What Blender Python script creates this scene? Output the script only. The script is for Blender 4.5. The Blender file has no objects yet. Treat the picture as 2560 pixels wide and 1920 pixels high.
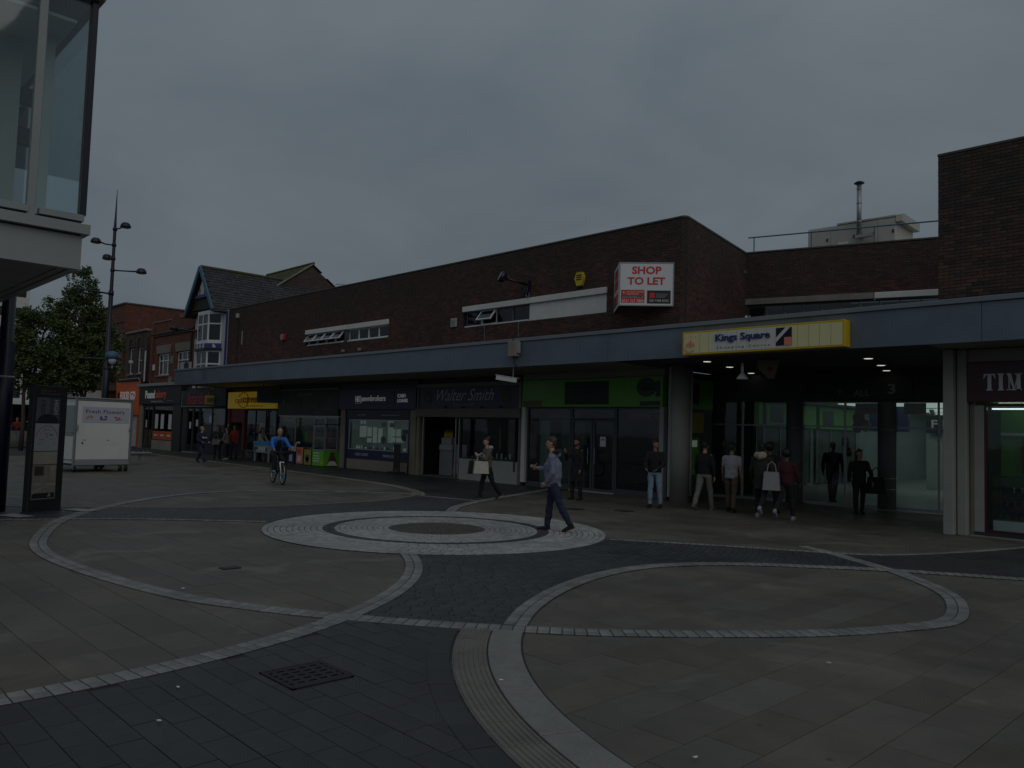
import bpy, math, random
import numpy as np
from mathutils import Matrix, Vector

random.seed(7); rng = np.random.default_rng(7)
S = bpy.context.scene
COL = S.collection
R = math.radians

# ------------------------------------------------------------------ camera
CAM_H = 1.85
PITCH, ROLL, LEFT = math.atan(.0595), .030, R(43.7686)   # facade runs along X; camera looks LEFT of its normal
def camera_basis():
    fw = Vector((0, math.cos(PITCH), math.sin(PITCH))); rt = Vector((1, 0, 0)); up = rt.cross(fw)
    c, s = math.cos(ROLL), math.sin(ROLL)
    rt, up = c*rt + s*up, -s*rt + c*up
    m = Matrix(((math.sin(LEFT), -math.cos(LEFT), 0), (math.cos(LEFT), math.sin(LEFT), 0), (0, 0, 1)))
    return m @ fw, m @ rt, m @ up
FW, RT, UP = camera_basis()
cam = bpy.data.cameras.new('camera'); cam.sensor_width = 36; cam.lens = 1998/2560*36
cam.clip_start = .05; cam.clip_end = 3000
cam_ob = bpy.data.objects.new('camera', cam); COL.objects.link(cam_ob)
mw = Matrix((RT, UP, -FW)).transposed().to_4x4(); mw.translation = (0, 0, CAM_H)
cam_ob.matrix_world = mw
S.camera = cam_ob
def in_view(x, y, z=0, m=60):
    d = Vector((x, y, z-CAM_H)); w = d.dot(FW)
    if w < .5: return 0
    px = 1280+1998*d.dot(RT)/w; py = 960-1998*d.dot(UP)/w
    return w if (-m < px < 2560+m and -m < py < 1920+m) else 0

# ------------------------------------------------------------------ world, sun, exposure
SUN_EL, SUN_AZ = R(38), R(110)      # soft glow through the cloud from behind the camera
W = bpy.data.worlds.new('World'); S.world = W; W.use_nodes = True
def build_world():
    nt = W.node_tree; nt.nodes.clear(); N = nt.nodes.new; L = nt.links.new
    out = N('ShaderNodeOutputWorld'); bg = N('ShaderNodeBackground'); bg.inputs[1].default_value = .1
    sky = N('ShaderNodeTexSky'); sky.sky_type = 'NISHITA'; sky.sun_disc = False
    sky.sun_elevation = SUN_EL; sky.sun_rotation = SUN_AZ; sky.dust_density = 4; sky.air_density = 1.5
    tc = N('ShaderNodeTexCoord'); sep = N('ShaderNodeSeparateXYZ'); L(tc.outputs['Generated'], sep.inputs[0])
    zc = N('ShaderNodeMath'); zc.operation = 'MAXIMUM'; L(sep.outputs[2], zc.inputs[0]); zc.inputs[1].default_value = 0
    za = N('ShaderNodeMath'); za.operation = 'ADD'; L(zc.outputs[0], za.inputs[0]); za.inputs[1].default_value = .22
    dv = N('ShaderNodeVectorMath'); dv.operation = 'DIVIDE'; L(tc.outputs['Generated'], dv.inputs[0])
    cb = N('ShaderNodeCombineXYZ'); [L(za.outputs[0], cb.inputs[i]) for i in range(3)]; L(cb.outputs[0], dv.inputs[1])
    no = N('ShaderNodeTexNoise'); no.inputs['Scale'].default_value = 1.5; no.inputs['Detail'].default_value = 5
    no.inputs['Roughness'].default_value = .52; no.inputs['Distortion'].default_value = .35; L(dv.outputs[0], no.inputs['Vector'])
    rp = N('ShaderNodeValToRGB'); L(no.outputs['Fac'], rp.inputs[0])
    rp.color_ramp.elements[0].position = .3; rp.color_ramp.elements[0].color = (3.55, 4.4, 5.2, 1)
    rp.color_ramp.elements[1].position = .72; rp.color_ramp.elements[1].color = (5.05, 6.0, 6.8, 1)
    gr = N('ShaderNodeMath'); gr.operation = 'MULTIPLY_ADD'; L(zc.outputs[0], gr.inputs[0]); gr.inputs[1].default_value = .62; gr.inputs[2].default_value = .96
    mu = N('ShaderNodeVectorMath'); mu.operation = 'SCALE'; L(rp.outputs[0], mu.inputs[0]); L(gr.outputs[0], mu.inputs['Scale'])
    mx = N('ShaderNodeMix'); mx.data_type = 'RGBA'; mx.inputs[0].default_value = .03
    L(mu.outputs[0], mx.inputs[6]); L(sky.outputs[0], mx.inputs[7])
    L(mx.outputs[2], bg.inputs[0]); L(bg.outputs[0], out.inputs[0])
build_world()
sun = bpy.data.lights.new('sun', 'SUN'); sun.energy = 1.5; sun.angle = R(60); sun.color = (1, .95, .86)
sun_ob = bpy.data.objects.new('sun', sun); COL.objects.link(sun_ob)
sun_ob.rotation_euler = Vector((math.sin(SUN_AZ)*math.cos(SUN_EL), math.cos(SUN_AZ)*math.cos(SUN_EL), math.sin(SUN_EL))).to_track_quat('Z', 'Y').to_euler()
S.view_settings.view_transform = 'Standard'; S.view_settings.look = 'None'
S.view_settings.exposure = -2.05; S.view_settings.gamma = 1; S.view_settings.use_curve_mapping = False
S.render.engine = 'CYCLES'
S.cycles.max_bounces = 5; S.cycles.diffuse_bounces = 2; S.cycles.glossy_bounces = 2; S.cycles.transparent_max_bounces = 8; S.cycles.caustics_reflective = False; S.cycles.caustics_refractive = False

# ------------------------------------------------------------------ helpers
class MB:
    """collects shapes; build() links them as ONE mesh object"""
    def __init__(s): s.v = []; s.f = []
    def add(s, vs, fs):
        o = len(s.v); s.v += [tuple(p) for p in vs]; s.f += [tuple(i+o for i in f) for f in fs]; return s
    def box(s, x0, x1, y0, y1, z0, z1, b=0):
        if x1 < x0: x0, x1 = x1, x0
        if y1 < y0: y0, y1 = y1, y0
        if z1 < z0: z0, z1 = z1, z0
        if b <= 0:
            v = [(x, y, z) for x in (x0, x1) for y in (y0, y1) for z in (z0, z1)]
            return s.add(v, [(0,1,3,2), (4,6,7,5), (0,4,5,1), (2,3,7,6), (0,2,6,4), (1,5,7,3)])
        b = min(b, (x1-x0)/2.01, (y1-y0)/2.01, (z1-z0)/2.01); v = []; idx = {}
        for i, x in enumerate((x0, x1)):
            for j, y in enumerate((y0, y1)):
                for k, z in enumerate((z0, z1)):
                    xi = x+b if i == 0 else x-b; yi = y+b if j == 0 else y-b; zi = z+b if k == 0 else z-b
                    for a, p in enumerate(((x, yi, zi), (xi, y, zi), (xi, yi, z))):
                        idx[i,j,k,a] = len(v); v.append(p)
        f = []
        q = lambda *t: f.append(tuple(idx[u] for u in t))
        for i in (0, 1):
            q((i,0,0,0), (i,1,0,0), (i,1,1,0), (i,0,1,0)); q((0,i,0,1), (1,i,0,1), (1,i,1,1), (0,i,1,1)); q((0,0,i,2), (1,0,i,2), (1,1,i,2), (0,1,i,2))
            for j in (0, 1):
                q((i,j,0,0), (i,j,1,0), (i,j,1,1), (i,j,0,1)); q((i,0,j,0), (i,1,j,0), (i,1,j,2), (i,0,j,2)); q((0,i,j,1), (1,i,j,1), (1,i,j,2), (0,i,j,2))
                for k in (0, 1): q((i,j,k,0), (i,j,k,1), (i,j,k,2))
        return s.add(v, f)
    def cyl(s, p0, p1, r0, r1=None, n=12, caps=True):
        r1 = r0 if r1 is None else r1
        return s.tube([p0, p1], [r0, r1], n, caps)
    def tube(s, pts, rad, n=8, caps=True, ref=None, flat=1.0):
        pts = [Vector(p) for p in pts]; m = len(pts)
        if not hasattr(rad, '__len__'): rad = [rad]*m
        vs = []; fs = []
        t0 = (pts[1]-pts[0]).normalized()
        a = Vector(ref) if ref is not None else (Vector((0, 0, 1)) if abs(t0.z) < .9 else Vector((0, 1, 0)))
        for i, p in enumerate(pts):
            t = (pts[min(i+1, m-1)]-pts[max(i-1, 0)]).normalized()
            u = a-t*a.dot(t); u.normalize(); w = t.cross(u)
            for k in range(n):
                c = 2*math.pi*k/n; vs.append(p+rad[i]*(math.cos(c)*u*flat+math.sin(c)*w))
        for i in range(m-1):
            for k in range(n):
                k2 = (k+1) % n; fs.append((i*n+k, i*n+k2, (i+1)*n+k2, (i+1)*n+k))
        if caps: fs.append(tuple(range(n-1, -1, -1))); fs.append(tuple((m-1)*n+k for k in range(n)))
        return s.add(vs, fs)
    def lathe(s, prof, c=(0, 0, 0), n=20, ax='z'):
        vs = []; fs = []; m = len(prof)
        for r, h in prof:
            for k in range(n):
                a = 2*math.pi*k/n; x, y = r*math.cos(a), r*math.sin(a)
                p = (x, y, h) if ax == 'z' else ((x, h, y) if ax == 'y' else (h, x, y))
                vs.append((p[0]+c[0], p[1]+c[1], p[2]+c[2]))
        for i in range(m-1):
            for k in range(n):
                k2 = (k+1) % n; fs.append((i*n+k, i*n+k2, (i+1)*n+k2, (i+1)*n+k))
        fs.append(tuple(range(n-1, -1, -1))); fs.append(tuple((m-1)*n+k for k in range(n)))
        return s.add(vs, fs)
    def prism(s, poly, d0, d1, plane='xz'):
        n = len(poly)
        def P(a, b, d): return (a, d, b) if plane == 'xz' else ((a, b, d) if plane == 'xy' else (d, a, b))
        vs = [P(a, b, d0) for a, b in poly]+[P(a, b, d1) for a, b in poly]
        return s.add(vs, [tuple(range(n)), tuple(range(2*n-1, n-1, -1))]+[(i, i+n, (i+1) % n+n, (i+1) % n) for i in range(n)])
    def quad(s, a, b, c, d): return s.add([a, b, c, d], [(0, 1, 2, 3)])
    def ball(s, c, r, n=10, m=7):
        rx, ry, rz = r if hasattr(r, '__len__') else (r, r, r); vs = [(c[0], c[1], c[2]-rz)]; fs = []
        for i in range(1, m):
            t = -math.pi/2+math.pi*i/m
            for k in range(n):
                a = 2*math.pi*k/n; vs.append((c[0]+rx*math.cos(t)*math.cos(a), c[1]+ry*math.cos(t)*math.sin(a), c[2]+rz*math.sin(t)))
        vs.append((c[0], c[1], c[2]+rz))
        for k in range(n):
            k2 = (k+1) % n; fs.append((0, 1+k2, 1+k)); fs.append((len(vs)-1, 1+(m-2)*n+k, 1+(m-2)*n+k2))
            for i in range(m-2): fs.append((1+i*n+k, 1+i*n+k2, 1+(i+1)*n+k2, 1+(i+1)*n+k))
        return s.add(vs, fs)
    def mesh(s, name, smooth=False):
        me = bpy.data.meshes.new(name); me.from_pydata(s.v, [], s.f)
        if not smooth: return me
        import bmesh
        bm = bmesh.new(); bm.from_mesh(me); bmesh.ops.recalc_face_normals(bm, faces=bm.faces); bm.to_mesh(me); bm.free()
        if smooth: me.polygons.foreach_set('use_smooth', [True]*len(me.polygons))
        return me
    def build(s, name, mat, parent=None, smooth=False, loc=(0, 0, 0), rz=0):
        return link(name, s.mesh(name, smooth), mat, parent, loc, rz)
def link(name, me, mat, parent=None, loc=(0, 0, 0), rz=0):
    if mat is not None and len(me.materials) == 0: me.materials.append(mat)
    o = bpy.data.objects.new(name, me); COL.objects.link(o); o.location = loc; o.rotation_euler = (0, 0, rz)
    if parent is not None: o.parent = parent
    return o
def tag(o, label=None, cat=None, group=None, kind=None):
    if label: o['label'] = label
    if cat: o['category'] = cat
    if group: o['group'] = group
    if kind: o['kind'] = kind
    return o
def thing(name, label, cat, loc=(0, 0, 0), rz=0, group=None):
    o = bpy.data.objects.new(name, None); COL.objects.link(o); o.empty_display_size = .2
    o.location = loc; o.rotation_euler = (0, 0, rz); return tag(o, label, cat, group)
def solo(name, mb, mat, label, cat, loc=(0, 0, 0), rz=0, group=None, smooth=False):
    return tag(mb.build(name, mat, None, smooth, loc, rz), label, cat, group)
def B(name, mat, parent, *a, b=0, **k): return MB().box(*a, b=b).build(name, mat, parent, **k)
def copy_tree(o, parent=None):
    c = o.copy(); COL.objects.link(c)
    if parent is not None: c.parent = parent
    for ch in o.children: copy_tree(ch, c)
    return c

# ------------------------------------------------------------------ materials
def mat(name, col, rough=.6, var=.18, scale=6., bump=0., metal=0., spec=.5, emit=0., rand=0., rnd2=None, speck=0., stain=0., soot=0., worn=0.):
    m = bpy.data.materials.new(name); m.use_nodes = True; nt = m.node_tree; N = nt.nodes.new; L = nt.links.new
    p = nt.nodes['Principled BSDF']; p.inputs['Roughness'].default_value = rough; p.inputs['Metallic'].default_value = metal
    p.inputs['Specular IOR Level'].default_value = spec
    tc = N('ShaderNodeTexCoord'); no = N('ShaderNodeTexNoise'); no.inputs['Scale'].default_value = scale; no.inputs['Detail'].default_value = 5
    no.inputs['Roughness'].default_value = .62; L(tc.outputs['Object'], no.inputs['Vector'])
    rp = N('ShaderNodeMapRange'); rp.inputs[1].default_value = .3; rp.inputs[2].default_value = .7; L(no.outputs['Fac'], rp.inputs[0])
    mx = N('ShaderNodeMix'); mx.data_type = 'RGBA'; L(rp.outputs[0], mx.inputs[0])
    mx.inputs[6].default_value = tuple(c*(1-var) for c in col)+(1,); mx.inputs[7].default_value = tuple(min(1, c*(1+var)) for c in col)+(1,)
    c_out = mx.outputs[2]
    if rand or rnd2:
        oi = N('ShaderNodeObjectInfo'); at = N('ShaderNodeAttribute'); at.attribute_name = 'var'
        ad = N('ShaderNodeMath'); ad.operation = 'ADD'; L(oi.outputs['Random'], ad.inputs[0]); L(at.outputs['Fac'], ad.inputs[1])
        fr = N('ShaderNodeMath'); fr.operation = 'FRACT'; L(ad.outputs[0], fr.inputs[0])
        if rnd2:
            m3 = N('ShaderNodeMix'); m3.data_type = 'RGBA'; L(fr.outputs[0], m3.inputs[0]); L(c_out, m3.inputs[6]); m3.inputs[7].default_value = tuple(rnd2)+(1,); c_out = m3.outputs[2]
        f2 = N('ShaderNodeMath'); f2.operation = 'MULTIPLY'; L(fr.outputs[0], f2.inputs[0]); f2.inputs[1].default_value = 7.31
        f3 = N('ShaderNodeMath'); f3.operation = 'FRACT'; L(f2.outputs[0], f3.inputs[0])
        mr = N('ShaderNodeMapRange'); mr.inputs[3].default_value = 1-rand; mr.inputs[4].default_value = 1+rand; L(f3.outputs[0], mr.inputs[0])
        sc = N('ShaderNodeVectorMath'); sc.operation = 'SCALE'; L(c_out, sc.inputs[0]); L(mr.outputs[0], sc.inputs['Scale']); c_out = sc.outputs[0]
    if speck:
        vz = N('ShaderNodeTexNoise'); vz.inputs['Scale'].default_value = 160; vz.inputs['Detail'].default_value = 2; L(tc.outputs['Object'], vz.inputs['Vector'])
        r2 = N('ShaderNodeMapRange'); r2.inputs[1].default_value = .3; r2.inputs[2].default_value = .7; r2.inputs[3].default_value = 1-speck; r2.inputs[4].default_value = 1+speck; L(vz.outputs['Fac'], r2.inputs[0])
        s2 = N('ShaderNodeVectorMath'); s2.operation = 'SCALE'; L(c_out, s2.inputs[0]); L(r2.outputs[0], s2.inputs['Scale']); c_out = s2.outputs[0]
    if stain:
        ge = N('ShaderNodeNewGeometry'); st = N('ShaderNodeTexNoise'); st.inputs['Scale'].default_value = .55; st.inputs['Detail'].default_value = 6; st.inputs['Roughness'].default_value = .65
        L(ge.outputs['Position'], st.inputs['Vector'])
        r3 = N('ShaderNodeMapRange'); r3.inputs[1].default_value = .34; r3.inputs[2].default_value = .66; r3.inputs[3].default_value = 1-stain; r3.inputs[4].default_value = 1+stain*.7; L(st.outputs['Fac'], r3.inputs[0])
        s3 = N('ShaderNodeVectorMath'); s3.operation = 'SCALE'; L(c_out, s3.inputs[0]); L(r3.outputs[0], s3.inputs['Scale']); c_out = s3.outputs[0]
        r4 = N('ShaderNodeMapRange'); r4.inputs[1].default_value = .3; r4.inputs[2].default_value = .7; r4.inputs[3].default_value = max(.2, rough-.16); r4.inputs[4].default_value = min(1, rough+.14); L(st.outputs['Fac'], r4.inputs[0])
        L(r4.outputs[0], p.inputs['Roughness'])
    if worn:                                           # scuffed pale patches and trodden-in chewing gum
        g6 = N('ShaderNodeNewGeometry'); n6 = N('ShaderNodeTexNoise'); n6.inputs['Scale'].default_value = .9; n6.inputs['Detail'].default_value = 7; n6.inputs['Roughness'].default_value = .6; n6.inputs['Distortion'].default_value = .8; L(g6.outputs['Position'], n6.inputs['Vector'])
        r6 = N('ShaderNodeMapRange'); r6.interpolation_type = 'SMOOTHSTEP'; r6.inputs[1].default_value = .54; r6.inputs[2].default_value = .72; r6.inputs[4].default_value = worn; L(n6.outputs['Fac'], r6.inputs[0])
        m6 = N('ShaderNodeMix'); m6.data_type = 'RGBA'; L(r6.outputs[0], m6.inputs[0]); L(c_out, m6.inputs[6]); m6.inputs[7].default_value = (.225, .205, .17, 1); c_out = m6.outputs[2]
        v6 = N('ShaderNodeTexVoronoi'); v6.inputs['Scale'].default_value = 1.6; v6.inputs['Randomness'].default_value = 1; L(g6.outputs['Position'], v6.inputs['Vector'])
        r7 = N('ShaderNodeMapRange'); r7.inputs[1].default_value = .03; r7.inputs[2].default_value = .045; r7.inputs[3].default_value = .55; r7.inputs[4].default_value = 1; L(v6.outputs['Distance'], r7.inputs[0])
        s6 = N('ShaderNodeVectorMath'); s6.operation = 'SCALE'; L(c_out, s6.inputs[0]); L(r7.outputs[0], s6.inputs['Scale']); c_out = s6.outputs[0]
    if soot:                                           # algae and soot run down from the parapet in ragged streaks
        g5 = N('ShaderNodeNewGeometry'); sp5 = N('ShaderNodeSeparateXYZ'); L(g5.outputs['Position'], sp5.inputs[0]); mp = N('ShaderNodeMapping'); mp.inputs['Scale'].default_value = (1.1, 1.1, .35); L(g5.outputs['Position'], mp.inputs[0])
        n5 = N('ShaderNodeTexNoise'); n5.inputs['Scale'].default_value = 1.3; n5.inputs['Detail'].default_value = 6; L(mp.outputs[0], n5.inputs['Vector'])
        a5 = N('ShaderNodeMath'); a5.operation = 'MULTIPLY_ADD'; L(n5.outputs['Fac'], a5.inputs[0]); a5.inputs[1].default_value = 3.2; L(sp5.outputs[2], a5.inputs[2])
        r5 = N('ShaderNodeMapRange'); r5.interpolation_type = 'SMOOTHSTEP'; r5.inputs[1].default_value = 7.3; r5.inputs[2].default_value = 9.9; r5.inputs[4].default_value = soot; L(a5.outputs[0], r5.inputs[0])
        m5 = N('ShaderNodeMix'); m5.data_type = 'RGBA'; L(r5.outputs[0], m5.inputs[0]); L(c_out, m5.inputs[6]); m5.inputs[7].default_value = (.034, .034, .029, 1); c_out = m5.outputs[2]
    L(c_out, p.inputs['Base Color'])
    if bump:
        bp = N('ShaderNodeBump'); bp.inputs['Strength'].default_value = bump; bp.inputs['Distance'].default_value = .01
        nb = N('ShaderNodeTexNoise'); nb.inputs['Scale'].default_value = scale*9; nb.inputs['Detail'].default_value = 4; L(tc.outputs['Object'], nb.inputs['Vector'])
        L(nb.outputs['Fac'], bp.inputs['Height']); L(bp.outputs[0], p.inputs['Normal'])
    if emit:
        L(c_out, p.inputs['Emission Color']); p.inputs['Emission Strength'].default_value = emit*.47
    return m
def glass(name, tint=(.8, .86, .85), refl=1.0, rough=.03):
    m = bpy.data.materials.new(name); m.use_nodes = True; nt = m.node_tree; nt.nodes.clear(); N = nt.nodes.new; L = nt.links.new
    o = N('ShaderNodeOutputMaterial'); t = N('ShaderNodeBsdfTransparent'); t.inputs[0].default_value = tint+(1,)
    g = N('ShaderNodeBsdfGlossy'); g.inputs['Roughness'].default_value = rough; g.inputs[0].default_value = (.95, .97, 1, 1)
    ge = N('ShaderNodeNewGeometry'); dt_ = N('ShaderNodeVectorMath'); dt_.operation = 'DOT_PRODUCT'; L(ge.outputs['Incoming'], dt_.inputs[0]); L(ge.outputs['Normal'], dt_.inputs[1])
    def mth(op, a, b_=None):
        q = N('ShaderNodeMath'); q.operation = op; L(a, q.inputs[0])
        if b_ is not None: q.inputs[1].default_value = b_
        return q.outputs[0]
    c1 = mth('ABSOLUTE', dt_.outputs['Value']); c2 = N('ShaderNodeMath'); c2.operation = 'SUBTRACT'; c2.inputs[0].default_value = 1; L(c1, c2.inputs[1])
    p5 = mth('POWER', c2.outputs[0], 5); ml = N('ShaderNodeMath'); ml.operation = 'MULTIPLY_ADD'; ml.use_clamp = True; L(p5, ml.inputs[0]); ml.inputs[1].default_value = .95*min(1, refl); ml.inputs[2].default_value = .042*refl
    tc = N('ShaderNodeTexCoord'); no = N('ShaderNodeTexNoise'); no.inputs['Scale'].default_value = .9; L(tc.outputs['Object'], no.inputs['Vector'])
    bp = N('ShaderNodeBump'); bp.inputs['Strength'].default_value = .05; bp.inputs['Distance'].default_value = .05; L(no.outputs['Fac'], bp.inputs['Height']); L(bp.outputs[0], g.inputs['Normal'])
    mx = N('ShaderNodeMixShader'); L(ml.outputs[0], mx.inputs[0]); L(t.outputs[0], mx.inputs[1]); L(g.outputs[0], mx.inputs[2]); L(mx.outputs[0], o.inputs[0])
    return m
m_ = {}
def K(name, *a, **k): m_[name] = mat(name, *a, **k)
K('slab', (0.118, 0.101, 0.078), .55, .12, 3, .15, rand=.12, rnd2=(.114, .105, .088), speck=.1, stain=.3, worn=.55)
K('edge_sett', (.19, .17, .135), .6, .16, 6, .2, rand=.1, speck=.1, stain=.2)
K('pillar_grey', (.16, .16, .165), .6, .1, 3)
K('band_sett', (0.21, 0.212, 0.205), .6, .2, 6, .2, rand=.2, speck=.2, stain=.22)
K('mortar', (0.04, 0.037, 0.033), .9, .2, 5)
K('mortar_dark', (0.032, 0.033, 0.036), .9, .25, 5)
K('dark_sett', (0.043, 0.046, 0.051), .5, .2, 5, .2, rand=.18, speck=.12, stain=.25)
K('dark_paver', (0.035, 0.035, 0.037), .5, .15, 4, .15, rand=.14, speck=.1, stain=.28)
K('light_sett', (0.33, 0.332, 0.32), .6, .18, 6, .2, rand=.16, speck=.2, stain=.2)
K('brown_cobble', (0.078, 0.066, 0.058), .65, .2, 8, .2, rand=.2, speck=.1)
K('granite', (0.22, 0.212, 0.195), .6, .12, 5, .1, speck=.3, stain=.12)
K('tactile', (0.175, 0.165, 0.14), .65, .15, 5, .15, rand=.08, speck=.15, stain=.15)
K('iron', (.03, .027, .027), .55, .3, 8, .2, metal=.4)
K('brick', (0.118, 0.05, 0.039), .85, .25, 9, .3, rand=.3, rnd2=(.07, .042, .036), stain=.34, soot=.5)
K('brick_rust', (0.115, 0.06, 0.041), .85, .25, 9, .3, rand=.3, rnd2=(.05, .04, .036), stain=.3, soot=.45)
K('brick_mortar', (0.033, 0.029, 0.027), .95, .2, 4, stain=.3)
K('coping', (.09, .085, .075), .85, .3, 3, .2)
K('concrete', (.25, .24, .215), .85, .2, 3, .2, stain=.2)
K('white_paint', (0.74, 0.74, 0.71), .6, .06, 2, stain=.08)
K('white_upvc', (.72, .74, .74), .35, .04, 2)
K('fascia', (0.14, 0.172, 0.222), .45, .1, 1.2, stain=.16)
K('fascia_trim', (0.19, 0.225, 0.265), .4, .07, 1.2)
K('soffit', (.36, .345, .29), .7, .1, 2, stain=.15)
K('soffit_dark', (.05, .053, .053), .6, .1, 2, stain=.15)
K('column', (0.34, 0.335, 0.31), .7, .07, 2, .05, stain=.12)
K('grey_frame', (.07, .085, .095), .45, .1, 3)
K('silver', (.42, .44, .45), .35, .08, 3, metal=.7)
K('black', (.012, .012, .014), .5, .2, 4)
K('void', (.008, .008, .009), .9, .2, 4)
K('charcoal', (.028, .03, .034), .5, .2, 4)
K('rubber', (.015, .015, .015), .8, .2, 6)
K('navy_sign', (.012, .018, .085), .35, .08, 2)
K('navy_post', (.006, .008, .024), .35, .1, 3)
K('green_sign', (.115, .4, .022), .4, .07, 1.5, stain=.08)
K('green_bright', (0.13, 0.5, 0.045), .4, .07, 1.5)
K('green_shop', (.07, .22, .02), .5, .1, 2)
K('green_dark', (.028, .042, .03), .45, .15, 2)
K('yellow_sign', (.62, .42, .012), .4, .08, 2)
K('yellow_dull', (.42, .33, .02), .5, .08, 2)
K('orange_sign', (.62, .11, .018), .4, .08, 2)
K('red_sign', (.5, .03, .025), .4, .08, 2)
K('red_dark', (.16, .012, .014), .5, .1, 2)
K('maroon', (.055, .008, .014), .35, .08, 2)
K('white_sign', (.72, .74, .78), .4, .03, 2)
K('letter_white', (.68, .68, .66), .5, .03, 2)
K('letter_grey', (.3, .32, .33), .5, .05, 2)
K('letter_dark', (.02, .02, .022), .6, .1, 2)
K('letter_red', (.62, .035, .025), .5, .05, 2)
K('letter_gold', (.14, .11, .045), .5, .1, 2)
K('letter_blue', (.02, .035, .19), .45, .05, 2)
K('letter_pink', (.78, .28, .2), .5, .05, 2)
K('cream_lit', (.72, .66, .36), .45, .05, 1.2, emit=.10)
K('panel_lit', (.62, .62, .58), .45, .04, 1.2, emit=.12)
K('beige', (.30, .26, .205), .7, .1, 2, stain=.14)
K('beige_dark', (.19, .17, .145), .7, .1, 2)
K('riser_white', (.44, .45, .43), .7, .06, 2, stain=.12)
K('slate', (.045, .045, .05), .75, .3, 5, .3, rand=.3, stain=.25)
K('moss', (.075, .075, .035), .9, .3, 6, .3)
K('brick_far', (.17, .062, .04), .85, .2, 3, .3, stain=.25)
K('brick_dark', (.085, .055, .05), .85, .2, 3, .3, stain=.25)
K('stone', (.25, .23, .19), .85, .15, 3, .2, stain=.2)
K('blue_trim', (.055, .14, .23), .5, .1, 3)
K('royal_trim', (.03, .045, .2), .5, .1, 3)
K('render_white', (.6, .61, .58), .75, .08, 2, stain=.1)
K('dark_wood', (.035, .028, .022), .7, .2, 4)
K('panel_grey', (0.3, 0.325, 0.33), .4, .04, 1.5, stain=.05)
K('soffit_panel', (.3, .31, .31), .5, .05, 1.5)
K('teal_wall', (.30, .36, .36), .7, .06, 1.5)
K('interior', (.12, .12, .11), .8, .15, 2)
K('interior_white', (.5, .52, .5), .6, .06, 2)
K('interior_floor', (.36, .37, .35), .3, .08, 1.5)
K('steel', (.36, .37, .38), .4, .1, 5, metal=.6)
K('kiosk_white', (0.78, 0.79, 0.76), .5, .03, 1.5, stain=.05)
K('kiosk_label', (.53, .54, .63), .45, .03, 2)
K('bark', (.07, .055, .04), .9, .25, 8, .4)
K('leaf', (.05, .09, .022), .6, .3, 2, rand=.45, rnd2=(.075, .11, .03))
K('lamp_lit', (1, .97, .9), .5, 0, 2, emit=7)
K('window_lit', (.72, .83, .74), .6, .05, 2, emit=.55)
K('tube_lit', (.9, .97, 1), .5, 0, 2, emit=13)
K('mall_tube', (.88, 1, .94), .5, 0, 2, emit=26)
K('ceiling_glow', (.72, .84, .8), .6, .04, 2, emit=3.2)
K('ceiling_grey', (.3, .33, .33), .6, .04, 2, emit=.12)
K('letter_lit', (.8, .8, .8), .5, 0, 2, emit=.55)
K('yellow_lit', (.62, .42, .012), .4, .06, 2, emit=.75)
K('red_lit', (.4, .02, .02), .4, .06, 2, emit=.12)
K('orange_lit', (.62, .11, .018), .4, .06, 2, emit=.2)
K('mall_lit', (.09, .115, .1), .3, .2, 2)
K('ahu', (.5, .48, .43), .5, .05, 2, stain=.1)
K('paper_glow', (.7, .76, .7), .7, .06, 2, emit=.75)  # card colour that emits, standing in for the shop window's lighting
K('board_glow', (.2, .25, .23), .7, .2, 2, emit=.5)  # display boards given their own glow in place of window lighting
K('title_a', (.1, .095, .11), .5, .1, 3)
K('title_b', (.05, .062, .072), .5, .1, 3)
K('glass_room', (0.66, 0.68, 0.68), .6, .05, 2)
K('skin', (.45, .26, .18), .55, .06, 8)
K('skin_dark', (.12, .065, .045), .55, .06, 8)
K('skin_brown', (.27, .15, .1), .55, .06, 8)
K('hair_black', (.012, .010, .009), .55, .2, 30)
K('hair_brown', (.045, .028, .018), .55, .2, 30)
K('hair_grey', (.22, .19, .17), .6, .2, 30)
K('curtain', (.38, .4, .42), .8, .2, 14)
K('paper', (.7, .72, .72), .7, .04, 2)
K('purple', (.18, .06, .26), .5, .3, 18)
K('petal_cream', (.5, .36, .2), .6, .4, 20)
K('pink', (.62, .1, .26), .5, .3, 14)
K('chrome', (.6, .6, .6), .2, .05, 5, metal=1)
K('blue_cyc', (.02, .14, .55), .6, .1, 6)
K('sky_blue', (.04, .25, .48), .6, .1, 6)
def cloth(name, col, var=.12): K(name, col, .85, var, 22, .25)
for n, c in dict(cl_navy=(.018, .02, .06), cl_black=(.011, .011, .013), cl_jeans=(.017, .024, .055), cl_ljeans=(.24, .32, .42), cl_hoodie=(.19, .205, .29), cl_darkhood=(.012, .014, .022), cl_grey=(.13, .125, .115), cl_taupe=(.10, .088, .078), cl_white=(.3, .3, .34), cl_khaki=(.09, .072, .048), cl_maroon=(.055, .008, .015), cl_red=(.2, .018, .018), cl_pale=(.3, .3, .31), cl_fur=(.38, .33, .25), cl_olive=(.022, .023, .02), cl_cream=(.52, .50, .42), cl_greytr=(.2, .19, .175), cl_yellow=(.6, .4, .02), cl_blue=(.02, .04, .3), cl_ltgrey=(.33, .36, .40)).items(): cloth(n, c)
GL = glass('glass'); GLd = glass('glass_dark', (.55, .6, .6), 1.3); GLw = glass('glass_window', (.35, .38, .4), 1.5, .06); GLt = glass('glass_teal', (.82, .88, .88), 1.6)
GLm = glass('glass_door', (.86, .92, .9), .7)
m = m_

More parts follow.
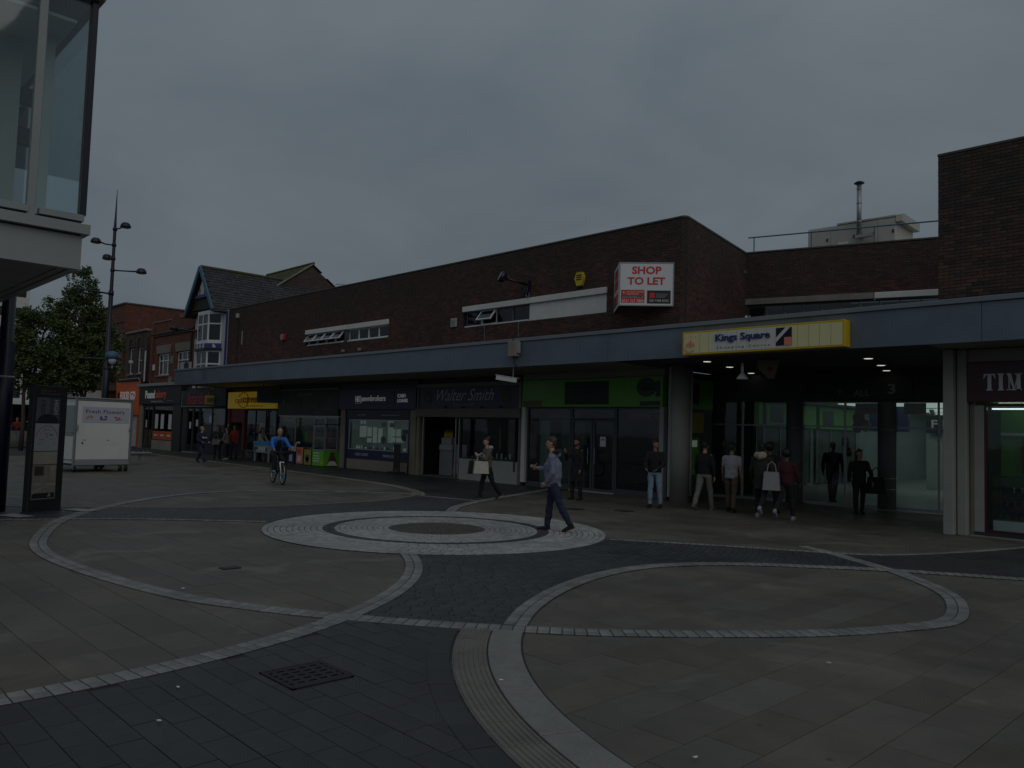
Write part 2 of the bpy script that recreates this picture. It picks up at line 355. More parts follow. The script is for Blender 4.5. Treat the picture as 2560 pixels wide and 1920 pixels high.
# ------------------------------------------------------------------ lettering
def text_mesh(body, bold=0., shear=0., extrude=.02, spacing=1.):
    cu = bpy.data.curves.new('lettering', 'FONT'); cu.body = body; cu.size = 1; cu.offset = bold; cu.shear = shear; cu.extrude = extrude
    cu.space_character = spacing; cu.resolution_u = 3
    ob = bpy.data.objects.new('lettering', cu); COL.objects.link(ob)
    dg = bpy.context.evaluated_depsgraph_get(); dg.update()
    me = bpy.data.meshes.new_from_object(ob.evaluated_get(dg)); bpy.data.objects.remove(ob); bpy.data.curves.remove(cu)
    return me
def text(parent, body, x0, x1, z0, z1, y, material, bold=0., shear=0., depth=.012, name='lettering', mirror=False, axis='xz', spacing=1.):
    """lettering fitted to a box x0..x1, z0..z1 on the plane y, facing -Y (axis 'yz': facing +X on plane x=y)"""
    me = text_mesh(body, bold, shear, .5, spacing); n = len(me.vertices); co = np.empty(n*3); me.vertices.foreach_get('co', co); co = co.reshape(n, 3)
    mn, mx_ = co.min(0), co.max(0); q = (co-mn)/np.maximum(mx_-mn, 1e-6)
    if mirror: q[:, 0] = 1-q[:, 0]
    out = np.empty((n, 3))
    if axis == 'xz':
        out[:, 0] = x0+q[:, 0]*(x1-x0); out[:, 2] = z0+q[:, 1]*(z1-z0); out[:, 1] = y-q[:, 2]*depth
    else:
        out[:, 1] = x0+q[:, 0]*(x1-x0); out[:, 2] = z0+q[:, 1]*(z1-z0); out[:, 0] = y+q[:, 2]*depth
    me.vertices.foreach_set('co', out.ravel()); me.update()
    return link(name, me, material, parent)

# ================================================================== GROUND AND PAVING
def struct(name, mb, material, label, loc=(0, 0, 0)):
    return tag(mb.build(name, material, None, False, loc), label, None, None, 'structure')
ground = struct('ground', MB().quad((-900, -900, -.03), (900, -900, -.03), (900, 900, -.03), (-900, 900, -.03)), m['slab'], 'brown paved ground stretching away beyond the plaza')
def inside_np(poly, x, y):
    c = np.zeros(len(x), bool); n = len(poly); j = n-1
    for i in range(n):
        xi, yi = poly[i]; xj, yj = poly[j]
        if yi != yj: c ^= ((yi > y) != (yj > y)) & (x < (xj-xi)*(y-yi)/(yj-yi)+xi)
        j = i
    return c
def smooth_line(pts, n=8, closed=False):
    out = []; m_n = len(pts)
    for i in range(m_n if closed else m_n-1):
        g = lambda k: np.array(pts[k % m_n] if closed else pts[min(max(k, 0), m_n-1)], float)
        p0, p1, p2, p3 = g(i-1), g(i), g(i+1), g(i+2)
        for k in range(n):
            t = k/n; out.append(tuple(.5*((2*p1)+(p2-p0)*t+(2*p0-5*p1+4*p2-p3)*t*t+(-p0+3*p1-3*p2+p3)*t**3)))
    if not closed: out.append(tuple(pts[-1]))
    return out
def resample(pts, d):
    p = np.array(pts); s = np.r_[0, np.cumsum(np.hypot(*np.diff(p, axis=0).T))]; n = max(2, int(round(s[-1]/d))+1); t = np.linspace(0, s[-1], n)
    return np.c_[np.interp(t, s, p[:, 0]), np.interp(t, s, p[:, 1])]
def piece(mb, poly, zt, c=.006, th=.03, full=True):
    p = np.array(poly); ce = p.mean(0); n = len(p); d = p-ce; L_ = np.maximum(np.hypot(d[:, 0], d[:, 1]), 1e-6)[:, None]
    q = p-d/L_*c*1.4
    v = [(x, y, zt) for x, y in q]+[(x, y, zt-c*.7) for x, y in p]+[(x, y, zt-th) for x, y in p]
    f = [tuple(range(n))]+[(i, i+n, (i+1) % n+n, (i+1) % n) for i in range(n)]+[(i+n, i+2*n, (i+1) % n+2*n, (i+1) % n+n) for i in range(n)]
    mb.add(v, f)
def lay(parent, name, polys, zt, material, n_ind=300, c=.006, th=.02, jit=.0015, rest_name=None):
    """the pieces that show largest become objects of their own, the rest one 'stuff' part"""
    sc = []
    for i, p in enumerate(polys):
        ce = np.mean(p, axis=0); w = in_view(ce[0], ce[1]); sc.append((w if w else 1e3+np.hypot(*ce), i))
    sc.sort(); ind = [i for w, i in sc[:n_ind] if w < 1e3]; seti = set(ind)
    for i in ind:
        p = np.array(polys[i]); ce = p.mean(0); b = MB(); piece(b, p-ce, 0, c, th)
        o = b.build(name, material, parent, False, (ce[0], ce[1], zt+random.uniform(-jit, jit)))
        o.rotation_euler = (random.uniform(-.002, .002), random.uniform(-.002, .002), 0)
    v = []; f = []; va = []
    for i, p in enumerate(polys):
        if i in seti: continue
        b = MB(); piece(b, p, zt+random.uniform(-jit, jit), c, th); o = len(v); v += b.v; f += [tuple(k+o for k in q) for q in b.f]; va += [random.random()]*len(b.v)
    if v:
        me = bpy.data.meshes.new(rest_name or name+'s'); me.from_pydata(v, [], f); a = me.attributes.new('var', 'FLOAT', 'POINT'); a.data.foreach_set('value', va)
        o = link(rest_name or name+'s', me, material, parent); tag(o, kind='stuff')
def gap(poly, g):
    p = np.array(poly); ce = p.mean(0); d = p-ce; L_ = np.maximum(np.hypot(d[:, 0], d[:, 1]), 1e-6)[:, None]; return p-d/L_*g*1.4

DC = (-11.72, 9.41)                                   # centre of the round feature
DR = dict(brown=.89, ring_in=1.87, ring_out=2.07, outer=3.12)
TC, T0, T1, T2 = (-1.35, 8.65), 5.75, 5.456, 5.15     # tactile strip and kerb arcs
BIG = smooth_line([(-5.2, 14.6), (-5.0, 12.6), (-4.48, 12.03), (-3.69, 11.2), (-3.22, 10.42), (-2.92, 9.3), (-3.14, 8.44), (-3.65, 7.41), (-4.67, 6.07), (-5.33, 5.42), (-5.98, 4.88), (-6.82, 4.29), (-7.61, 3.85), (-8.61, 3.45), (-10.4, 3.15), (-12.3, 3.08), (-13.98, 3.42), (-16.3, 4.35), (-18.37, 5.81), (-20.1, 7.6), (-20.9, 9.2), (-20.7, 10.8), (-19.9, 12.3), (-18.9, 13.3), (-17.9, 13.9)][2:], 8)
BIG = [(-6.6, 13.45), (-5.84, 13.02)]+BIG
ARC_B = [(-12.53+6.44*math.cos(t), 1.44+6.44*math.sin(t)) for t in np.linspace(R(64), R(-14), 60)]
ARC_C = smooth_line([(-5.52, 5.42), (-5.96, 6.05), (-6.42, 6.95), (-6.78, 8.05), (-6.87, 9.15), (-6.57, 10.14), (-6.02, 10.87), (-5.46, 11.4), (-4.7, 12.05), (-3.5, 12.8), (-1.6, 13.8), (1, 14.8), (8, 17)], 6)
ARC_D = smooth_line([(-9.0, 11.12), (-7.77, 11.98), (-6.91, 12.5), (-6.3, 12.86), (-5.9, 13.1), (-5.42, 13.5), (-5.0, 14.25), (-4.51, 15.62), (-4.13, 17.08), (-3.9, 18)], 6)
ARC_E = smooth_line([(-20.6, 1.2), (-19.6, 3.2), (-18.63, 4.78), (-17.99, 5.85), (-17.2, 7.25), (-16.82, 8.88), (-16.8, 10.43), (-17.05, 12.0), (-17.6, 13.1), (-17.9, 13.6)], 6)
ARC_E2 = smooth_line([(-17.2, 1.5), (-16.62, 3.41), (-16.15, 4.57), (-15.45, 5.74), (-14.18, 7.26)], 6)
ARC_F = smooth_line([(-17.9, 13.65), (-18.8, 14.3), (-20.93, 15.05), (-23.8, 15.48), (-29.03, 15.85), (-35.58, 16.05), (-44.55, 16.42), (-60, 16.6)], 6)
ARC_G = smooth_line([(-13.7, 11.2), (-14.0, 11.6), (-14.8, 12.48), (-15.64, 13.86), (-16.44, 15.58), (-17.32, 17.55), (-18.2, 19.4)], 6)
tact_edge = [(TC[0]+T0*math.cos(t), TC[1]+T0*math.sin(t)) for t in np.linspace(R(330), R(218.5), 50)]
DARK1 = ARC_E2+[(-13.2, 8.2), (-13.0, 10.5)]+ARC_G+[(-62, 19.62), (-62, 16.6)]+ARC_F[::-1]+ARC_E[::-1]
DARK3 = [(-10.2, 8.0)]+ARC_B+[(-6.2, -2), (4.5, -2)]+tact_edge+ARC_C+[(8, 18), (-3.9, 18)]+ARC_D[::-1]+[(-10, 10)]
def sheet(poly, z):
    import bmesh
    bm = bmesh.new(); vs = [bm.verts.new((x, y, z)) for x, y in poly]; f = bm.faces.new(vs); f.normal_update(); bmesh.ops.triangulate(bm, faces=[f]); bmesh.ops.recalc_face_normals(bm, faces=bm.faces)
    me = bpy.data.meshes.new('sheet'); bm.to_mesh(me); bm.free(); return me
slabs = struct('slab_paving', MB().quad((-62, -4, -.012), (12, -4, -.012), (12, 19.6, -.012), (-62, 19.6, -.012)), m['mortar'], 'large buff and grey stone paving slabs covering the plaza')
def slab_polys():
    P = []; g = .0026
    def emit(x0, x1, y0, y1): P.append([(x0+g, y0+g), (x1-g, y0+g), (x1-g, y1-g), (x0+g, y1-g)])
    y = -1.02
    while y < 17.4:                                    # left: rows along X
        h = .4 if y < 14 else .45; x = -44+random.uniform(0, .5)
        while x < -6.0:
            w = random.choice((.6, .75, .9)); x1 = min(x+w, -6.0)
            if x1-x > .1 and (in_view(x, y, 0, 900) or in_view(x1, y+h, 0, 900)): emit(x, x1, y, y+h)
            x = x1
        y += h
    x = -6.0
    while x < 8.5:                                     # right: rows along Y
        h = .4; y = 1.5+random.uniform(0, .5)
        while y < 24.5:
            w = random.choice((.6, .75, .9)); y1 = y+w
            if in_view(x, y, 0, 2200) or in_view(x+h, y1, 0, 2200): emit(x, x+h, y, y1)
            y = y1
        x += h
    y = 17.4
    while y < 22.4:
        x = -17.5+random.uniform(0, .4)
        while x < -6.0:
            w = random.choice((.6, .75, .9)); x1 = min(x+w, -6.0)
            if x1-x > .1: emit(x, x1, y, y+.4)
            x = x1
        y += .4
    A = np.array(P); A = np.concatenate([A, A.mean(1, keepdims=True)], 1); ce = A[:, 4:]; q = A+(ce-A)*.08; x, y = q[..., 0].ravel(), q[..., 1].ravel()
    r = np.hypot(x-TC[0], y-TC[1]); hid = inside_np(DARK1, x, y) | inside_np(DARK3, x, y); hid |= np.hypot(x-DC[0], y-DC[1]) < 3.0; hid |= (r > T2+.01) & (r < T0) & (y < 6)
    hid = hid.reshape(-1, 5).all(1); return [p for p, h in zip(P, hid) if not h]
lay(slabs, 'paving_slab', slab_polys(), 0, m['slab'], 300, .003, .02, .001)
path = tag(link('dark_path', sheet(DARK1, .002), m['mortar_dark']), 'dark blue grey sett path on the left of the circle, running on along the shops', None, None, 'structure')
path2 = tag(link('dark_path', sheet(DARK3, .002), m['mortar_dark']), 'dark blue grey path in the foreground sweeping past the circle to the right', None, None, 'structure')
def keep(P, test):
    if not P: return P
    c = np.array(P).mean(1); ok = test(c[:, 0], c[:, 1]); return [p for p, k in zip(P, ok) if k]
def ring_setts(r0, r1, w, ln, test=None, g=.005):
    P = []; n = max(1, int(round((r1-r0)/w))); w = (r1-r0)/n
    for i in range(n):
        a, b_ = r0+i*w, r0+(i+1)*w; rm = (a+b_)/2; k = max(6, int(round(2*math.pi*rm/ln))); off = random.random()*6.28
        for j in range(k):
            t0, t1 = off+2*math.pi*j/k, off+2*math.pi*(j+1)/k; tm = (t0+t1)/2; x, y = DC[0]+rm*math.cos(tm), DC[1]+rm*math.sin(tm)
            if test and not (-21 < x < -2 and y > 3): continue
            dt = g/rm; P.append([(DC[0]+r_*math.cos(t), DC[1]+r_*math.sin(t)) for r_, t in ((a+g, t0+dt), (b_-g, t0+dt), (b_-g, t1-dt), (a+g, t1-dt))])
    return keep(P, test) if test else P
big_poly = BIG+[(-12, 15)]
nearbig = lambda x, y: inside_np(big_poly, x, y); in1 = lambda x, y: inside_np(DARK1, x, y); in3 = lambda x, y: inside_np(DARK3, x, y)
pol1 = ring_setts(3.1, 9.6, .105, .21, lambda x, y: in1(x, y) & (y < 13.95) & (x > -20))
pol3 = ring_setts(3.1, 9.6, .105, .21, lambda x, y: in3(x, y) & nearbig(x, y))
lay(path, 'path_sett', pol1, .008, m['dark_sett'], 150, .005)
lay(path2, 'path_sett', pol3, .008, m['dark_sett'], 300, .005)
def pavers(test, x0, x1, y0, y1, L_=.4, w=.2):
    P = []; y = y0; r = 0; g = .0024
    while y < y1:
        x = x0+random.choice((0, .12, .2, .28))*L_/.4
        while x < x1:
            P.append([(x+g, y+g), (x+L_-g, y+g), (x+L_-g, y+w-g), (x+g, y+w-g)])
            x += L_
        y += w; r += 1
    return keep(P, test)
lay(path2, 'paver', pavers(lambda x, y: in3(x, y) & ~nearbig(x, y) & (y < 6), -7, 5, -1, 6.2), .008, m['dark_paver'], 300, .0026)
lay(path2, 'side_paver', pavers(lambda x, y: in3(x, y) & ~nearbig(x, y) & (y > 6), -7, 8, 6.2, 18), .008, m['dark_paver'], 60, .004)
lay(path, 'side_paver', pavers(lambda x, y: in1(x, y) & ((y >= 13.95) | (x < -20)), -45, -12, 1, 19.6), .008, m['dark_paver'], 120, .004)
def band(name, label, line, rows, width, zt, n_ind, side=.115, material='band_sett'):
    o = tag(link(name, MB().quad((0, 0, -.02), (.01, 0, -.02), (.01, .01, -.02), (0, .01, -.02)).mesh(name), m['mortar']), label, None, None, 'structure')
    pts = resample(line, side); t = np.gradient(pts, axis=0); t /= np.hypot(t[:, 0], t[:, 1])[:, None]; nr = np.c_[-t[:, 1], t[:, 0]]
    P = []; g = .005; q = []
    for r in range(rows):
        a, b_ = -width/2+r*width/rows+g, -width/2+(r+1)*width/rows-g
        for i in range(len(pts)-1):
            e0 = pts[i]+t[i]*g; e1 = pts[i+1]-t[i+1]*g
            P.append([tuple(e0+nr[i]*a), tuple(e1+nr[i+1]*a), tuple(e1+nr[i+1]*b_), tuple(e0+nr[i]*b_)])
    v = []; f = []
    for i in range(len(pts)): v += [tuple(pts[i]+nr[i]*width/2)+(zt-.006,), tuple(pts[i]-nr[i]*width/2)+(zt-.006,)]
    f = [(2*i, 2*i+1, 2*i+3, 2*i+2) for i in range(len(pts)-1)]
    me = bpy.data.meshes.new(name); me.from_pydata(v, [], f); me.materials.append(m['mortar_dark']); o.data = me
    lay(o, 'band_sett', P, zt, m[material], n_ind, .005, .012)
band('sett_band', 'pale granite sett band running in a great oval round the circle', BIG, 2, .235, .014, 300)
band('sett_band', 'pale granite sett band curving from the circle to the lower left', ARC_B, 2, .24, .017, 200)
band('sett_band', 'pale granite sett band arching along the right side of the dark path', ARC_C, 2, .235, .0175, 160)
band('sett_band', 'thin pale sett line along the far edge of the dark path on the right', ARC_D, 1, .13, .016, 20)
band('sett_band', 'pale sett line edging the dark path behind the circle', ARC_E, 1, .12, .0165, 20, material='edge_sett')
band('sett_band', 'pale sett line on the near edge of the dark path left of the circle', ARC_E2, 1, .14, .016, 40)
band('sett_band', 'pale sett edging between the brown slabs and the shop pavement', ARC_F, 3, .36, .0155, 30, material='edge_sett')
band('sett_band', 'pale sett band curving from the circle towards the green shop', ARC_G, 2, .25, .0158, 60)
band('sett_band', 'short pale sett line crossing the dark path near the shops', [(-17.7, 13.6), (-15.75, 14.05)], 1, .12, .0165, 0)
disc = tag(MB().lathe([(0.01, .001), (3.12, .001), (3.12, .0125), (.01, .0125)], (DC[0], DC[1], 0), 96).build('circle_paving', m['mortar']), 'round paved feature of pale concentric setts with a dark ring and brown centre', None, None, 'structure')
lay(disc, 'circle_sett', ring_setts(DR['brown'], DR['ring_in'], .1, .15)+ring_setts(DR['ring_out'], DR['outer'], .105, .16), .02, m['light_sett'], 300, .006, .012)
lay(disc, 'dark_ring_sett', ring_setts(DR['ring_in'], DR['ring_out'], .1, .2), .019, m['dark_sett'], 40, .005, .012)
lay(disc, 'centre_cobble', ring_setts(.05, DR['brown'], .07, .08), .0195, m['brown_cobble'], 0, .004, .012)
def arc_poly(c, r0, r1, t0, t1, n=4):
    ts = np.linspace(t0, t1, n); return [(c[0]+r0*math.cos(t), c[1]+r0*math.sin(t)) for t in ts]+[(c[0]+r1*math.cos(t), c[1]+r1*math.sin(t)) for t in ts[::-1]]
tact = tag(link('tactile_strip', sheet(arc_poly(TC, T1-.01, T0+.01, R(219.6), R(330), 50), .004), m['mortar']), 'curved strip of ribbed tactile paving in the foreground', None, None, 'structure')
dt = .4/5.6; t = R(220.0)
while t < R(326):
    b = MB(); piece(b, arc_poly(TC, T1+.006, T0-.006, t+.001, t+dt-.001, 5), .012, .004, .02)
    for k in range(7):
        rr = T1+.03+k*.04
        for j in range(4):
            a0, a1 = t+.002+(dt-.004)*j/4, t+.002+(dt-.004)*(j+1)/4
            P0 = [(TC[0]+r_*math.cos(a), TC[1]+r_*math.sin(a)) for r_, a in ((rr-.009, a0), (rr-.009, a1), (rr+.009, a1), (rr+.009, a0))]
            P1 = [(TC[0]+r_*math.cos(a), TC[1]+r_*math.sin(a)) for r_, a in ((rr-.005, a0), (rr-.005, a1), (rr+.005, a1), (rr+.005, a0))]
            b.add([p+(.012,) for p in P0]+[p+(.019,) for p in P1], [(4,5,6,7), (0,4,7,3), (1,2,6,5), (0,1,5,4), (3,7,6,2)])
    b.build('tactile_slab', m['tactile'], tact); t += dt
kerb = tag(link('granite_kerb', sheet(arc_poly(TC, T2, T1, R(219.6), R(330), 50), .003), m['mortar_dark']), 'curved band of wide granite kerb stones beside the tactile strip', None, None, 'structure')
dt = .85/5.3; t = R(220.0)
while t < R(326):
    b = MB(); piece(b, arc_poly(TC, T2+.02, T1-.008, t+.001, t+dt-.001, 7), .014, .006, .02); b.build('kerb_stone', m['granite'], kerb); t += dt
# edge pavers beside the tactile strip
P = []; t = R(221)
while t < R(326): P.append(gap(arc_poly(TC, T0+.01, T0+.2, t, t+.068, 3), .003)); t += .068
lay(path2, 'edge_paver', P, .0135, m['dark_paver'], 90, .004)
# iron covers
g = thing('drain_grate', 'square black iron drain grate set in the dark foreground pavers', 'drain', (-5.36, 3.12, 0))
b = MB()
for a in (-.25, .22): b.box(a, a+.03, -.25, .25, .006, .019); b.box(-.25, .25, a, a+.03, .006, .0188)
b.build('frame', m['iron'], g); B('pit', m['void'], g, -.23, .23, -.23, .23, .004, .0105)
for k in range(6): B('bar', m['iron'], g, -.215+k*.078, -.175+k*.078, -.215, .22, .0108, .018)
for k in range(5): B('cross_bar', m['iron'], g, -.22, .22, -.19+k*.09, -.155+k*.09, .0108, .0174)
for x, y, w, l_, lab in ((-9.9, 4.6, .16, .24, 'small metal access cover in the brown slabs left of the sett band'), (-4.4, 14.8, .5, .6, 'dark metal access cover in the path on the far right'), (-13.1, 14.8, .35, .35, 'small access cover between the walking woman and the man in a long coat'), (-12.2, 15.6, .35, .35, 'small access cover beyond the man with the phone'), (-33.3, 14.5, .45, .6, 'dark access cover near the man in the navy hoodie')):
    gg = thing('access_cover', lab, 'manhole cover', (x, y, .006), 0, 'access covers in the plaza'); MB().box(-w/2, w/2, -l_/2, l_/2, -.004, .006, b=.003).build('plate', m['iron'], gg); MB().box(-w/2+.03, w/2-.03, -l_/2+.03, l_/2-.03, 0, .0085, b=.002).build('lid', m['charcoal'], gg)
for i, (x, y, lab) in enumerate(((-5.62, 2.28, 'crumpled white litter scrap on the dark pavers left of the drain'), (-5.07, 1.95, 'white litter scrap on the dark pavers below the drain'), (-4.14, 1.88, 'white litter scrap on the dark pavers at the bottom edge'), (-8.9, 3.6, 'white litter scrap on the slabs inside the left loop'), (-4.35, 4.15, 'small white litter on the granite kerb'), (-2.62, 4.05, 'white litter scrap on the brown slabs right of the kerb'), (-3.0, 6.6, 'white speck of litter on the slabs at lower right'))):
    b = MB(); pts = [(math.cos(a)*random.uniform(.012, .03), math.sin(a)*random.uniform(.006, .016)) for a in np.linspace(0, 5.6, 7)]
    b.add([(x_, y_, .021+random.uniform(0, .005)) for x_, y_ in pts]+[(x_*.7, y_*.7, .018) for x_, y_ in pts]+[(0, 0, .028)], [(k, (k+1) % 7, 14) for k in range(7)]+[(k, k+7, (k+1) % 7+7, (k+1) % 7) for k in range(7)])
    solo('litter_scrap', b, m['paper'], lab, 'litter', (x, y, 0), random.random()*3, 'scraps of litter')

# ================================================================== BRICKWORK
BL, BH, BJ = .215, .065, .01
_brick_cache = {}
def brick_mesh(l_, material):
    k = (round(l_, 2), material.name)
    if k not in _brick_cache:
        me = MB().box(0, l_, -.008, .02, 0, BH, b=.004).mesh('brick'); me.materials.append(material); _brick_cache[k] = me
    return _brick_cache[k]
def brick_wall(parent, p0, p1, z0, z1, material, holes=(), n_ind=0, back=True, proud=0):
    """bricks on the wall from p0 to p1 (world xy, seen with the outside on the right of p0->p1 turned away); holes = (s0,s1,z0,z1)"""
    p0, p1 = np.array(p0, float), np.array(p1, float); Lw = float(np.hypot(*(p1-p0))); u = (p1-p0)/Lw; nrm = np.array([u[1], -u[0]])   # outward = right of travel
    ox, oy, oz = parent.location
    bricks = []; nr = int((z1-z0)/(BH+BJ)+.5)
    for r in range(nr):
        z = z0+r*(BH+BJ); s = -(r % 2)*(BL+BJ)/2
        cuts = sorted((h[0], h[1]) for h in holes if h[2] < z+BH/2 < h[3])
        while s < Lw:
            a, b_ = max(s, 0), min(s+BL, Lw); ok = True
            for c0, c1 in cuts:
                if a >= c0-.001 and b_ <= c1+.001: ok = False
                elif a < c0 < b_: b_ = c0
                elif a < c1 < b_: a = c1
            if ok and b_-a > .03: bricks.append((a, z, b_-a))
            s += BL+BJ
    sc = []
    for i, (a, z, l_) in enumerate(bricks):
        q = p0+u*(a+l_/2); w = in_view(q[0], q[1], z, 0); sc.append((w if w else 1e4, i))
    sc.sort(); seti = set(i for w, i in sc[:n_ind] if w < 1e4); rz = math.atan2(u[1], u[0])
    for i in seti:
        a, z, l_ = bricks[i]; q = p0+u*a
        link('brick', brick_mesh(l_, material), None, parent, (q[0]-ox, q[1]-oy, z-oz), rz)
    rest = [b for i, b in enumerate(bricks) if i not in seti]
    if rest:
        A = np.array(rest); n = len(A); pr = .008+rng.uniform(-.002, .002, n)+proud
        V = np.empty((n, 8, 3))
        for k, (e, zz, d) in enumerate(((0, 0, 0), (1, 0, 0), (1, 1, 0), (0, 1, 0), (0, 0, 1), (1, 0, 1), (1, 1, 1), (0, 1, 1))):
            s_ = A[:, 0]+e*A[:, 2]; off = -pr*(1 if d == 0 else -.5)
            V[:, k, 0] = p0[0]+u[0]*s_+nrm[0]*(-off)-ox; V[:, k, 1] = p0[1]+u[1]*s_+nrm[1]*(-off)-oy; V[:, k, 2] = A[:, 1]+zz*BH-oz
        F = np.array([(0, 1, 2, 3), (0, 4, 5, 1), (1, 5, 6, 2), (2, 6, 7, 3), (3, 7, 4, 0)])
        faces = (F[None]+8*np.arange(n)[:, None, None]).reshape(-1, 4)
        me = bpy.data.meshes.new('brickwork'); me.from_pydata(V.reshape(-1, 3).tolist(), [], faces.tolist())
        at = me.attributes.new('var', 'FLOAT', 'POINT'); at.data.foreach_set('value', np.repeat(rng.random(n), 8))
        tag(link('brickwork', me, material, parent), kind='stuff')
    return Lw, u, nrm
def wall_sheet(parent, name, p0, p1, z0, z1, th, material, holes=()):
    """mortar backing as boxes round the holes (holes sorted, not overlapping in s)"""
    p0, p1 = np.array(p0, float), np.array(p1, float); Lw = float(np.hypot(*(p1-p0))); b = MB(); s = 0
    for h in sorted(holes):
        b.box(s, h[0], 0, th, z0, z1); b.box(h[0], h[1], 0, th, z0, h[2]); b.box(h[0], h[1], 0, th, h[3], z1); s = h[1]
    b.box(s, Lw, 0, th, z0, z1)
    o = b.build(name, material, parent, False, (p0[0]-parent.location.x, p0[1]-parent.location.y, -parent.location.z), math.atan2(p1[1]-p0[1], p1[0]-p0[0])); return o

# ================================================================== MAIN BUILDING
FY = 19.6; SOF = 3.83; TOP = 8.3
XL, XR = -43.95, -13.75
main = thing('brick_building', 'long dark red brick shopping block with strip windows above the canopy', 'building', (-28, FY, 0))
holes = [(-35.1-XL, -28.17-XL, 5.7, 6.48), (-23.24-XL, -16.21-XL, 5.72, 6.55)]
wall_sheet(main, 'wall', (XL, FY), (XR+.3, FY), 4.0, TOP, .3, m['brick_mortar'], holes)
brick_wall(main, (XL, FY), (XR+.3, FY), 4.005, TOP, m['brick'], holes, 300)
RC = .15
cor = [(XR+.3+RC*math.sin(t), FY+RC-RC*math.cos(t)) for t in np.linspace(0, R(100), 6)]
IN = (-14.4, 24.94)
brick_wall(main, cor[0], cor[2], 4.005, TOP, m['brick']); brick_wall(main, cor[2], cor[5], 4.005, TOP, m['brick'])
b = MB(); b.prism([(x+28, y-FY) for x, y in cor]+[(IN[0]+28, IN[1]-FY), (IN[0]+27.6, IN[1]-FY), (XR+28.3, .4)], 4.0, TOP, 'xy'); b.build('corner_wall', m['brick_mortar'], main)
brick_wall(main, cor[5], IN, 4.005, TOP, m['brick'])
b = MB(); b.box(XL+28, XR+28.3, -.03, .32, TOP, TOP+.06, b=.01)
b.prism([(x+28, y-FY) for x, y in [(cor[0][0], cor[0][1]-.03)]+[(c_[0]+.02, c_[1]-.02) for c_ in cor[1:]]+[(IN[0]+.03, IN[1]), (IN[0]-.3, IN[1]), (XR+.3, FY+.32)]], TOP, TOP+.06, 'xy'); b.build('coping', m['coping'], main)
B('roof_deck', m['coping'], main, XL+28, XR+28-.6, .3, 14, 7.6, 7.7)
B('end_wall', m['brick_mortar'], main, XL+28, XL+28.3, .3, 14, 4, TOP-.005)
# strip windows: local to main
def strip_window(x0, x1, z0, z1, panes, lintel_h, bx0, bx1, label=None):
    X = lambda x: x+28
    B('lintel', m['white_paint'], main, X(bx0), X(bx1), -.07, .1, z1-.0, z1+lintel_h, b=.008)
    w = (x1-x0)/len(panes)
    for i, st in enumerate(panes):
        a, c_ = X(x0+i*w), X(x0+(i+1)*w); f = MB(); t_ = .045
        f.box(a, c_, .08, .15, z0, z0+t_); f.box(a, c_, .08, .15, z1-t_, z1); f.box(a, a+t_, .0802, .1502, z0+t_, z1-t_); f.box(c_-t_, c_, .0802, .1502, z0+t_, z1-t_)
        fr = f.build('window_frame', m['white_upvc'] if st != 'dark' else m['grey_frame'], main)
        if st == 'shut': B('pane', GLw, fr, a+t_, c_-t_, .105, .115, z0+t_, z1-t_); MB().box(a+t_, c_-t_, .24, .26, z0+t_, z1-t_).build('curtain', m['curtain'], fr)
        elif st == 'open':
            hh = z1-z0-.06; s_ = MB(); an = R(38); T_ = .045
            ux = lambda d, n_: (.09-math.sin(an)*d-math.cos(an)*n_, z1-.04-math.cos(an)*d+math.sin(an)*n_)
            def leaf(xa, xb, d0, d1, n0, n1, bb):
                vs = [(x_,)+ux(d, n_) for x_ in (xa, xb) for d in (d0, d1) for n_ in (n0, n1)]
                bb.add(vs, [(0,1,3,2), (4,6,7,5), (0,4,5,1), (2,3,7,6), (0,2,6,4), (1,5,7,3)])
            xa, xb = a+.03, c_-.03
            leaf(xa, xb, 0, T_, 0, .05, s_); leaf(xa, xb, hh-T_, hh, 0, .05, s_); leaf(xa, xa+T_, T_, hh-T_, 0, .0501, s_); leaf(xb-T_, xb, T_, hh-T_, 0, .0501, s_)
            sa = s_.build('open_sash', m['white_upvc'], main); g_ = MB(); leaf(xa+T_, xb-T_, T_, hh-T_, .02, .03, g_); g_.build('pane', GLw, sa)
        elif st == 'dark': B('pane', GLd, fr, a+t_, c_-t_, .105, .115, z0+t_, z1-t_)
    B('sill', m['white_upvc'], main, X(x0), X(x1), -.02, .16, z0-.05, z0, b=.006)
    B('room_void', m['void'], main, X(x0), X(x1), .5, .52, z0-.1, z1+.1)
strip_window(-35.0, -31.75, 5.75, 6.27, ['open']*4, .21, -35.12, -28.15)
strip_window(-31.35, -28.2, 5.75, 6.25, ['shut']*4, 0.012, -31.4, -28.2)
B('mullion_panel', m['grey_frame'], main, -3.75, -3.35, .05, .2, 5.7, 6.27)
strip_window(-23.15, -19.75, 5.79, 6.34, ['dark', 'open', 'dark', 'dark'], .2, -23.26, -16.19)
B('blank_panel', m['white_paint'], main, -19.7+28, -16.23+28, .02, .1, 5.74, 6.338)
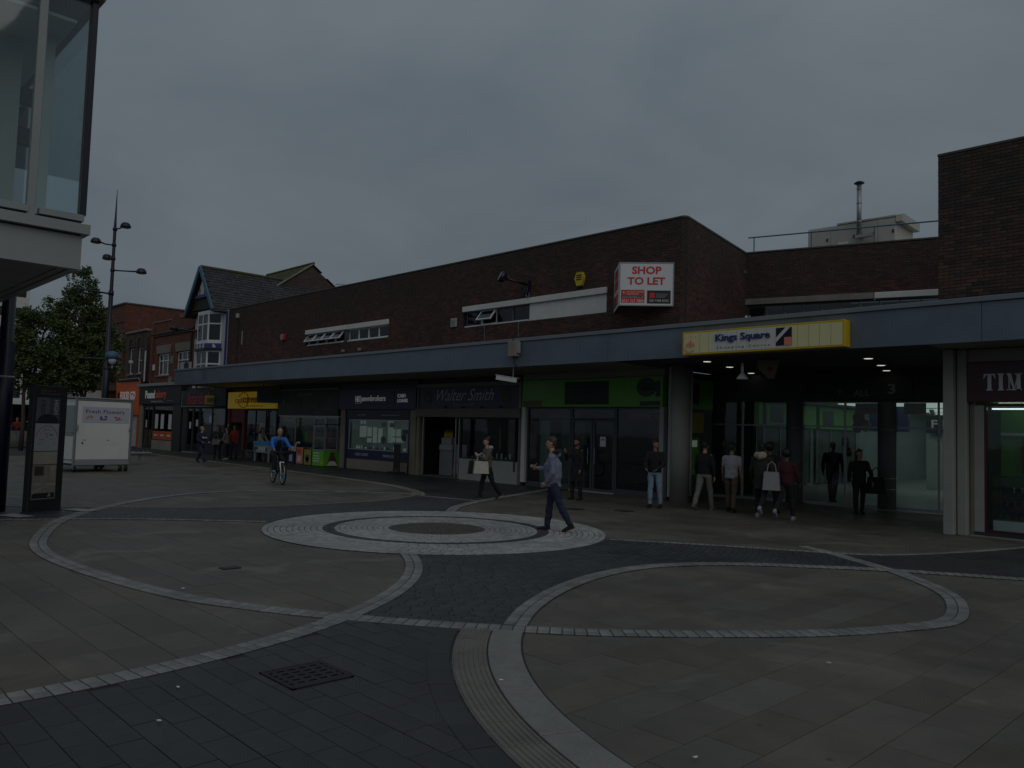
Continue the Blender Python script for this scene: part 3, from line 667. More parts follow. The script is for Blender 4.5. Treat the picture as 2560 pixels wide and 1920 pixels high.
# ------------------------------------------------------------------ recess back wall, right block
rear = thing('brick_building', 'dark brick upper wall set back behind the entrance canopy with a concrete lintel', 'building', (-11, 26, 0))
RE = (-5.2, 27.75)
ud = np.array(RE)-np.array(IN); Lr = float(np.hypot(*ud)); ud /= Lr
wall_sheet(rear, 'wall', IN, RE, 6.7, TOP, .3, m['brick_mortar']); brick_wall(rear, IN, RE, 6.705, TOP, m['brick'], (), 60)
arz = math.atan2(ud[1], ud[0]); lo = (IN[0]+11, IN[1]-26, 0)
MB().box(0, 4.1, -.05, .25, 6.49, 6.695, b=.01).build('lintel', m['concrete'], rear, False, lo, arz)
MB().box(4.12, 6.1, -.06, .25, 6.49, 6.69, b=.012).build('pale_lintel', m['white_paint'], rear, False, lo, arz)
MB().box(-.1, Lr, -.03, .3, TOP, TOP+.06, b=.01).build('coping', m['coping'], rear, False, lo, arz)
for k in range(10):
    f = MB(); x = .05+k*.6; f.box(x, x+.03, .1, .15, 4.6, 6.47); f.box(x+.03, x+.6, .1, .15, 6.43, 6.47); fr = f.build('window_frame', m['grey_frame'], rear, False, lo, arz)
    MB().box(x+.03, x+.6, .12, .13, 4.6, 6.43).build('pane', GLd if k < 3 else GLw, fr)
    MB().box(x+.02, x+.6, .5, .52, 4.6, 6.45).build('blind', m['void'] if k < 3 else m['interior'], fr)
right = thing('brick_building', 'tall dark brown brick block above the maroon shop on the far right', 'building', (-4, 19, 0))
brick_wall(right, (-6.2, 19.0), (-2, 19.0), 4.4, TOP, m['brick_rust'], (), 300)
B('wall', m['brick_mortar'], right, -2.2, 2, 0, 9, 4.4, TOP)
MB().box(-2.22, 2, -.02, 9, TOP, TOP+.06, b=.01).build('coping', m['coping'], right)
brick_wall(right, (-6.2, 24), (-6.2, 19.0), 4.4, TOP, m['brick_rust'])
# handrail on the parapet (post every 2 m)
hr = thing('handrail', 'thin blue grey tubular handrail on the parapet of the set back wall', 'handrail', (IN[0], IN[1], TOP+.06), arz)
MB().tube([(.05, .12, .53), (6.6, .12, .53)], .024, 8).build('rail', m['blue_trim'], hr)
for s_ in (.25, 2.15, 4.1, 6.15): MB().tube([(s_, .12, 0), (s_, .12, .53)], .02, 8).build('post', m['blue_trim'], hr)
# rooftop plant
ah = thing('air_handling_unit', 'pale grey boxy ventilation unit standing on the roof behind the handrail', 'ventilation unit', (-14.6, 30, 7.7), R(3))
b = MB().box(0, 3.3, 0, 2, 0, 2.5, b=.03); b.box(1.15, 3.3, -.03, 2, 2.5, 2.56); b.build('casing', m['ahu'], ah)
MB().prism([(-.04, 2.3), (2.06, 2.3), (2.06, 2.62), (.2, 2.62), (0, 2.55)], 3.3, 3.52, 'yz').build('hood', m['ahu'], ah)
for x, w in ((.05, .8), (.92, .95), (1.95, .65), (2.68, .6)):
    p_ = MB().box(x, x+w, -.02, .01, .3, 2.42, b=.006).build('access_panel', m['ahu'], ah)
    for zz in (.9, 1.9): MB().box(x+w-.1, x+w-.04, -.045, -.02, zz, zz+.12).build('latch', m['charcoal'], p_)
B('label_plate', m['white_paint'], ah, 1.2, 1.6, -.032, -.02, 1.6, 1.8)
fl = thing('flue_pipe', 'round metal flue pipe with a mushroom cap in front of the roof unit', 'flue', (-12.5, 29.8, 9.6))
MB().cyl((0, 0, 0), (0, 0, 1.95), .085, n=16).build('pipe', m['steel'], fl, True)
for z_ in (.5, 1.2, 1.75): MB().cyl((0, 0, z_), (0, 0, z_+.05), .093, n=16).build('collar', m['steel'], fl, True)
MB().lathe([(.06, 1.93), (.18, 1.98), (.19, 2.0), (.1, 2.06), (.01, 2.08)], n=16).build('cap', m['charcoal'], fl, True)
MB().box(-.12, .5, -.1, .1, -.1, 0).build('elbow', m['steel'], fl); MB().tube([(0, 0, .1), (0, .25, .0)], .1, 10).build('stub', m['steel'], fl)

# ================================================================== CANOPY
CX0, CX1, CY = -44.4, -1.5, 16.9
can = thing('canopy', 'long grey blue canopy with a deep flat fascia above the shops', 'canopy', ((CX0+CX1)/2, CY, SOF)); cx = (CX0+CX1)/2
seams = list(np.arange(CX0, CX1, 3.05))+[CX1]
for a, c_ in zip(seams[:-1], seams[1:]): MB().box(a-cx, c_-cx-.01, 0, .06, 0, .76, b=.003).build('fascia_panel', m['fascia'], can)
MB().box(CX0-cx-.02, CX1-cx, -.04, .3, .765, .865, b=.006).build('trim', m['fascia_trim'], can)
b = MB(); b.box(CX0-cx, CX1-cx, .06, 2.7, .6, .765); b.box(-13.9-cx, -5.6-cx, 2.7, 10, .6, .7); b.build('roof', m['coping'], can)
MB().box(CX0-cx+.02, -13.9-cx, .062, 2.69, .02, .05).build('soffit', m['soffit'], can)
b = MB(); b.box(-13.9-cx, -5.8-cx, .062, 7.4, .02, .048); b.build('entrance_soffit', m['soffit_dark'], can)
MB().box(-5.8-cx, CX1-cx, .062, 2.2, .02, .05).build('soffit', m['soffit'], can)
B('end_cap', m['fascia'], can, CX0-cx, CX0-cx+.05, .062, 2.69, .052, .76)
def downlight(x, y, z, lab, grp, r=.1):
    d = thing('downlight', lab, 'downlight', (x, y, z), 0, grp)
    MB().lathe([(r*.72, -.004), (r, -.012), (r*1.08, -.006), (r*1.08, .015)], n=20).build('rim', m['white_upvc'], d, True); MB().lathe([(.001, -.0125), (r*.86, -.0125), (r*.86, -.009), (.001, -.009)], n=20).build('lens', m['lamp_lit'], d)
for (x, y), lab in zip(((-11.6, 18.2), (-11.95, 19.9), (-12.5, 22.05), (-7.84, 19.25), (-8.27, 21.1), (-8.75, 22.7)), ('front left', 'middle left', 'rear left', 'front right', 'middle right', 'rear right')): downlight(x, y, SOF+.02, 'lit round downlight in the entrance canopy, %s of the six' % lab, 'downlights in the entrance canopy', .115)
for k, (x, y) in enumerate(((-15.2, 27.2), (-14.5, 27.7), (-13.7, 27.8), (-12.9, 28.1), (-12.0, 28.4), (-11.2, 28.7), (-10.2, 29.0))): downlight(x, y, 3.335, 'lit downlight in the mall ceiling just inside the doors, number %s from the left' % ('one', 'two', 'three', 'four', 'five', 'six', 'seven')[k], 'downlights inside the mall', .1)
# column and pillars
c_ = thing('round_column', 'pale round concrete column beside the mall entrance', 'column', (-13.05, 19.15, 0)); MB().lathe([(.27, 0), (.27, 3.85)], n=28).build('shaft', m['column'], c_, True); MB().box(-.42, -.27, .0, .3, .12, 3.85, b=.01).build('pilaster', m['riser_white'], c_); MB().cyl((.28, .12, .2), (.28, .12, 3.85), .035, n=8).build('downpipe', m['column'], c_, True)

# ------------------------------------------------------------------ mall entrance
E0, E1 = np.array((-14.2, 22.0)), np.array((-5.7, 23.8)); eu = E1-E0; eL = float(np.hypot(*eu)); eu /= eL; erz = math.atan2(eu[1], eu[0])
ent = thing('mall_entrance', 'glazed mall entrance screen with a dark header sign reading Kings Square Market Hall', 'entrance', (E0[0], E0[1], 0), erz)
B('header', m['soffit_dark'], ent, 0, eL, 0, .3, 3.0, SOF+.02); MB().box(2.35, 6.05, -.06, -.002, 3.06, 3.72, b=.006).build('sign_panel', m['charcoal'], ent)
def on_sign(body, x0, x1, z0, z1, mt, **k): return text(ent, body, x0, x1, z0, z1, -.061, mt, **k)
on_sign('5', 2.62, 2.82, 3.26, 3.5, m['letter_dark'], bold=.02); on_sign('KINGS SQUARE', 3.15, 5.0, 3.42, 3.56, m['letter_dark'], bold=.03); on_sign('ALL', 4.55, 4.98, 3.16, 3.33, m['letter_grey'], bold=.02); on_sign('T', 4.12, 4.24, 3.16, 3.33, m['letter_grey']); on_sign('MARKE', 3.2, 4.05, 3.16, 3.33, m['letter_dark'], bold=.02); on_sign('H', 4.36, 4.5, 3.16, 3.33, m['letter_dark'], bold=.02); on_sign('3', 5.45, 5.65, 3.22, 3.5, m['letter_grey'], bold=.02)
posts = [0.05, 1.3, 2.9, 4.3, 5.42, 6.7, 7.6, eL-.05]
for p_ in posts:
    if p_ in (2.9, 5.42): continue
    MB().box(p_-.03, p_+.03, .06, .14, 0, 3.0, b=.004).build('door_post', m['steel'], ent)
for a, c2 in zip(posts[:-1], posts[1:]):
    q = MB().box(a+.05, c2-.05, .095, .105, .08, 2.98).build('glass_panel', GLm, ent); MB().box(a+.03, c2-.03, .07, .13, 0, .08).build('bottom_rail', m['steel'], q); MB().box(a+.03, c2-.03, .075, .125, 2.25, 2.3).build('transom', m['steel'], q)
for s_, lab in ((2.9, 'dark grey round pillar in the mall doorway left of centre'), (5.42, 'dark grey round pillar in the mall doorway near the walking woman with bags')):
    q = E0+eu*s_; pl = thing('entrance_pillar', lab, 'pillar', (q[0], q[1], 0), 0, 'pillars in the mall doorway')
    MB().lathe([(.24, 0), (.24, 3.0)], n=24).build('shaft', m['pillar_grey'], pl, True)
    for z_ in (.55, .85, 2.2): MB().lathe([(.243, z_), (.246, z_+.012), (.243, z_+.025)], n=24).build('joint_band', m['steel'], pl, True)
# interior of the mall
mall = thing('mall_interior', 'lit mall walkway with pale floor and green fronted shops behind the glass doors', 'mall', (-10, 30, 0))
B('floor', m['interior_floor'], mall, -8, 6, -7.2, 16, -.03, .012); B('ceiling', m['interior_white'], mall, -8, 6, -5.2, 16, 3.34, 3.42); B('end_wall', m['teal_wall'], mall, -8, 6, 16, 16.2, 0, 4.4)
B('right_wall', m['interior_white'], mall, 5.2, 5.4, -6.2, 16, 0, 3.34); B('left_wall', m['teal_wall'], mall, -5.6, -5.4, -7.4, 16, 0, 3.34)
for y0 in (-6.6, -2.2, 2.2): 
    u_ = MB().box(-5.4, -5.1, y0, y0+4.1, 2.35, 3.25, b=.01).build('shop_fascia', m['green_bright'], mall); MB().box(-5.11, -5.09, y0+.3, y0+1.3, 2.5, 3.1).build('blank_plate', m['navy_post'], u_)
    MB().box(-5.32, -5.3, y0+.1, y0+4.0, .1, 2.3).build('shop_window', m['mall_lit'], mall)
    for k in range(4): MB().box(-5.3, -5.26, y0+.1+k*1.28, y0+.16+k*1.28, .1, 2.34).build('mullion', m['steel'], mall)
for y0 in (1.0, 6.0, 11): B('glow_panel', m['ceiling_glow'], mall, -3.8, 4.4, y0, y0+3.4, 3.3, 3.335)  # glowing ceiling panels added to brighten the mall
for x in (-2.2, 1.8): MB().prism([(x, 3.5), (x+.16, 3.5), (x+.5, 2.4), (x+.34, 2.4)], 6, 6.15).build('ceiling_brace', m['interior_white'], mall)
B('shop_sign', m['navy_sign'], mall, -3.4, -1.9, 3.0, 3.2, 2.3, 3.4); B('shop_sign', m['black'], mall, -1.7, .1, 4.4, 4.6, 2.3, 3.0); text(mall, 'F FRIE', -1.5, -.1, 2.5, 2.82, 4.395, m['letter_white'], bold=.02)
B('side_shop', m['interior_white'], mall, -1.8, -1.2, 4.7, 5, 0, 2.3); B('side_shop', m['orange_sign'], mall, .4, 1.2, 9, 9.3, .6, 1.9); B('side_shop', m['beige'], mall, 1.4, 2.8, 8, 8.4, 0, 1.6); B('side_shop', m['charcoal'], mall, 3.2, 5, 6, 6.3, 0, 2.3)
for k, (x, w, lab) in enumerate(((-10.58, .88, 'yellow hanging sign inside the mall doors, left of the two'), (-9.13, .62, 'yellow hanging sign inside the mall doors, right of the two'))):
    h = thing('hanging_sign', lab, 'sign', (x, 25.0, 2.72), 0, 'yellow signs inside the mall'); MB().box(0, w, 0, .03, 0, .33, b=.004).build('board', m['yellow_sign'], h); MB().box(.1, .11, .01, .02, .33, 1.4).build('wire', m['steel'], h); MB().box(w-.1, w-.09, .01, .02, .33, 1.4).build('wire', m['steel'], h)
    if k == 0: text(h, 'WiFi Zone', .22, .76, .1, .2, -.002, m['letter_dark'])
bl = thing('balloon_bunch', 'bunch of pink and gold balloons inside the mall', 'balloons', (-11.3, 27.0, 0))
for (x, y, z, r_, mt) in ((0, 0, 2.65, .2, 'pink'), (.18, .1, 2.4, .17, 'yellow_sign'), (-.1, .12, 2.35, .17, 'red_sign'), (-.45, 0, 1.85, .15, 'letter_gold'), (-.4, .1, 1.5, .14, 'letter_gold')): q = MB().ball((x, y, z), (r_, r_, r_*1.2), 12, 8).build('balloon', m[mt], bl, True); MB().tube([(x, y, z-r_*1.2), (0, 0, .05)], .004, 4).build('string', m['paper'], q)
# security heater/lamp and camera under the entrance canopy
hl = thing('pendant_lamp', 'white dome lamp hanging under the entrance canopy', 'lamp', (-10.1, 17.4, SOF+.02)); MB().cyl((0, 0, -.2), (0, 0, 0), .02, n=8).build('rod', m['charcoal'], hl); MB().cyl((0, 0, -.42), (0, 0, -.18), .035, n=10).build('neck', m['white_upvc'], hl, True); MB().lathe([(.02, -.4), (.07, -.45), (.13, -.53), (.14, -.57), (.10, -.57), (.09, -.53)], n=20).build('dome', m['white_upvc'], hl, True)
sg = thing('hanging_sign', 'angled grey exit sign box hanging under the entrance canopy', 'sign', (-9.85, 18.2, SOF+.02), R(30)); MB().prism([(-.26, -.05), (.26, -.05), (.14, -.5), (0, -.5), (-.26, -.24)], -.06, .06).build('box', m['beige_dark'], sg); MB().prism([(.0, -.2), (.1, -.25), (.05, -.36), (-.03, -.3)], -.064, -.0601).build('mark', m['red_dark'], sg); MB().box(-.05, .05, -.03, .03, -.05, 0).build('bracket', m['red_dark'], sg)

# ================================================================== SHOP FRONTS (local x from the shop's left edge, y into the shop)
def shop(label, x0, w, depth=5., back='interior', y=FY, floor='interior'):
    s = thing('shop_front', label, 'shop', (x0, y, 0))
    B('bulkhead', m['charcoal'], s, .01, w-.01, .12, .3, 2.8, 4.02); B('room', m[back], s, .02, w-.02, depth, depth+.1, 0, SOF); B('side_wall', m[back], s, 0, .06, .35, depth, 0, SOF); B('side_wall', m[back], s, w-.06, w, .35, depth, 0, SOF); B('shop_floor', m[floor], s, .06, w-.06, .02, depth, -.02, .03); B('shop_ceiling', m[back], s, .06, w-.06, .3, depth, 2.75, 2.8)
    return s
def frame(s, x0, x1, z0, z1, mt, t=.05, d=.08, y=.0, bars=(), gl=None, name='window'):
    b = MB(); b.box(x0, x1, y, y+d, z0, z0+t); b.box(x0, x1, y, y+d, z1-t, z1); b.box(x0, x0+t, y, y+d, z0+t, z1-t); b.box(x1-t, x1, y, y+d, z0+t, z1-t)
    for v in bars: b.box(v-t/2, v+t/2, y+.002, y+d-.002, z0+t, z1-t)
    o = b.build(name, mt, s); e = [x0+t]+[v for v in bars]+[x1-t]
    for a, c_ in zip(e[:-1], e[1:]): MB().box(a, c_, y+d*.45, y+d*.55, z0+t, z1-t).build('pane', gl or GL, o)
    return o
# --- green shop -----------------------------------------------------------------
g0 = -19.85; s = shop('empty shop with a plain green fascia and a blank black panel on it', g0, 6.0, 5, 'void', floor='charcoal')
X = lambda x: x-g0
MB().box(.05, 5.95, -.12, .1, 2.71, 3.63, b=.01).build('sign_board', m['green_sign'], s); MB().box(.03, 5.97, -.06, .2, 3.64, SOF+.03).build('head_strip', m['column'], s)
MB().box(X(-17.8), X(-15.95), -.135, -.118, 2.79, 3.53, b=.003).build('blank_panel', m['black'], s); MB().box(X(-19.73), X(-18.86), -.13, -.118, 2.73, 2.93).build('small_plate', m['letter_gold'], s)
b = MB(); n = 28; vs = []; fs = []
for k in range(n):
    a = 2*math.pi*k/n; c2, s2 = math.cos(a), math.sin(a); q = max(abs(c2), abs(s2))
    for r_, y_ in ((.36, -.13), (.36, -.118)): vs.append((X(-14.5)+c2*r_, y_, 3.3+s2*r_*.8))
    for y_ in (-.13, -.118): vs.append((X(-14.46)+c2*.19/q, y_, 3.3+s2*.15/q))
for k in range(n):
    i, j = k*4, (k+1) % n*4; fs += [(i, j, j+2, i+2), (i, i+1, j+1, j), (i+2, j+2, j+3, i+3)]
b.add(vs, fs); b.build('faded_ring_mark', m['green_dark'], s)
B('faded_square_mark', m['black'], s, X(-14.64), X(-14.28), -.128, -.118, 3.16, 3.44); MB().box(X(-14.16), X(-14.0), -.129, -.118, 3.02, 3.49).build('faded_bar_mark', m['green_dark'], s); MB().box(X(-14.73), X(-13.99), -.129, -.118, 2.75, 2.88, b=.004).build('faded_strip_mark', m['green_dark'], s)
MB().box(.02, .2, -.1, .1, .12, 2.71, b=.008).build('pilaster', m['white_paint'], s); MB().box(5.82, 5.98, -.1, .1, .0, 2.71, b=.008).build('pilaster', m['riser_white'], s)
frame(s, .22, X(-17.6), .12, 2.7, m['grey_frame'], .06); frame(s, X(-15.75), 5.8, .12, 2.7, m['grey_frame'], .06); frame(s, X(-17.6), X(-15.75), 2.32, 2.7, m['grey_frame'], .06, name='fanlight')
for a, c_ in ((X(-17.58), X(-16.69)), (X(-16.66), X(-15.77))): d_ = frame(s, a, c_, .02, 2.3, m['grey_frame'], .075, .06, .01, name='door'); MB().tube([((a+c_)/2+(.32 if a < X(-17) else -.32), -.05, .9), ((a+c_)/2+(.32 if a < X(-17) else -.32), -.05, 1.4)], .014, 8).build('handle', m['steel'], d_)
B('plinth', m['grey_frame'], s, .2, 5.82, .0, .1, 0, .12); B('threshold', m['riser_white'], s, X(-17.6), X(-15.75), -.06, .0, 0, .035)
MB().box(X(-16.38), X(-16.15), .03, .034, 1.46, 1.77).build('paper_notice', m['paper'], s); MB().box(X(-16.34), X(-16.19), .0285, .0295, 1.66, 1.69).build('text_line', m['letter_dark'], s)
text(s, 'ation', X(-14.45), X(-13.88), 2.42, 2.6, .028, m['letter_grey'], bold=.01, mirror=True, depth=.002)
B('inner_column', m['panel_grey'], s, .38, .78, .5, .6, .15, 2.25); B('inner_partition', m['interior'], s, 1.0, 2.1, .9, 1.0, .0, 2.3); B('red_panel', m['red_dark'], s, .4, 2.2, .6, .64, 2.35, 2.68); B('red_panel', m['red_dark'], s, 4.2, 5.0, .6, .64, 2.35, 2.68)
# side of the green shop facing the entrance
sd = thing('shop_front', 'green side front of the corner shop inside the entrance, with a cash machine', 'shop', (-13.85, 19.6, 0)); B('sign_board', m['green_sign'], sd, -.02, .06, .1, 2.4, 2.71, 3.63); B('blank_panel', m['black'], sd, .06, .075, .5, 1.6, 2.85, 3.5); B('wall', m['green_dark'], sd, -.02, .03, .1, 2.4, 0, 2.71); B('lit_header', m['yellow_dull'], sd, .03, .06, .3, 1.9, 1.98, 2.6); MB().box(.03, .12, .7, 1.6, .7, 1.85, b=.02).build('cash_machine', m['green_sign'], sd); B('lit_strip', m['window_lit'], sd, .12, .13, .85, 1.45, 1.55, 1.75)
# --- butcher with navy sign ------------------------------------------------------
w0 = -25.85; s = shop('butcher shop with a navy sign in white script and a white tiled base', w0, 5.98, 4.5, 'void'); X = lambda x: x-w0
b = MB(); b.box(.0, 5.98, -.1, .1, 3.5, 3.63); b.box(.0, .09, -.0999, .1, 2.67, 3.5); b.box(5.86, 5.98, -.0999, .1, 2.67, 3.5); b.build('sign_frame', m['beige'], s); MB().box(.09, 5.86, -.07, .1, 2.67, 3.498).build('sign_board', m['navy_sign'], s)
MB().box(.0, 5.98, -.16, .1, 2.33, 2.665, b=.012).build('shutter_box', m['beige_dark'], s)
for k in range(4): MB().box(1.8+k*1.05, 1.83+k*1.05, -.15, -.1, 2.62, 2.75).build('sign_clip', m['black'], s)
text(s, 'Walter Smith', X(-24.6), X(-21.3), 2.96, 3.4, -.071, m['letter_white'], bold=-.005, shear=.45, depth=.01); text(s, 'Established 1885', X(-23.6), X(-22.35), 2.75, 2.88, -.071, m['letter_grey'], shear=.35, depth=.006)
for cx_ in (-25.2, -20.67):
    o_ = MB().prism([(X(cx_)+.28*math.cos(a), 3.09+.29*math.sin(a)) for a in np.linspace(0, 6.2, 24)], -.08, -.069).build('oval_badge', m['letter_gold'], s); MB().prism([(X(cx_)+.25*math.cos(a), 3.09+.26*math.sin(a)) for a in np.linspace(0, 6.2, 24)], -.085, -.0799).build('badge_face', m['green_dark'], o_); [MB().box(X(cx_)-.15, X(cx_)+.15, -.088, -.0851, 3.0+q*.07, 3.03+q*.07).build('badge_line', m['letter_gold'], o_) for q in range(3)]
MB().box(.0, .14, -.06, .15, 0, 2.33).build('pilaster', m['beige'], s); MB().box(5.84, 5.97, -.06, .15, 0, 2.33).build('pilaster', m['beige_dark'], s)
for x in (.36, X(-23.46), X(-23.26)): MB().box(x-.025, x+.025, -.03, .03, .03, 2.33, b=.005).build('shutter_rail', m['steel'], s)
frame(s, X(-23.22), X(-20.15), .79, 2.32, m['charcoal'], .05); MB().box(X(-23.2), X(-19.98), -.03, .1, 0, .785, b=.006).build('stall_riser', m['riser_white'], s)
MB().box(X(-20.22), X(-20.16), -.06, -.03, .45, 2.3).build('shutter_guide', m['charcoal'], s); B('gold_pole', m['yellow_dull'], s, X(-21.34), X(-21.31), .3, .33, 1.2, 2.0)
B('doorway_void', m['void'], s, .4, X(-23.5), 2.4, 2.45, 0, 2.3)
fr_ = thing('drinks_fridge', 'small white louvred fridge with yellow bottles inside the butcher doorway', 'fridge', (X(-25.3)+w0, 20.3, 0.03)); MB().box(0, .8, 0, .5, 0, 1.0, b=.02).build('cabinet', m['letter_grey'], fr_)
for k in range(8): MB().box(.08, .72, -.02, .0, .08+k*.08, .13+k*.08).build('louvre', m['panel_grey'], fr_)
MB().box(0, .82, -.03, .5, 1.0, 1.22, b=.02).build('top', m['riser_white'], fr_)
for k in range(4): q = thing('bottle', 'yellow bottle on the butcher fridge, ' + ('leftmost', 'second from left', 'second from right', 'rightmost')[k], 'bottle', (-25.2+k*.14, 20.5, 1.25+.28), 0, 'yellow bottles in the butcher doorway'); MB().lathe([(.045, 0), (.05, .02), (.05, .16), (.02, .24), (.02, .3)], n=10).build('body', m['yellow_sign'], q, True); MB().cyl((0, 0, .3), (0, 0, .33), .024, n=8).build('cap', m['red_sign'], q)
tr = solo('bottle_tray', MB().box(0, .62, 0, .3, 0, .28, b=.015), m['riser_white'], 'white tray carrying yellow bottles in the butcher doorway', 'tray', (-25.27, 20.35, 1.25))
ps = thing('poster_stand', 'grey poster board with a red round badge in the butcher doorway', 'poster stand', (-24.35, 20.25, .03), R(6)); MB().prism([(0, .1), (.75, .1), (.68, 1.25), (.12, 1.25)], 0, .03).build('board', m['letter_grey'], ps); MB().lathe([(.001, -.008), (.2, -.008), (.2, 0)], (.38, 0, .58), 20, 'y').build('red_badge', m['letter_red'], ps); MB().box(.27, .49, -.012, -.0085, .55, .62).build('badge_line', m['letter_white'], ps); MB().box(.1, .65, 0, .3, 0, .1).build('foot', m['charcoal'], ps)
wd = thing('meat_display', 'dark counter with small white price cards inside the butcher window', 'counter', (-23.1, 20.0, .78)); B('counter', m['charcoal'], wd, 0, 2.9, 0, .7, -.7, .06)
for k in range(12): x = .1+k*.23; B('price_card', m['paper'], wd, x, x+random.uniform(.06, .1), .02, .03, .06, .06+random.choice((.05, .12, .2)))
# --- pawnbroker ------------------------------------------------------------------
h0 = -31.66; s = shop('navy pawnbroker shop with a brightly lit jewellery window', h0, 5.8, 1.6, 'teal_wall'); X = lambda x: x-h0
MB().box(.0, 5.78, -.14, .1, 2.62, 3.52, b=.008).build('sign_board', m['navy_sign'], s); MB().box(.0, 5.78, -.05, .1, 3.53, SOF).build('head_panel', m['navy_post'], s)
text(s, 'H&T', X(-30.27), X(-29.85), 2.94, 3.21, -.142, m['letter_lit'], bold=.015, depth=.02); text(s, 'pawnbrokers', X(-29.83), X(-27.98), 2.9, 3.22, -.142, m['letter_lit'], bold=.005, depth=.02); MB().box(X(-30.27), X(-29.85), -.155, -.14, 2.86, 2.9).build('white_bar', m['letter_white'], s); MB().box(X(-29.84), X(-27.75), -.153, -.14, 2.855, 2.885).build('red_bar', m['red_dark'], s); MB().box(X(-27.4), X(-27.36), -.15, -.14, 2.75, 3.42).build('red_bar', m['red_dark'], s); text(s, 'CASH\nLOANS', X(-27.12), X(-26.42), 2.91, 3.26, -.142, m['letter_lit'], bold=.02, depth=.02)
for a in (.12, 5.38): MB().box(a, a+.36, -.08, .12, 0, 2.62, b=.008).build('column_casing', m['beige'], s)
for a in (.48, 5.2): MB().box(a, a+.16, -.02, .12, 0, 2.62).build('navy_reveal', m['navy_sign'], s)
MB().box(.66, 5.2, -.03, .1, 2.2, 2.6).build('sub_sign', m['navy_post'], s); MB().box(X(-30.25), X(-29.6), -.034, -.03, 2.36, 2.4).build('text_line', m['letter_grey'], s); MB().box(X(-28.4), X(-27.1), -.034, -.03, 2.36, 2.4).build('text_line', m['letter_grey'], s)
frame(s, .7, X(-26.4), .86, 2.18, m['silver'], .04, .06, .0, (), GL); MB().box(.66, 5.25, -.01, .1, .46, .855).build('lower_sign', m['navy_sign'], s); MB().box(.66, 5.25, -.012, .1, .44, .462).build('red_bar', m['red_dark'], s)
text(s, 'CASH LOANS', X(-30.35), X(-29.35), .6, .72, -.011, m['letter_white'], depth=.005); text(s, 'PAWN LOANS', X(-28.2), X(-27.1), .6, .72, -.011, m['letter_white'], depth=.005); MB().box(.66, 5.25, -.02, .12, 0, .44, b=.006).build('stall_riser', m['beige'], s)
wd = thing('window_display', 'jewellery display with pale cards and trays in the lit pawnbroker window', 'display', (-30.9, 19.75, .9))
B('back_board', m['board_glow'], wd, 0, 4.4, .5, .54, 0, 1.3); B('end_board', m['board_glow'], wd, -.03, 0, 0, .5, 0, 1.3); B('shelf', m['interior_white'], wd, 0, 4.4, .05, .9, -.03, .0); B('light_column', m['window_lit'], wd, 2.1, 2.45, .46, .495, .3, 1.28); B('light_column', m['window_lit'], wd, 3.78, 4.0, .46, .495, .2, 1.28)
for x, z, w_, h_ in ((.15, .5, .5, .5), (.75, .55, .32, .4), (.75, .28, .32, .2), (1.2, .28, .28, .68), (1.6, .3, .3, .62), (2.6, .6, .26, .3), (2.6, .35, .26, .2), (2.95, .6, .3, .3), (2.95, .35, .3, .2), (3.3, .6, .2, .3), (3.3, .35, .2, .2), (4.1, .3, .2, .6)): MB().box(x, x+w_, .3, .33, z, z+h_, b=.004).build('card', m['paper_glow'] if random.random() < .75 else m['interior_white'], wd)
for x, z in ((.25, 1.1), (.5, 1.1)): B('small_sign', m['paper_glow'], wd, x, x+.16, .26, .28, z, z+.18)
for x, z in ((1.9, 1.0), (2.5, .98), (3.5, .72)): B('dark_sign', m['navy_post'], wd, x, x+.32, .26, .28, z, z+.18)
MB().lathe([(.1, -.01), (.17, -.01), (.17, .01), (.1, .01)], (2.05, .27, .42), 18, 'y').build('round_card', m['letter_gold'], wd); MB().lathe([(.001, -.01), (.16, -.01), (.16, .01)], (3.55, .27, .55), 18, 'y').build('round_card', m['navy_post'], wd)
for k in range(34): x = .08+k*.127; MB().ball((x, random.uniform(.08, .22), .04), (.035, .03, random.uniform(.03, .13)), 7, 5).build('jewellery_stand', m[random.choice(('paper_glow', 'chrome', 'letter_gold', 'paper_glow', 'charcoal'))], wd, True)
# --- pasty shop --------------------------------------------------------------------
o0 = -37.48; s = shop('pasty shop with a black green sign in faded gold letters', o0, 5.8, 4, 'interior'); X = lambda x: x-o0
MB().box(.03, 5.75, -.12, .1, 2.33, 3.55, b=.01).build('sign_board', m['green_dark'], s); MB().box(.03, 5.75, -.14, .0, 3.555, 3.6).build('sign_light', m['letter_grey'], s)
text(s, 'THE CORNISH', X(-35.4), X(-34.0), 3.26, 3.42, -.121, m['letter_grey'], depth=.008); text(s, 'Oggy Oggy', X(-36.3), X(-33.3), 2.68, 3.2, -.121, m['letter_gold'], depth=.012); text(s, 'PASTY COMPANY', X(-35.6), X(-33.9), 2.44, 2.58, -.121, m['letter_gold'], depth=.008)
MB().lathe([(.12, -.012), (.17, -.012), (.17, .0), (.12, .0)], (X(-36.8), -.12, 2.95), 20, 'y').build('round_mark', m['letter_gold'], s)
for k in range(5): MB().box(X(-32.75), X(-32.2), -.128, -.119, 2.62+k*.14, 2.66+k*.14).build('price_line', m['letter_gold'], s)
MB().box(.03, 5.75, -.05, .1, 2.27, 2.325).build('head_rail', m['white_upvc'], s)
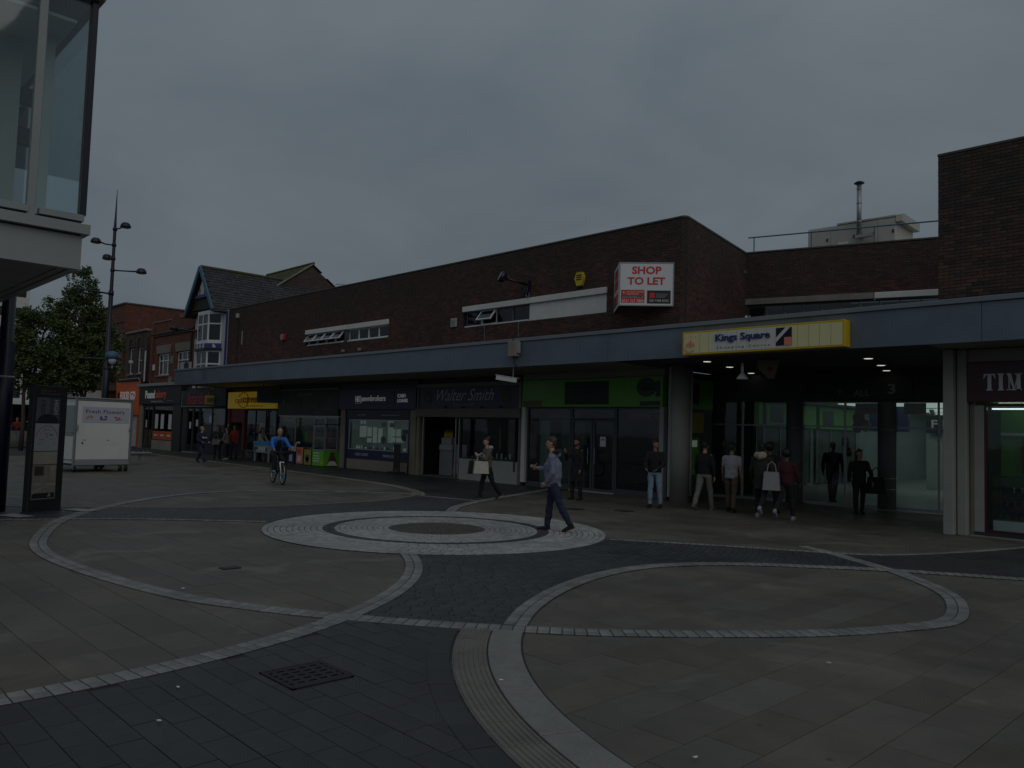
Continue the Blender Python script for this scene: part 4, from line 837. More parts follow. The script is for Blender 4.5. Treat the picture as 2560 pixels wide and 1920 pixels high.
frame(s, .1, X(-34.0), .75, 2.26, m['silver'], .045, .07, 0, (X(-35.8),)); MB().box(.1, X(-34), -.01, .08, 0, .745).build('stall_riser', m['charcoal'], s); d_ = frame(s, X(-33.95), X(-32.95), .02, 2.26, m['silver'], .07, .06, 0, name='door'); MB().tube([(X(-33.1), -.05, .9), (X(-33.1), -.05, 1.4)], .014, 8).build('handle', m['steel'], d_); frame(s, X(-32.9), 5.6, .75, 2.26, m['silver'], .045); MB().box(X(-32.9), 5.6, -.01, .08, 0, .745).build('stall_riser', m['charcoal'], s)
MB().box(.3, 2.2, .12, .14, 2.02, 2.22).build('inner_sign', m['yellow_dull'], s); MB().box(4.9, 5.4, .12, .14, 2.02, 2.22).build('inner_sign', m['red_dark'], s); B('inner_light', m['tube_lit'], s, .6, 5.2, 1.3, 1.38, 2.68, 2.74); B('inner_counter', m['red_dark'], s, 1.2, 4.2, 1.6, 2.2, 0, 1.0)
for k in range(9): B('stock', m[random.choice(('orange_sign', 'green_bright', 'yellow_dull', 'letter_grey', 'sky_blue', 'red_sign'))], s, .4+k*.55, .75+k*.55, 1.2, 1.4, 1.02, 1.02+random.uniform(.15, .6))
# --- cash shop (yellow sign) ---------------------------------------------------------
c0 = -43.35; s = shop('second hand shop with a bright yellow sign and red door posts', c0, 5.75, 4, 'interior'); X = lambda x: x-c0
MB().box(.12, 5.66, -.13, .1, 2.66, 3.56, b=.01).build('sign_board', m['yellow_lit'], s); text(s, 'cash', X(-42.3), X(-41.35), 2.96, 3.28, -.131, m['orange_sign'], depth=.015); text(s, 'converters', X(-41.35), X(-38.7), 2.96, 3.32, -.131, m['letter_red'], bold=.02, depth=.015); text(s, 'www.cashconverters.co.uk', X(-40.9), X(-39.0), 2.77, 2.84, -.131, m['letter_dark'], depth=.006)
MB().tube([(X(-41.35)+.62*math.cos(a), -.14, 3.12+.4*math.sin(a)*(1+.2*math.cos(a))) for a in np.linspace(R(-150), R(150), 22)], .02, 6).build('swoosh', m['letter_red'], s)
for a in (.05, 1.9): MB().box(a, a+.22, -.06, .1, 0, 2.65, b=.006).build('red_post', m['red_dark'], s)
MB().box(.28, 1.9, .0, .06, 1.9, 2.62).build('poster', m['red_dark'], s); frame(s, 2.15, 5.6, .45, 2.6, m['charcoal'], .05, .07, 0, (3.3, 4.45)); MB().box(2.15, 5.6, -.01, .08, 0, .445).build('stall_riser', m['charcoal'], s); B('doorway_void', m['void'], s, .3, 1.88, 1.5, 1.55, 0, 2.6)
for k in range(16): x = 2.35+(k % 8)*.4; z = .6+(k//8)*.8; B('stock', m[random.choice(('letter_grey', 'paper', 'yellow_dull', 'charcoal', 'orange_sign', 'silver'))], s, x, x+random.uniform(.12, .3), .5, .7, z, z+random.uniform(.15, .5))
B('shelf', m['interior_white'], s, 2.2, 5.5, .45, .8, .55, .58); B('shelf', m['interior_white'], s, 2.2, 5.5, .45, .8, 1.35, 1.38); B('inner_light', m['tube_lit'], s, 2.4, 5.3, 2.4, 2.47, 2.6, 2.66); B('wall_shelf', m['yellow_dull'], s, .1, .26, -.07, -.06, .9, 1.8)
# --- Istanbul ------------------------------------------------------------------------
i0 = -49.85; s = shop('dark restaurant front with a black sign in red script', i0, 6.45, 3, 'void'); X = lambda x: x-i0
MB().box(.05, 6.3, -.12, .1, 2.78, 3.75, b=.01).build('sign_board', m['black'], s); b = MB(); b.box(.05, 4.8, -.135, -.119, 2.76, 2.8); b.box(.05, .09, -.135, -.119, 2.8, 3.75); b.build('sign_trim', m['letter_grey'], s); text(s, 'Istanbul', X(-48.9), X(-45.8), 2.92, 3.62, -.121, m['red_lit'], shear=.25, depth=.012)
frame(s, 2.6, 6.1, .5, 2.72, m['charcoal'], .07, .08, 0, (4.3,)); MB().box(2.6, 6.1, -.01, .1, 0, .495).build('stall_riser', m['charcoal'], s)
for a in (.7, 1.62): frame(s, a, a+.9, .05, 2.72, m['charcoal'], .09, .07, 0, name='door')
MB().box(.05, .68, -.02, .1, 0, 2.75).build('pier', m['charcoal'], s); B('step', m['concrete'], s, .7, 2.6, -.25, .0, 0, .06)
for x, z in ((1.1, 1.45), (2.1, 1.6), (4.0, 1.85)): B('notice', m['paper'], s, x, x+.28, -.006, -.002, z, z+.4)
MB().tube([(3.2, .3, 2.35), (3.6, .3, 2.45), (4.2, .3, 2.46), (4.8, .3, 2.35)], .03, 6).build('wall_lamp', m['yellow_dull'], s)
# --- bakery --------------------------------------------------------------------------
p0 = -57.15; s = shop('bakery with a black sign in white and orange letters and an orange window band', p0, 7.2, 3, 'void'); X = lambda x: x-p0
MB().box(.02, 7.2, -.14, .1, 2.95, 4.12, b=.01).build('sign_board', m['black'], s); MB().box(-.05, 7.22, -.3, .1, 4.13, 4.32, b=.012).build('cornice', m['letter_grey'], s)
text(s, 'Pound', X(-56.0), X(-54.3), 3.32, 3.86, -.141, m['letter_lit'], bold=.02, depth=.015); text(s, 'bakery', X(-54.3), X(-52.3), 3.2, 3.86, -.141, m['orange_lit'], bold=.015, depth=.015); text(s, 'Tasty Baking at Tasty Prices', X(-55.0), X(-52.8), 3.05, 3.18, -.141, m['letter_white'], depth=.006); text(s, 'Poundbakery', X(-52.2), X(-51.2), 3.12, 3.2, -.141, m['letter_grey'], depth=.006)
MB().box(.0, .55, -.08, .15, 0, 2.95).build('pier', m['beige'], s); MB().box(5.9, 7.2, -.08, .15, 0, 2.95).build('pier', m['charcoal'], s)
d_ = frame(s, .6, 2.3, .04, 2.85, m['charcoal'], .1, .07, 0, (1.45,), name='door'); frame(s, 2.4, 5.85, .62, 2.85, m['charcoal'], .06, .08, 0, (), GLw); MB().box(2.4, 5.85, -.03, .1, 0, .6).build('stall_riser', m['beige'], s); MB().box(2.45, 5.8, -.012, .02, .66, 1.2).build('orange_band', m['orange_sign'], s)
for x in (2.7, 3.7, 5.0): B('poster', m['paper'], s, x, x+.5, .02, .03, 1.35, 2.3)
for x in (2.7, 3.8, 4.9): MB().box(x, x+.6, -.016, -.012, .88, .98).build('text_line', m['letter_white'], s)
B('paper_notice', m['paper'], s, 1.1, 1.3, -.005, -.001, 1.4, 1.9)
# --- food shop (orange) ---------------------------------------------------------------
f0 = -61.9; s = shop('small orange takeaway front with a closed white roller shutter', f0, 4.7, 3, 'void'); X = lambda x: x-f0
MB().box(.02, 4.7, -.16, .1, 2.2, 4.55, b=.01).build('sign_board', m['orange_lit'], s); text(s, 'FOOD GO', X(-60.9), X(-57.9), 3.28, 3.86, -.161, m['letter_lit'], bold=.015, depth=.02); MB().box(X(-61.5), X(-61.1), -.17, -.16, 3.3, 3.8).build('picture_mark', m['red_dark'], s)
for a in (.02, 4.35): MB().box(a, a+.33, -.08, .1, 0, 2.2).build('orange_post', m['orange_sign'], s)
for k in range(26): MB().box(.36, 4.34, -.01, .03, .05+k*.082, .115+k*.082, b=.012).build('shutter_slat', m['white_upvc'], s)
MB().box(.3, 4.36, -.03, .06, 2.15, 2.2).build('shutter_rail', m['steel'], s); MB().box(3.4, 3.8, -.24, -.16, 2.3, 2.6, b=.02).build('alarm_box', m['letter_grey'], s)
# --- maroon shop on the right -----------------------------------------------------------
t0 = -5.8; s = shop('shop with a maroon sign in white serif letters and a glass display window', t0, 5.0, 2.6, 'green_sign', 18.3); X = lambda x: x-t0
for a, w_ in ((.0, .2), (.22, .18)): MB().box(a, a+w_, -.3+a*.7, .1, 0, 3.83, b=.012).build('pillar', m['column'], s)
MB().box(.42, .5, .02, .1, 0, 3.7).build('reveal', m['beige_dark'], s); MB().box(.3, 5, -.02, .12, 3.57, 3.83).build('header', m['column'], s); MB().box(.36, 5, -.1, .1, 2.74, 3.56, b=.008).build('sign_board', m['maroon'], s)
def serif(ch, x, w_, z0, h_):
    t_ = h_*.2; f_ = h_*.07; b = MB(); y0, y1 = -.125, -.1005
    if ch == 'I': b.box(x+w_/2-t_/2, x+w_/2+t_/2, y0, y1, z0+f_, z0+h_-f_); b.box(x, x+w_, y0, y1, z0, z0+f_); b.box(x, x+w_, y0, y1, z0+h_-f_, z0+h_)
    if ch == 'T':
        b.box(x+w_/2-t_/2, x+w_/2+t_/2, y0, y1, z0+f_, z0+h_-f_); b.box(x+w_*.22, x+w_*.78, y0, y1, z0, z0+f_); b.box(x, x+w_, y0, y1, z0+h_-f_, z0+h_)
        b.prism([(x, z0+h_-f_), (x+w_*.2, z0+h_-f_), (x-.012, z0+h_*.68)], y0, y1); b.prism([(x+w_*.8, z0+h_-f_), (x+w_, z0+h_-f_), (x+w_+.012, z0+h_*.68)], y0, y1)
    if ch == 'M':
        b.box(x+.03, x+.05, y0, y1, z0, z0+h_); b.box(x+w_-t_-.02, x+w_-.02, y0, y1, z0, z0+h_); b.prism([(x, z0+h_), (x+t_*1.1, z0+h_), (x+w_*.55, z0+.01), (x+w_*.45, z0+.01)], y0-.001, y1); b.prism([(x+w_-t_, z0+h_), (x+w_-t_+.03, z0+h_), (x+w_*.52, z0+.01), (x+w_*.48, z0+.01)], y0-.0005, y1)
        for q in (x, x+w_-t_-.06): b.box(q, q+t_+.06, y0, y1, z0, z0+f_)
        b.box(x, x+t_, y0, y1, z0+h_-f_, z0+h_); b.box(x+w_-t_-.05, x+w_+.01, y0, y1, z0+h_-f_, z0+h_)
    b.build('letter', m['letter_white'], s)
x = .72
for ch, w_ in (('T', .2), ('I', .11), ('M', .26), ('P', 0)):
    if w_: serif(ch, x, w_, 2.97, .34); x += w_+.05
text(s, 'PSON', x, x+.8, 2.97, 3.31, -.1005, m['letter_white'], bold=.02, depth=.025)
MB().box(.5, .68, .02, .09, .05, 2.68).build('window_post', m['column'], s); frame(s, .68, 5, .1, 2.7, m['maroon'], .05, .07, .02, (2.6,)); MB().box(.5, 5, .0, .1, 0, .1).build('plinth', m['charcoal'], s); MB().box(.4, 5, -.05, .02, 0, .03).build('threshold', m['concrete'], s)
B('light_tube', m['tube_lit'], s, .75, 4.8, .3, .34, 2.6, 2.63); B('green_panel', m['green_shop'], s, .7, 4.9, 1.1, 1.15, 2.15, 2.62); B('white_strip', m['interior_white'], s, .7, 4.9, 1.08, 1.1, 2.08, 2.14); B('green_wall', m['green_shop'], s, .7, 4.9, 1.12, 1.15, .1, 2.08); B('inner_light', m['tube_lit'], s, .75, 4.8, .75, .8, 2.7, 2.73)  # the inner light is an extra tube added to brighten this window
for k, (x, z, h_, mt) in enumerate(((1.1, 1.3, .75, 'red_dark'), (1.55, 1.75, .3, 'charcoal'), (1.6, 1.25, .35, 'maroon'), (1.9, 1.2, .4, 'paper'), (2.3, 1.2, .9, 'charcoal'), (2.9, 1.4, .6, 'red_sign'))): B('poster', m[mt], s, x, x+.3, 1.05, 1.08, z, z+h_)
B('tills', m['charcoal'], s, .75, 2.2, .95, 1.05, .1, 1.0)
dc = thing('display_case', 'glass display cabinet on a white base in the window of the maroon shop', 'display case', (-5.02, 18.5, .12)); MB().box(0, .68, 0, .45, 0, .22, b=.01).build('base', m['white_upvc'], dc)
for a, c_ in (((0, 0), (.68, .006)), ((0, .444), (.68, .45))): MB().box(a[0], c_[0], a[1], c_[1], .22, 1.1).build('glass_side', GL, dc)
MB().box(0, .68, 0, .45, 1.1, 1.12).build('top', m['charcoal'], dc)
for z in (.5, .8): q = MB().box(.01, .67, .01, .44, z, z+.008).build('shelf', GL, dc)
for k in range(14): MB().lathe([(.02, 0), (.03, .01), (.012, .03), (.035, .07), (.03, .11)], (.07+(k % 5)*.13, .2+.05*(k % 3), .23+(k//5)*.285), 8).build('trophy', m[random.choice(('chrome', 'letter_gold', 'red_sign', 'silver'))], dc, True)

# ================================================================== SIGNS AND FITTINGS ON THE FACADE
k_ = thing('illuminated_sign', 'long yellow framed sign box on the canopy reading Kings Square Shopping Centre', 'sign', (-11.31, 16.62, 3.85))
MB().box(0, 4.05, 0, .27, 0, .575, b=.008).build('casing', m['yellow_sign'], k_); MB().box(.05, 4.0, -.004, .01, .045, .53).build('face', m['cream_lit'], k_)
for k in range(1, 16): MB().box(k*.25, k*.25+.006, -.006, -.003, .05, .525).build('face_rib', m['beige'], k_)
MB().box(.85, 2.85, -.0055, -.0035, .05, .525).build('pale_centre', m['panel_lit'], k_)
text(k_, 'Kings Square', .95, 2.35, .24, .46, -.0065, m['letter_blue'], bold=.015, depth=.03); text(k_, 'S h o p p i n g   C e n t r e', .98, 2.35, .1, .17, -.0065, m['letter_grey'], depth=.01)
lg = B('logo_square', m['navy_post'], k_, 2.5, 2.87, -.02, -.006, .1, .5); MB().prism([(2.5, .17), (2.5, .28), (2.73, .5), (2.82, .5), (2.82, .48)], -.024, -.0201).build('logo_stripe', m['letter_white'], lg); MB().box(2.7, 2.87, -.0245, -.0201, .1, .28).build('logo_corner', m['letter_pink'], lg)
b = MB()
for q in range(5): b.tube([(.12+.05*q, -.012, .17+.02*abs(q-2)), (.145+.05*q, -.012, .36-.03*abs(q-2)), (.165+.05*q, -.012, .2)], .007, 5)
b.tube([(.1, -.012, .2), (.14, -.012, .1), (.25, -.012, .07), (.34, -.012, .12)], .008, 5); b.tube([(.07, -.012, .15), (.12, -.012, .07), (.2, -.012, .04)], .006, 5); b.build('flame_emblem', m['letter_pink'], k_)
for q in range(4): B('emblem_dot', m['letter_pink'], k_, .1+q*.09, .115+q*.09, -.012, -.005, .46-.02*abs(q-1.5), .48-.02*abs(q-1.5))
# V-shaped SHOP TO LET board
AP = np.array((-14.88, 18.55)); AR = np.array((-13.65, 19.58)); AL = np.array((-15.89, 19.58)); v_ = AR-AP
vb = thing('letting_board', 'white V shaped shop to let board projecting from the brick corner', 'sign', (AP[0], AP[1], 5.68), math.atan2(v_[1], v_[0])); wv = float(np.hypot(*v_))
bd = MB().box(0, wv, 0, .03, 0, 1.31, b=.004).build('front_board', m['white_sign'], vb)
b = MB(); b.box(0, wv, -.012, 0, 0, .03); b.box(0, wv, -.012, 0, 1.28, 1.31); b.box(0, .03, -.0121, 0, .03, 1.28); b.box(wv-.03, wv, -.0121, 0, .03, 1.28); b.build('rim', m['panel_grey'], vb)
f_ = wv/640*4.608*1.0; U = lambda x: (x-222)/640*wv; Z = lambda y: 1.31-(y-715)/505*1.31
text(vb, 'SHOP', U(370), U(715), Z(852), Z(762), -.001, m['letter_red'], bold=.03, depth=.006); text(vb, 'TO LET', U(318), U(760), Z(975), Z(887), -.001, m['letter_red'], bold=.03, depth=.006)
MB().box(U(246), U(522), -.006, 0, Z(1185), Z(1035)).build('red_panel', m['letter_red'], vb); MB().box(U(246), U(522), -.007, -.0061, Z(1130), Z(1105)).build('navy_strip', m['navy_sign'], vb); text(vb, '0121 212 7800', U(258), U(510), Z(1182), Z(1145), -.0062, m['letter_white'], bold=.01, depth=.002); text(vb, 'www.rhtretail.co.uk', U(258), U(510), Z(1128), Z(1107), -.0071, m['letter_white'], depth=.002); text(vb, 'ROWLEY HUGHES\nTHOMPSON', U(312), U(515), Z(1092), Z(1050), -.0062, m['letter_white'], depth=.002); MB().prism([(U(262), Z(1052)), (U(285), Z(1065)), (U(300), Z(1055)), (U(280), Z(1080))], -.008, -.0061).build('bird_mark', m['letter_white'], vb)
MB().box(U(551), U(826), -.006, 0, Z(1190), Z(1040)).build('black_panel', m['black'], vb); MB().box(U(580), U(643), -.007, -.0061, Z(1127), Z(1068)).build('red_square', m['letter_red'], vb); text(vb, '020 7408 0030', U(578), U(800), Z(1170), Z(1143), -.0062, m['letter_white'], depth=.002)
for q in range(4): MB().box(U(655), U(800-q*15), -.007, -.0061, Z(1082+q*13), Z(1078+q*13)).build('text_line', m['letter_grey'], vb)
vl = AL-AP; wl = float(np.hypot(*vl))
an = math.atan2(vl[1], vl[0])-math.atan2(v_[1], v_[0])
sb = MB().box(0, wl, -.03, 0, 0, 1.31, b=.004).build('side_board', m['white_sign'], vb, False, (-.012, .01, 0), an)
for (a, c_, z0, z1) in ((.25, 1.15, .9, 1.2), (.2, 1.2, .55, .85)): MB().box(a, c_, .0, .006, z0, z1).build('side_lettering', m['letter_red'], sb)
MB().box(.15, .7, .0, .006, .08, .42).build('side_panel', m['letter_red'], sb); MB().box(.8, 1.3, .0, .006, .08, .42).build('side_panel', m['black'], sb)
# wall fittings
jb = thing('junction_box', 'pale beige junction box with loose cables on the canopy fascia', 'junction box', (-17.68, 16.88, 4.13)); MB().box(0, .36, -.18, 0, 0, .47, b=.012).build('case', m['beige'], jb); MB().box(.36, .42, -.15, -.03, .1, .44).build('side_lid', m['letter_grey'], jb); MB().tube([(.08, -.05, .46), (.1, -.06, .58), (.18, -.02, .62), (.28, 0, .6)], .012, 6).build('cable', m['black'], jb); MB().tube([(.15, -.08, 0), (.2, -.06, -.12), (.22, -.08, -.22), (.15, .1, -.32)], .014, 6).build('cable', m['black'], jb)
cc = thing('cctv_camera', 'white box security camera hanging below the canopy edge', 'camera', (-17.75, 17.05, SOF), R(14)); MB().tube([(0, 0, -.3), (0, 0, 0)], .02, 8).build('drop_rod', m['steel'], cc)
b = MB().box(-.55, .22, -.075, .075, -.46, -.31, b=.01); q = b.build('housing', m['white_upvc'], cc); q.rotation_euler = (0, R(8), 0); q2 = MB().box(-.58, .24, -.09, .09, -.315, -.3, b=.004).build('sun_shield', m['white_upvc'], cc); q2.rotation_euler = (0, R(8), 0); q3 = MB().box(.22, .28, -.06, .06, -.44, -.33).build('lens_window', m['black'], cc); q3.rotation_euler = (0, R(8), 0)
fl = thing('wall_floodlight', 'navy round floodlight on a bracket above the long white lintel', 'floodlight', (-19.75, FY-.01, 6.85)); MB().box(-.1, .1, -.14, 0, -.15, .3, b=.01).build('bracket', m['navy_post'], fl); MB().tube([(0, -.12, .15), (-.15, -.5, .22), (-.3, -.85, .3)], .045, 8).build('arm', m['navy_post'], fl, True); q = MB().lathe([(.05, -.12), (.16, -.1), (.2, 0), (.2, .08), (.17, .1)], n=18, ax='y').build('head', m['navy_post'], fl, True); q.location = (-.35, -.95, .32); q.rotation_euler = (R(155), R(10), R(-35)); q4 = MB().lathe([(.001, .1), (.165, .1), (.165, .105), (.001, .105)], n=18, ax='y').build('lens', m['letter_grey'], fl); q4.location = q.location; q4.rotation_euler = q.rotation_euler; MB().tube([(-.02, -.1, -.15), (.0, -.1, -.3), (.08, -.07, -.3), (.1, -.06, -.12)], .012, 6).build('cable_loop', m['letter_grey'], fl)
ya = thing('alarm_box', 'yellow hexagonal burglar alarm box on the brick wall', 'alarm', (-17.33, FY-.008, 6.9)); MB().prism([(-.2, .05), (-.12, .24), (.13, .24), (.22, .06), (.12, -.2), (-.1, -.2)], -.1, 0).build('case', m['yellow_sign'], ya); [MB().box(-.11, .12, -.104, -.1, -.02+q*.07, .02+q*.07).build('text_line', m['letter_dark'], ya) for q in range(3)]; MB().box(-.06, .07, -.08, 0, -.26, -.2, b=.01).build('strobe', m['navy_post'], ya)
ra = thing('alarm_box', 'small red and grey alarm box left of the open strip window', 'alarm', (-37.3, FY-.008, 6.3)); MB().box(-.2, .03, -.12, 0, -.15, .15, b=.015).build('case', m['letter_grey'], ra); MB().box(.03, .2, -.13, 0, -.16, .14, b=.015).build('red_face', m['red_sign'], ra)
vt = thing('wall_vent', 'small white louvred vent left of the long lintel', 'vent', (-23.78, FY-.008, 5.98)); MB().box(-.17, .17, -.06, 0, -.17, .17, b=.008).build('frame', m['riser_white'], vt); [MB().box(-.13, .13, -.075, -.05, -.12+q*.065, -.085+q*.065).build('louvre', m['letter_grey'], vt) for q in range(4)]
for x, lab in ((-31.52, 'tiny pale camera on the brick below the strip window, left of the pair'), (-30.18, 'tiny pale camera on the brick below the strip window, right of the pair')): q = thing('wall_camera', lab, 'camera', (x, FY-.008, 5.22), 0, 'small cameras below the strip window'); MB().box(-.12, .06, -.16, -.04, 0, .13, b=.015).build('body', m['beige'], q); MB().box(-.03, .05, -.06, 0, -.1, .05).build('mount', m['charcoal'], q); MB().cyl((-.09, -.17, .07), (-.09, -.15, .07), .035, n=10).build('lens', m['black'], q)
wb = solo('wall_box', MB().box(-.1, .12, -.12, 0, -.12, .12, b=.015), m['riser_white'], 'small white box high on the left end of the brick wall', 'wall box', (-42.7, FY-.008, 7.84)); wp = solo('wall_strip', MB().box(-.03, .03, -.03, 0, -.35, .4, b=.006), m['riser_white'], 'thin vertical white strip on the left end of the brick wall', 'strip', (-42.1, FY-.008, 6.55)); dp = solo('wall_conduit', MB().tube([(0, -.03, 0), (0, -.03, 3.2)], .03, 6), m['dark_wood'], 'thin dark conduit running up the left end of the brick wall', 'pipe', (-42.65, FY-.008, 4.65))
for x in (-22.0, -20.2): solo('wall_cable', MB().tube([(0, -.012, 0), (.01, -.014, .5), (0, -.012, 1.08)], .008, 5), m['letter_grey'], 'thin cable hanging below the dark strip window, %s' % ('left of two' if x < -21 else 'right of two'), 'cable', (x, FY-.008, 4.66), 0, 'cables below the dark window')
# projecting signs under the canopy (faces point along the street)
for x, y0, y1, z0, z1, mt, lab in ((-38.3, 18.75, 19.5, 2.93, 3.6, 'charcoal', 'dark projecting sign beside the yellow shop sign'), (-45.6, 19.15, 19.55, 2.88, 3.4, 'yellow_dull', 'dull yellow projecting sign left of the yellow shop')):
    q = thing('projecting_sign', lab, 'sign', (x, y0, z0), 0, 'signs under the canopy'); e_ = 1.6 if mt == 'charcoal' else 2.0
    q.rotation_euler = (0, 0, R(32)); MB().box(0, e_, 0, .12, 0, z1-z0, b=.01).build('box', m[mt], q); MB().box(.3, .34, .04, .08, z1-z0, SOF+.02-z0).build('hanger', m['black'], q); MB().box(e_-.34, e_-.3, .04, .08, z1-z0, SOF+.02-z0).build('hanger', m['black'], q)
    MB().box(.15, e_-.15, -.01, 0, .14, z1-z0-.14, b=.003).build('face', m['black'] if mt == 'charcoal' else m['letter_gold'], q)
cm = thing('dome_camera', 'small white dome camera under the left end of the canopy', 'camera', (-44.0, 18.9, SOF+.02)); MB().lathe([(.12, 0), (.12, -.1), (.1, -.14)], n=14).build('base', m['white_upvc'], cm, True); MB().ball((0, 0, -.16), .1, 12, 8).build('dome', m['letter_grey'], cm, True)

# ================================================================== GLASS FRONTED BUILDING (upper left)
GX, GY, GZ = -12.93, 3.46, 4.05
gb = thing('glass_building', 'modern building corner with pale panels and tall glass overhanging at upper left', 'building', (GX, GY, GZ))
Y0 = -6.0
for k, (a, c_) in enumerate(((-6, -3.2), (-3.19, 0))): MB().box(-.12, 0, a, c_, .0, .5, b=.003).build('fascia_panel', m['panel_grey'], gb)
MB().box(-9, -.12, -.12, 0, .0, .5, b=.003).build('fascia_panel', m['panel_grey'], gb)
for a, c_ in ((-6, -2.9), (-2.89, .08)): MB().box(-.12, .1, a, c_, .52, .67, b=.004).build('ledge', m['panel_grey'], gb)
MB().box(-9, -.13, -.1, .08, .52, .67, b=.004).build('ledge', m['panel_grey'], gb)
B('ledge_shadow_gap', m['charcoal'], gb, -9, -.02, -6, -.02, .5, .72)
for a, c_ in ((-6, -.72), (-.59, .0)): MB().box(-.1, .05, a, c_, .715, .81, b=.004).build('sill', m['panel_grey'], gb)
for y in (-.69, -2.1, -3.6): MB().box(-.1, .035, y-.055, y+.055, .68, 4.5, b=.006).build('mullion', m['panel_grey'], gb)
MB().box(-.12, .02, -.06, .03, .81, 4.1, b=.006).build('corner_post', m['navy_post'], gb)
for a, c_ in ((-.63, -.06), (-2.04, -.75), (-3.54, -2.16), (-6, -3.66)): MB().box(-.05, -.035, a, c_, .81, 4.1).build('glass_pane', GLt, gb)
MB().box(-6, -.12, -.03, -.015, .81, 4.1).build('glass_pane', GLt, gb)
MB().box(-9, .12, -6, .1, 4.1, 4.6, b=.01).build('roof_edge', m['panel_grey'], gb)
# soffit of long panels
for k in range(7): MB().box(-1.25-k*1.1, -.18-k*1.1, -6, -.25, .03, .06, b=.004).build('soffit_panel', m['soffit_panel'], gb)
MB().box(-9, -.12, -.24, -.13, .02, .05).build('soffit_trim', m['soffit_panel'], gb); MB().box(-.17, -.125, -6, -.13, .02, .05).build('soffit_trim', m['soffit_panel'], gb); B('floor_slab', m['charcoal'], gb, -9, -.13, -6, -.13, .08, .5)
B('inner_floor', m['glass_room'], gb, -9, -.2, -6, -.2, .72, .74); B('inner_back', m['glass_room'], gb, -5, -4.9, -6, -1.6, .74, 4.1); B('inner_column', m['interior_white'], gb, -1.7, -1.35, -1.0, -.65, .74, 4.1); B('inner_column', m['interior_white'], gb, -1.5, -1.0, -2.6, -2.1, .74, 4.1); B('inner_ceiling', m['interior_white'], gb, -9, -.2, -6, -.2, 3.75, 3.8); MB().box(-1.0, -.9, -.45, -.3, .74, 4.0).build('inner_post', m['glass_room'], gb)
for z in (2.1, 2.75): MB().box(-1.6, -1.5, -.62, -.3, z, z+.3, b=.03).build('wall_unit', m['charcoal'], gb)
ch = thing('stool', 'pale chair seen through the glass at the upper left', 'chair', (GX-1.3, GY-1.15, GZ+.74)); MB().box(-.2, .2, -.2, .2, .42, .46, b=.02).build('seat', m['interior_white'], ch); MB().box(-.2, -.17, -.2, .2, .46, .85, b=.02).build('backrest', m['interior_white'], ch); [MB().tube([(x*.16, y*.16, .43), (x*.2, y*.2, 0)], .013, 6).build('leg', m['steel'], ch) for x in (-1, 1) for y in (-1, 1)]

# ================================================================== OLD BUILDINGS BEYOND THE SHOPS
def win(parent, x0, x1, z0, z1, y=0., t=.07, rows=(), cols=(), name='window', curtain=False):
    b = MB(); b.box(x0, x1, y-.02, y+.06, z0, z0+t); b.box(x0, x1, y-.02, y+.06, z1-t, z1); b.box(x0, x0+t, y-.0201, y+.0601, z0+t, z1-t); b.box(x1-t, x1, y-.0201, y+.0601, z0+t, z1-t)
    for v in cols: b.box(x0+(x1-x0)*v-t*.4, x0+(x1-x0)*v+t*.4, y-.018, y+.05, z0+t, z1-t)
    for v in rows: b.box(x0+t, x1-t, y-.019, y+.051, z0+(z1-z0)*v-t*.4, z0+(z1-z0)*v+t*.4)
    o = b.build(name, m['white_upvc'], parent); ex = [x0+t]+[x0+(x1-x0)*v for v in cols]+[x1-t]; ez = [z0+t]+[z0+(z1-z0)*v for v in rows]+[z1-t]
    for a, c_ in zip(ex[:-1], ex[1:]):
        for e, f in zip(ez[:-1], ez[1:]): MB().box(a, c_, y+.025, y+.03, e, f).build('pane', GLw, o)
    MB().box(x0, x1, y+.12, y+.14, z0, z1).build('curtain' if curtain else 'dark_room', m['curtain'] if curtain else m['void'], o)
    return o
def wall_holes(parent, w, z0, z1, holes, material, th=.35):
    b = MB(); s = 0
    for h in sorted(holes): b.box(s, h[0], 0, th, z0, z1); b.box(h[0], h[1], 0, th, z0, h[2]); b.box(h[0], h[1], 0, th, h[3], z1); s = h[1]
    b.box(s, w, 0, th, z0, z1); return b.build('wall', material, parent)
def courses(name, base):
    mm = mat(name, base, .85, .2, 3, .2, stain=.25); nt = mm.node_tree; N = nt.nodes.new; p = nt.nodes['Principled BSDF']
    br = N('ShaderNodeTexBrick'); br.inputs['Scale'].default_value = 1; br.inputs['Brick Width'].default_value = .225; br.inputs['Row Height'].default_value = .075; br.inputs['Mortar Size'].default_value = .008
    br.inputs['Color1'].default_value = (1.1, 1.1, 1.1, 1); br.inputs['Color2'].default_value = (.7, .7, .7, 1); br.inputs['Mortar'].default_value = (.55, .6, .65, 1)
    tc = N('ShaderNodeTexCoord'); se = N('ShaderNodeSeparateXYZ'); cb = N('ShaderNodeCombineXYZ'); ad = N('ShaderNodeMath'); nt.links.new(tc.outputs['Object'], se.inputs[0]); nt.links.new(se.outputs[0], ad.inputs[0]); nt.links.new(se.outputs[1], ad.inputs[1]); nt.links.new(ad.outputs[0], cb.inputs[0]); nt.links.new(se.outputs[2], cb.inputs[1]); nt.links.new(cb.outputs[0], br.inputs['Vector'])
    src = p.inputs['Base Color'].links[0].from_socket; mu = N('ShaderNodeMix'); mu.data_type = 'RGBA'; mu.blend_type = 'MULTIPLY'; mu.inputs[0].default_value = 1; nt.links.new(src, mu.inputs[6]); nt.links.new(br.outputs['Color'], mu.inputs[7]); nt.links.new(mu.outputs[2], p.inputs['Base Color']); return mm
BRF, BRD, BRC = courses('brick_red_courses', (.2, .07, .042)), courses('brick_dark_courses', (.095, .06, .055)), courses('brick_corner_courses', (.16, .06, .042))
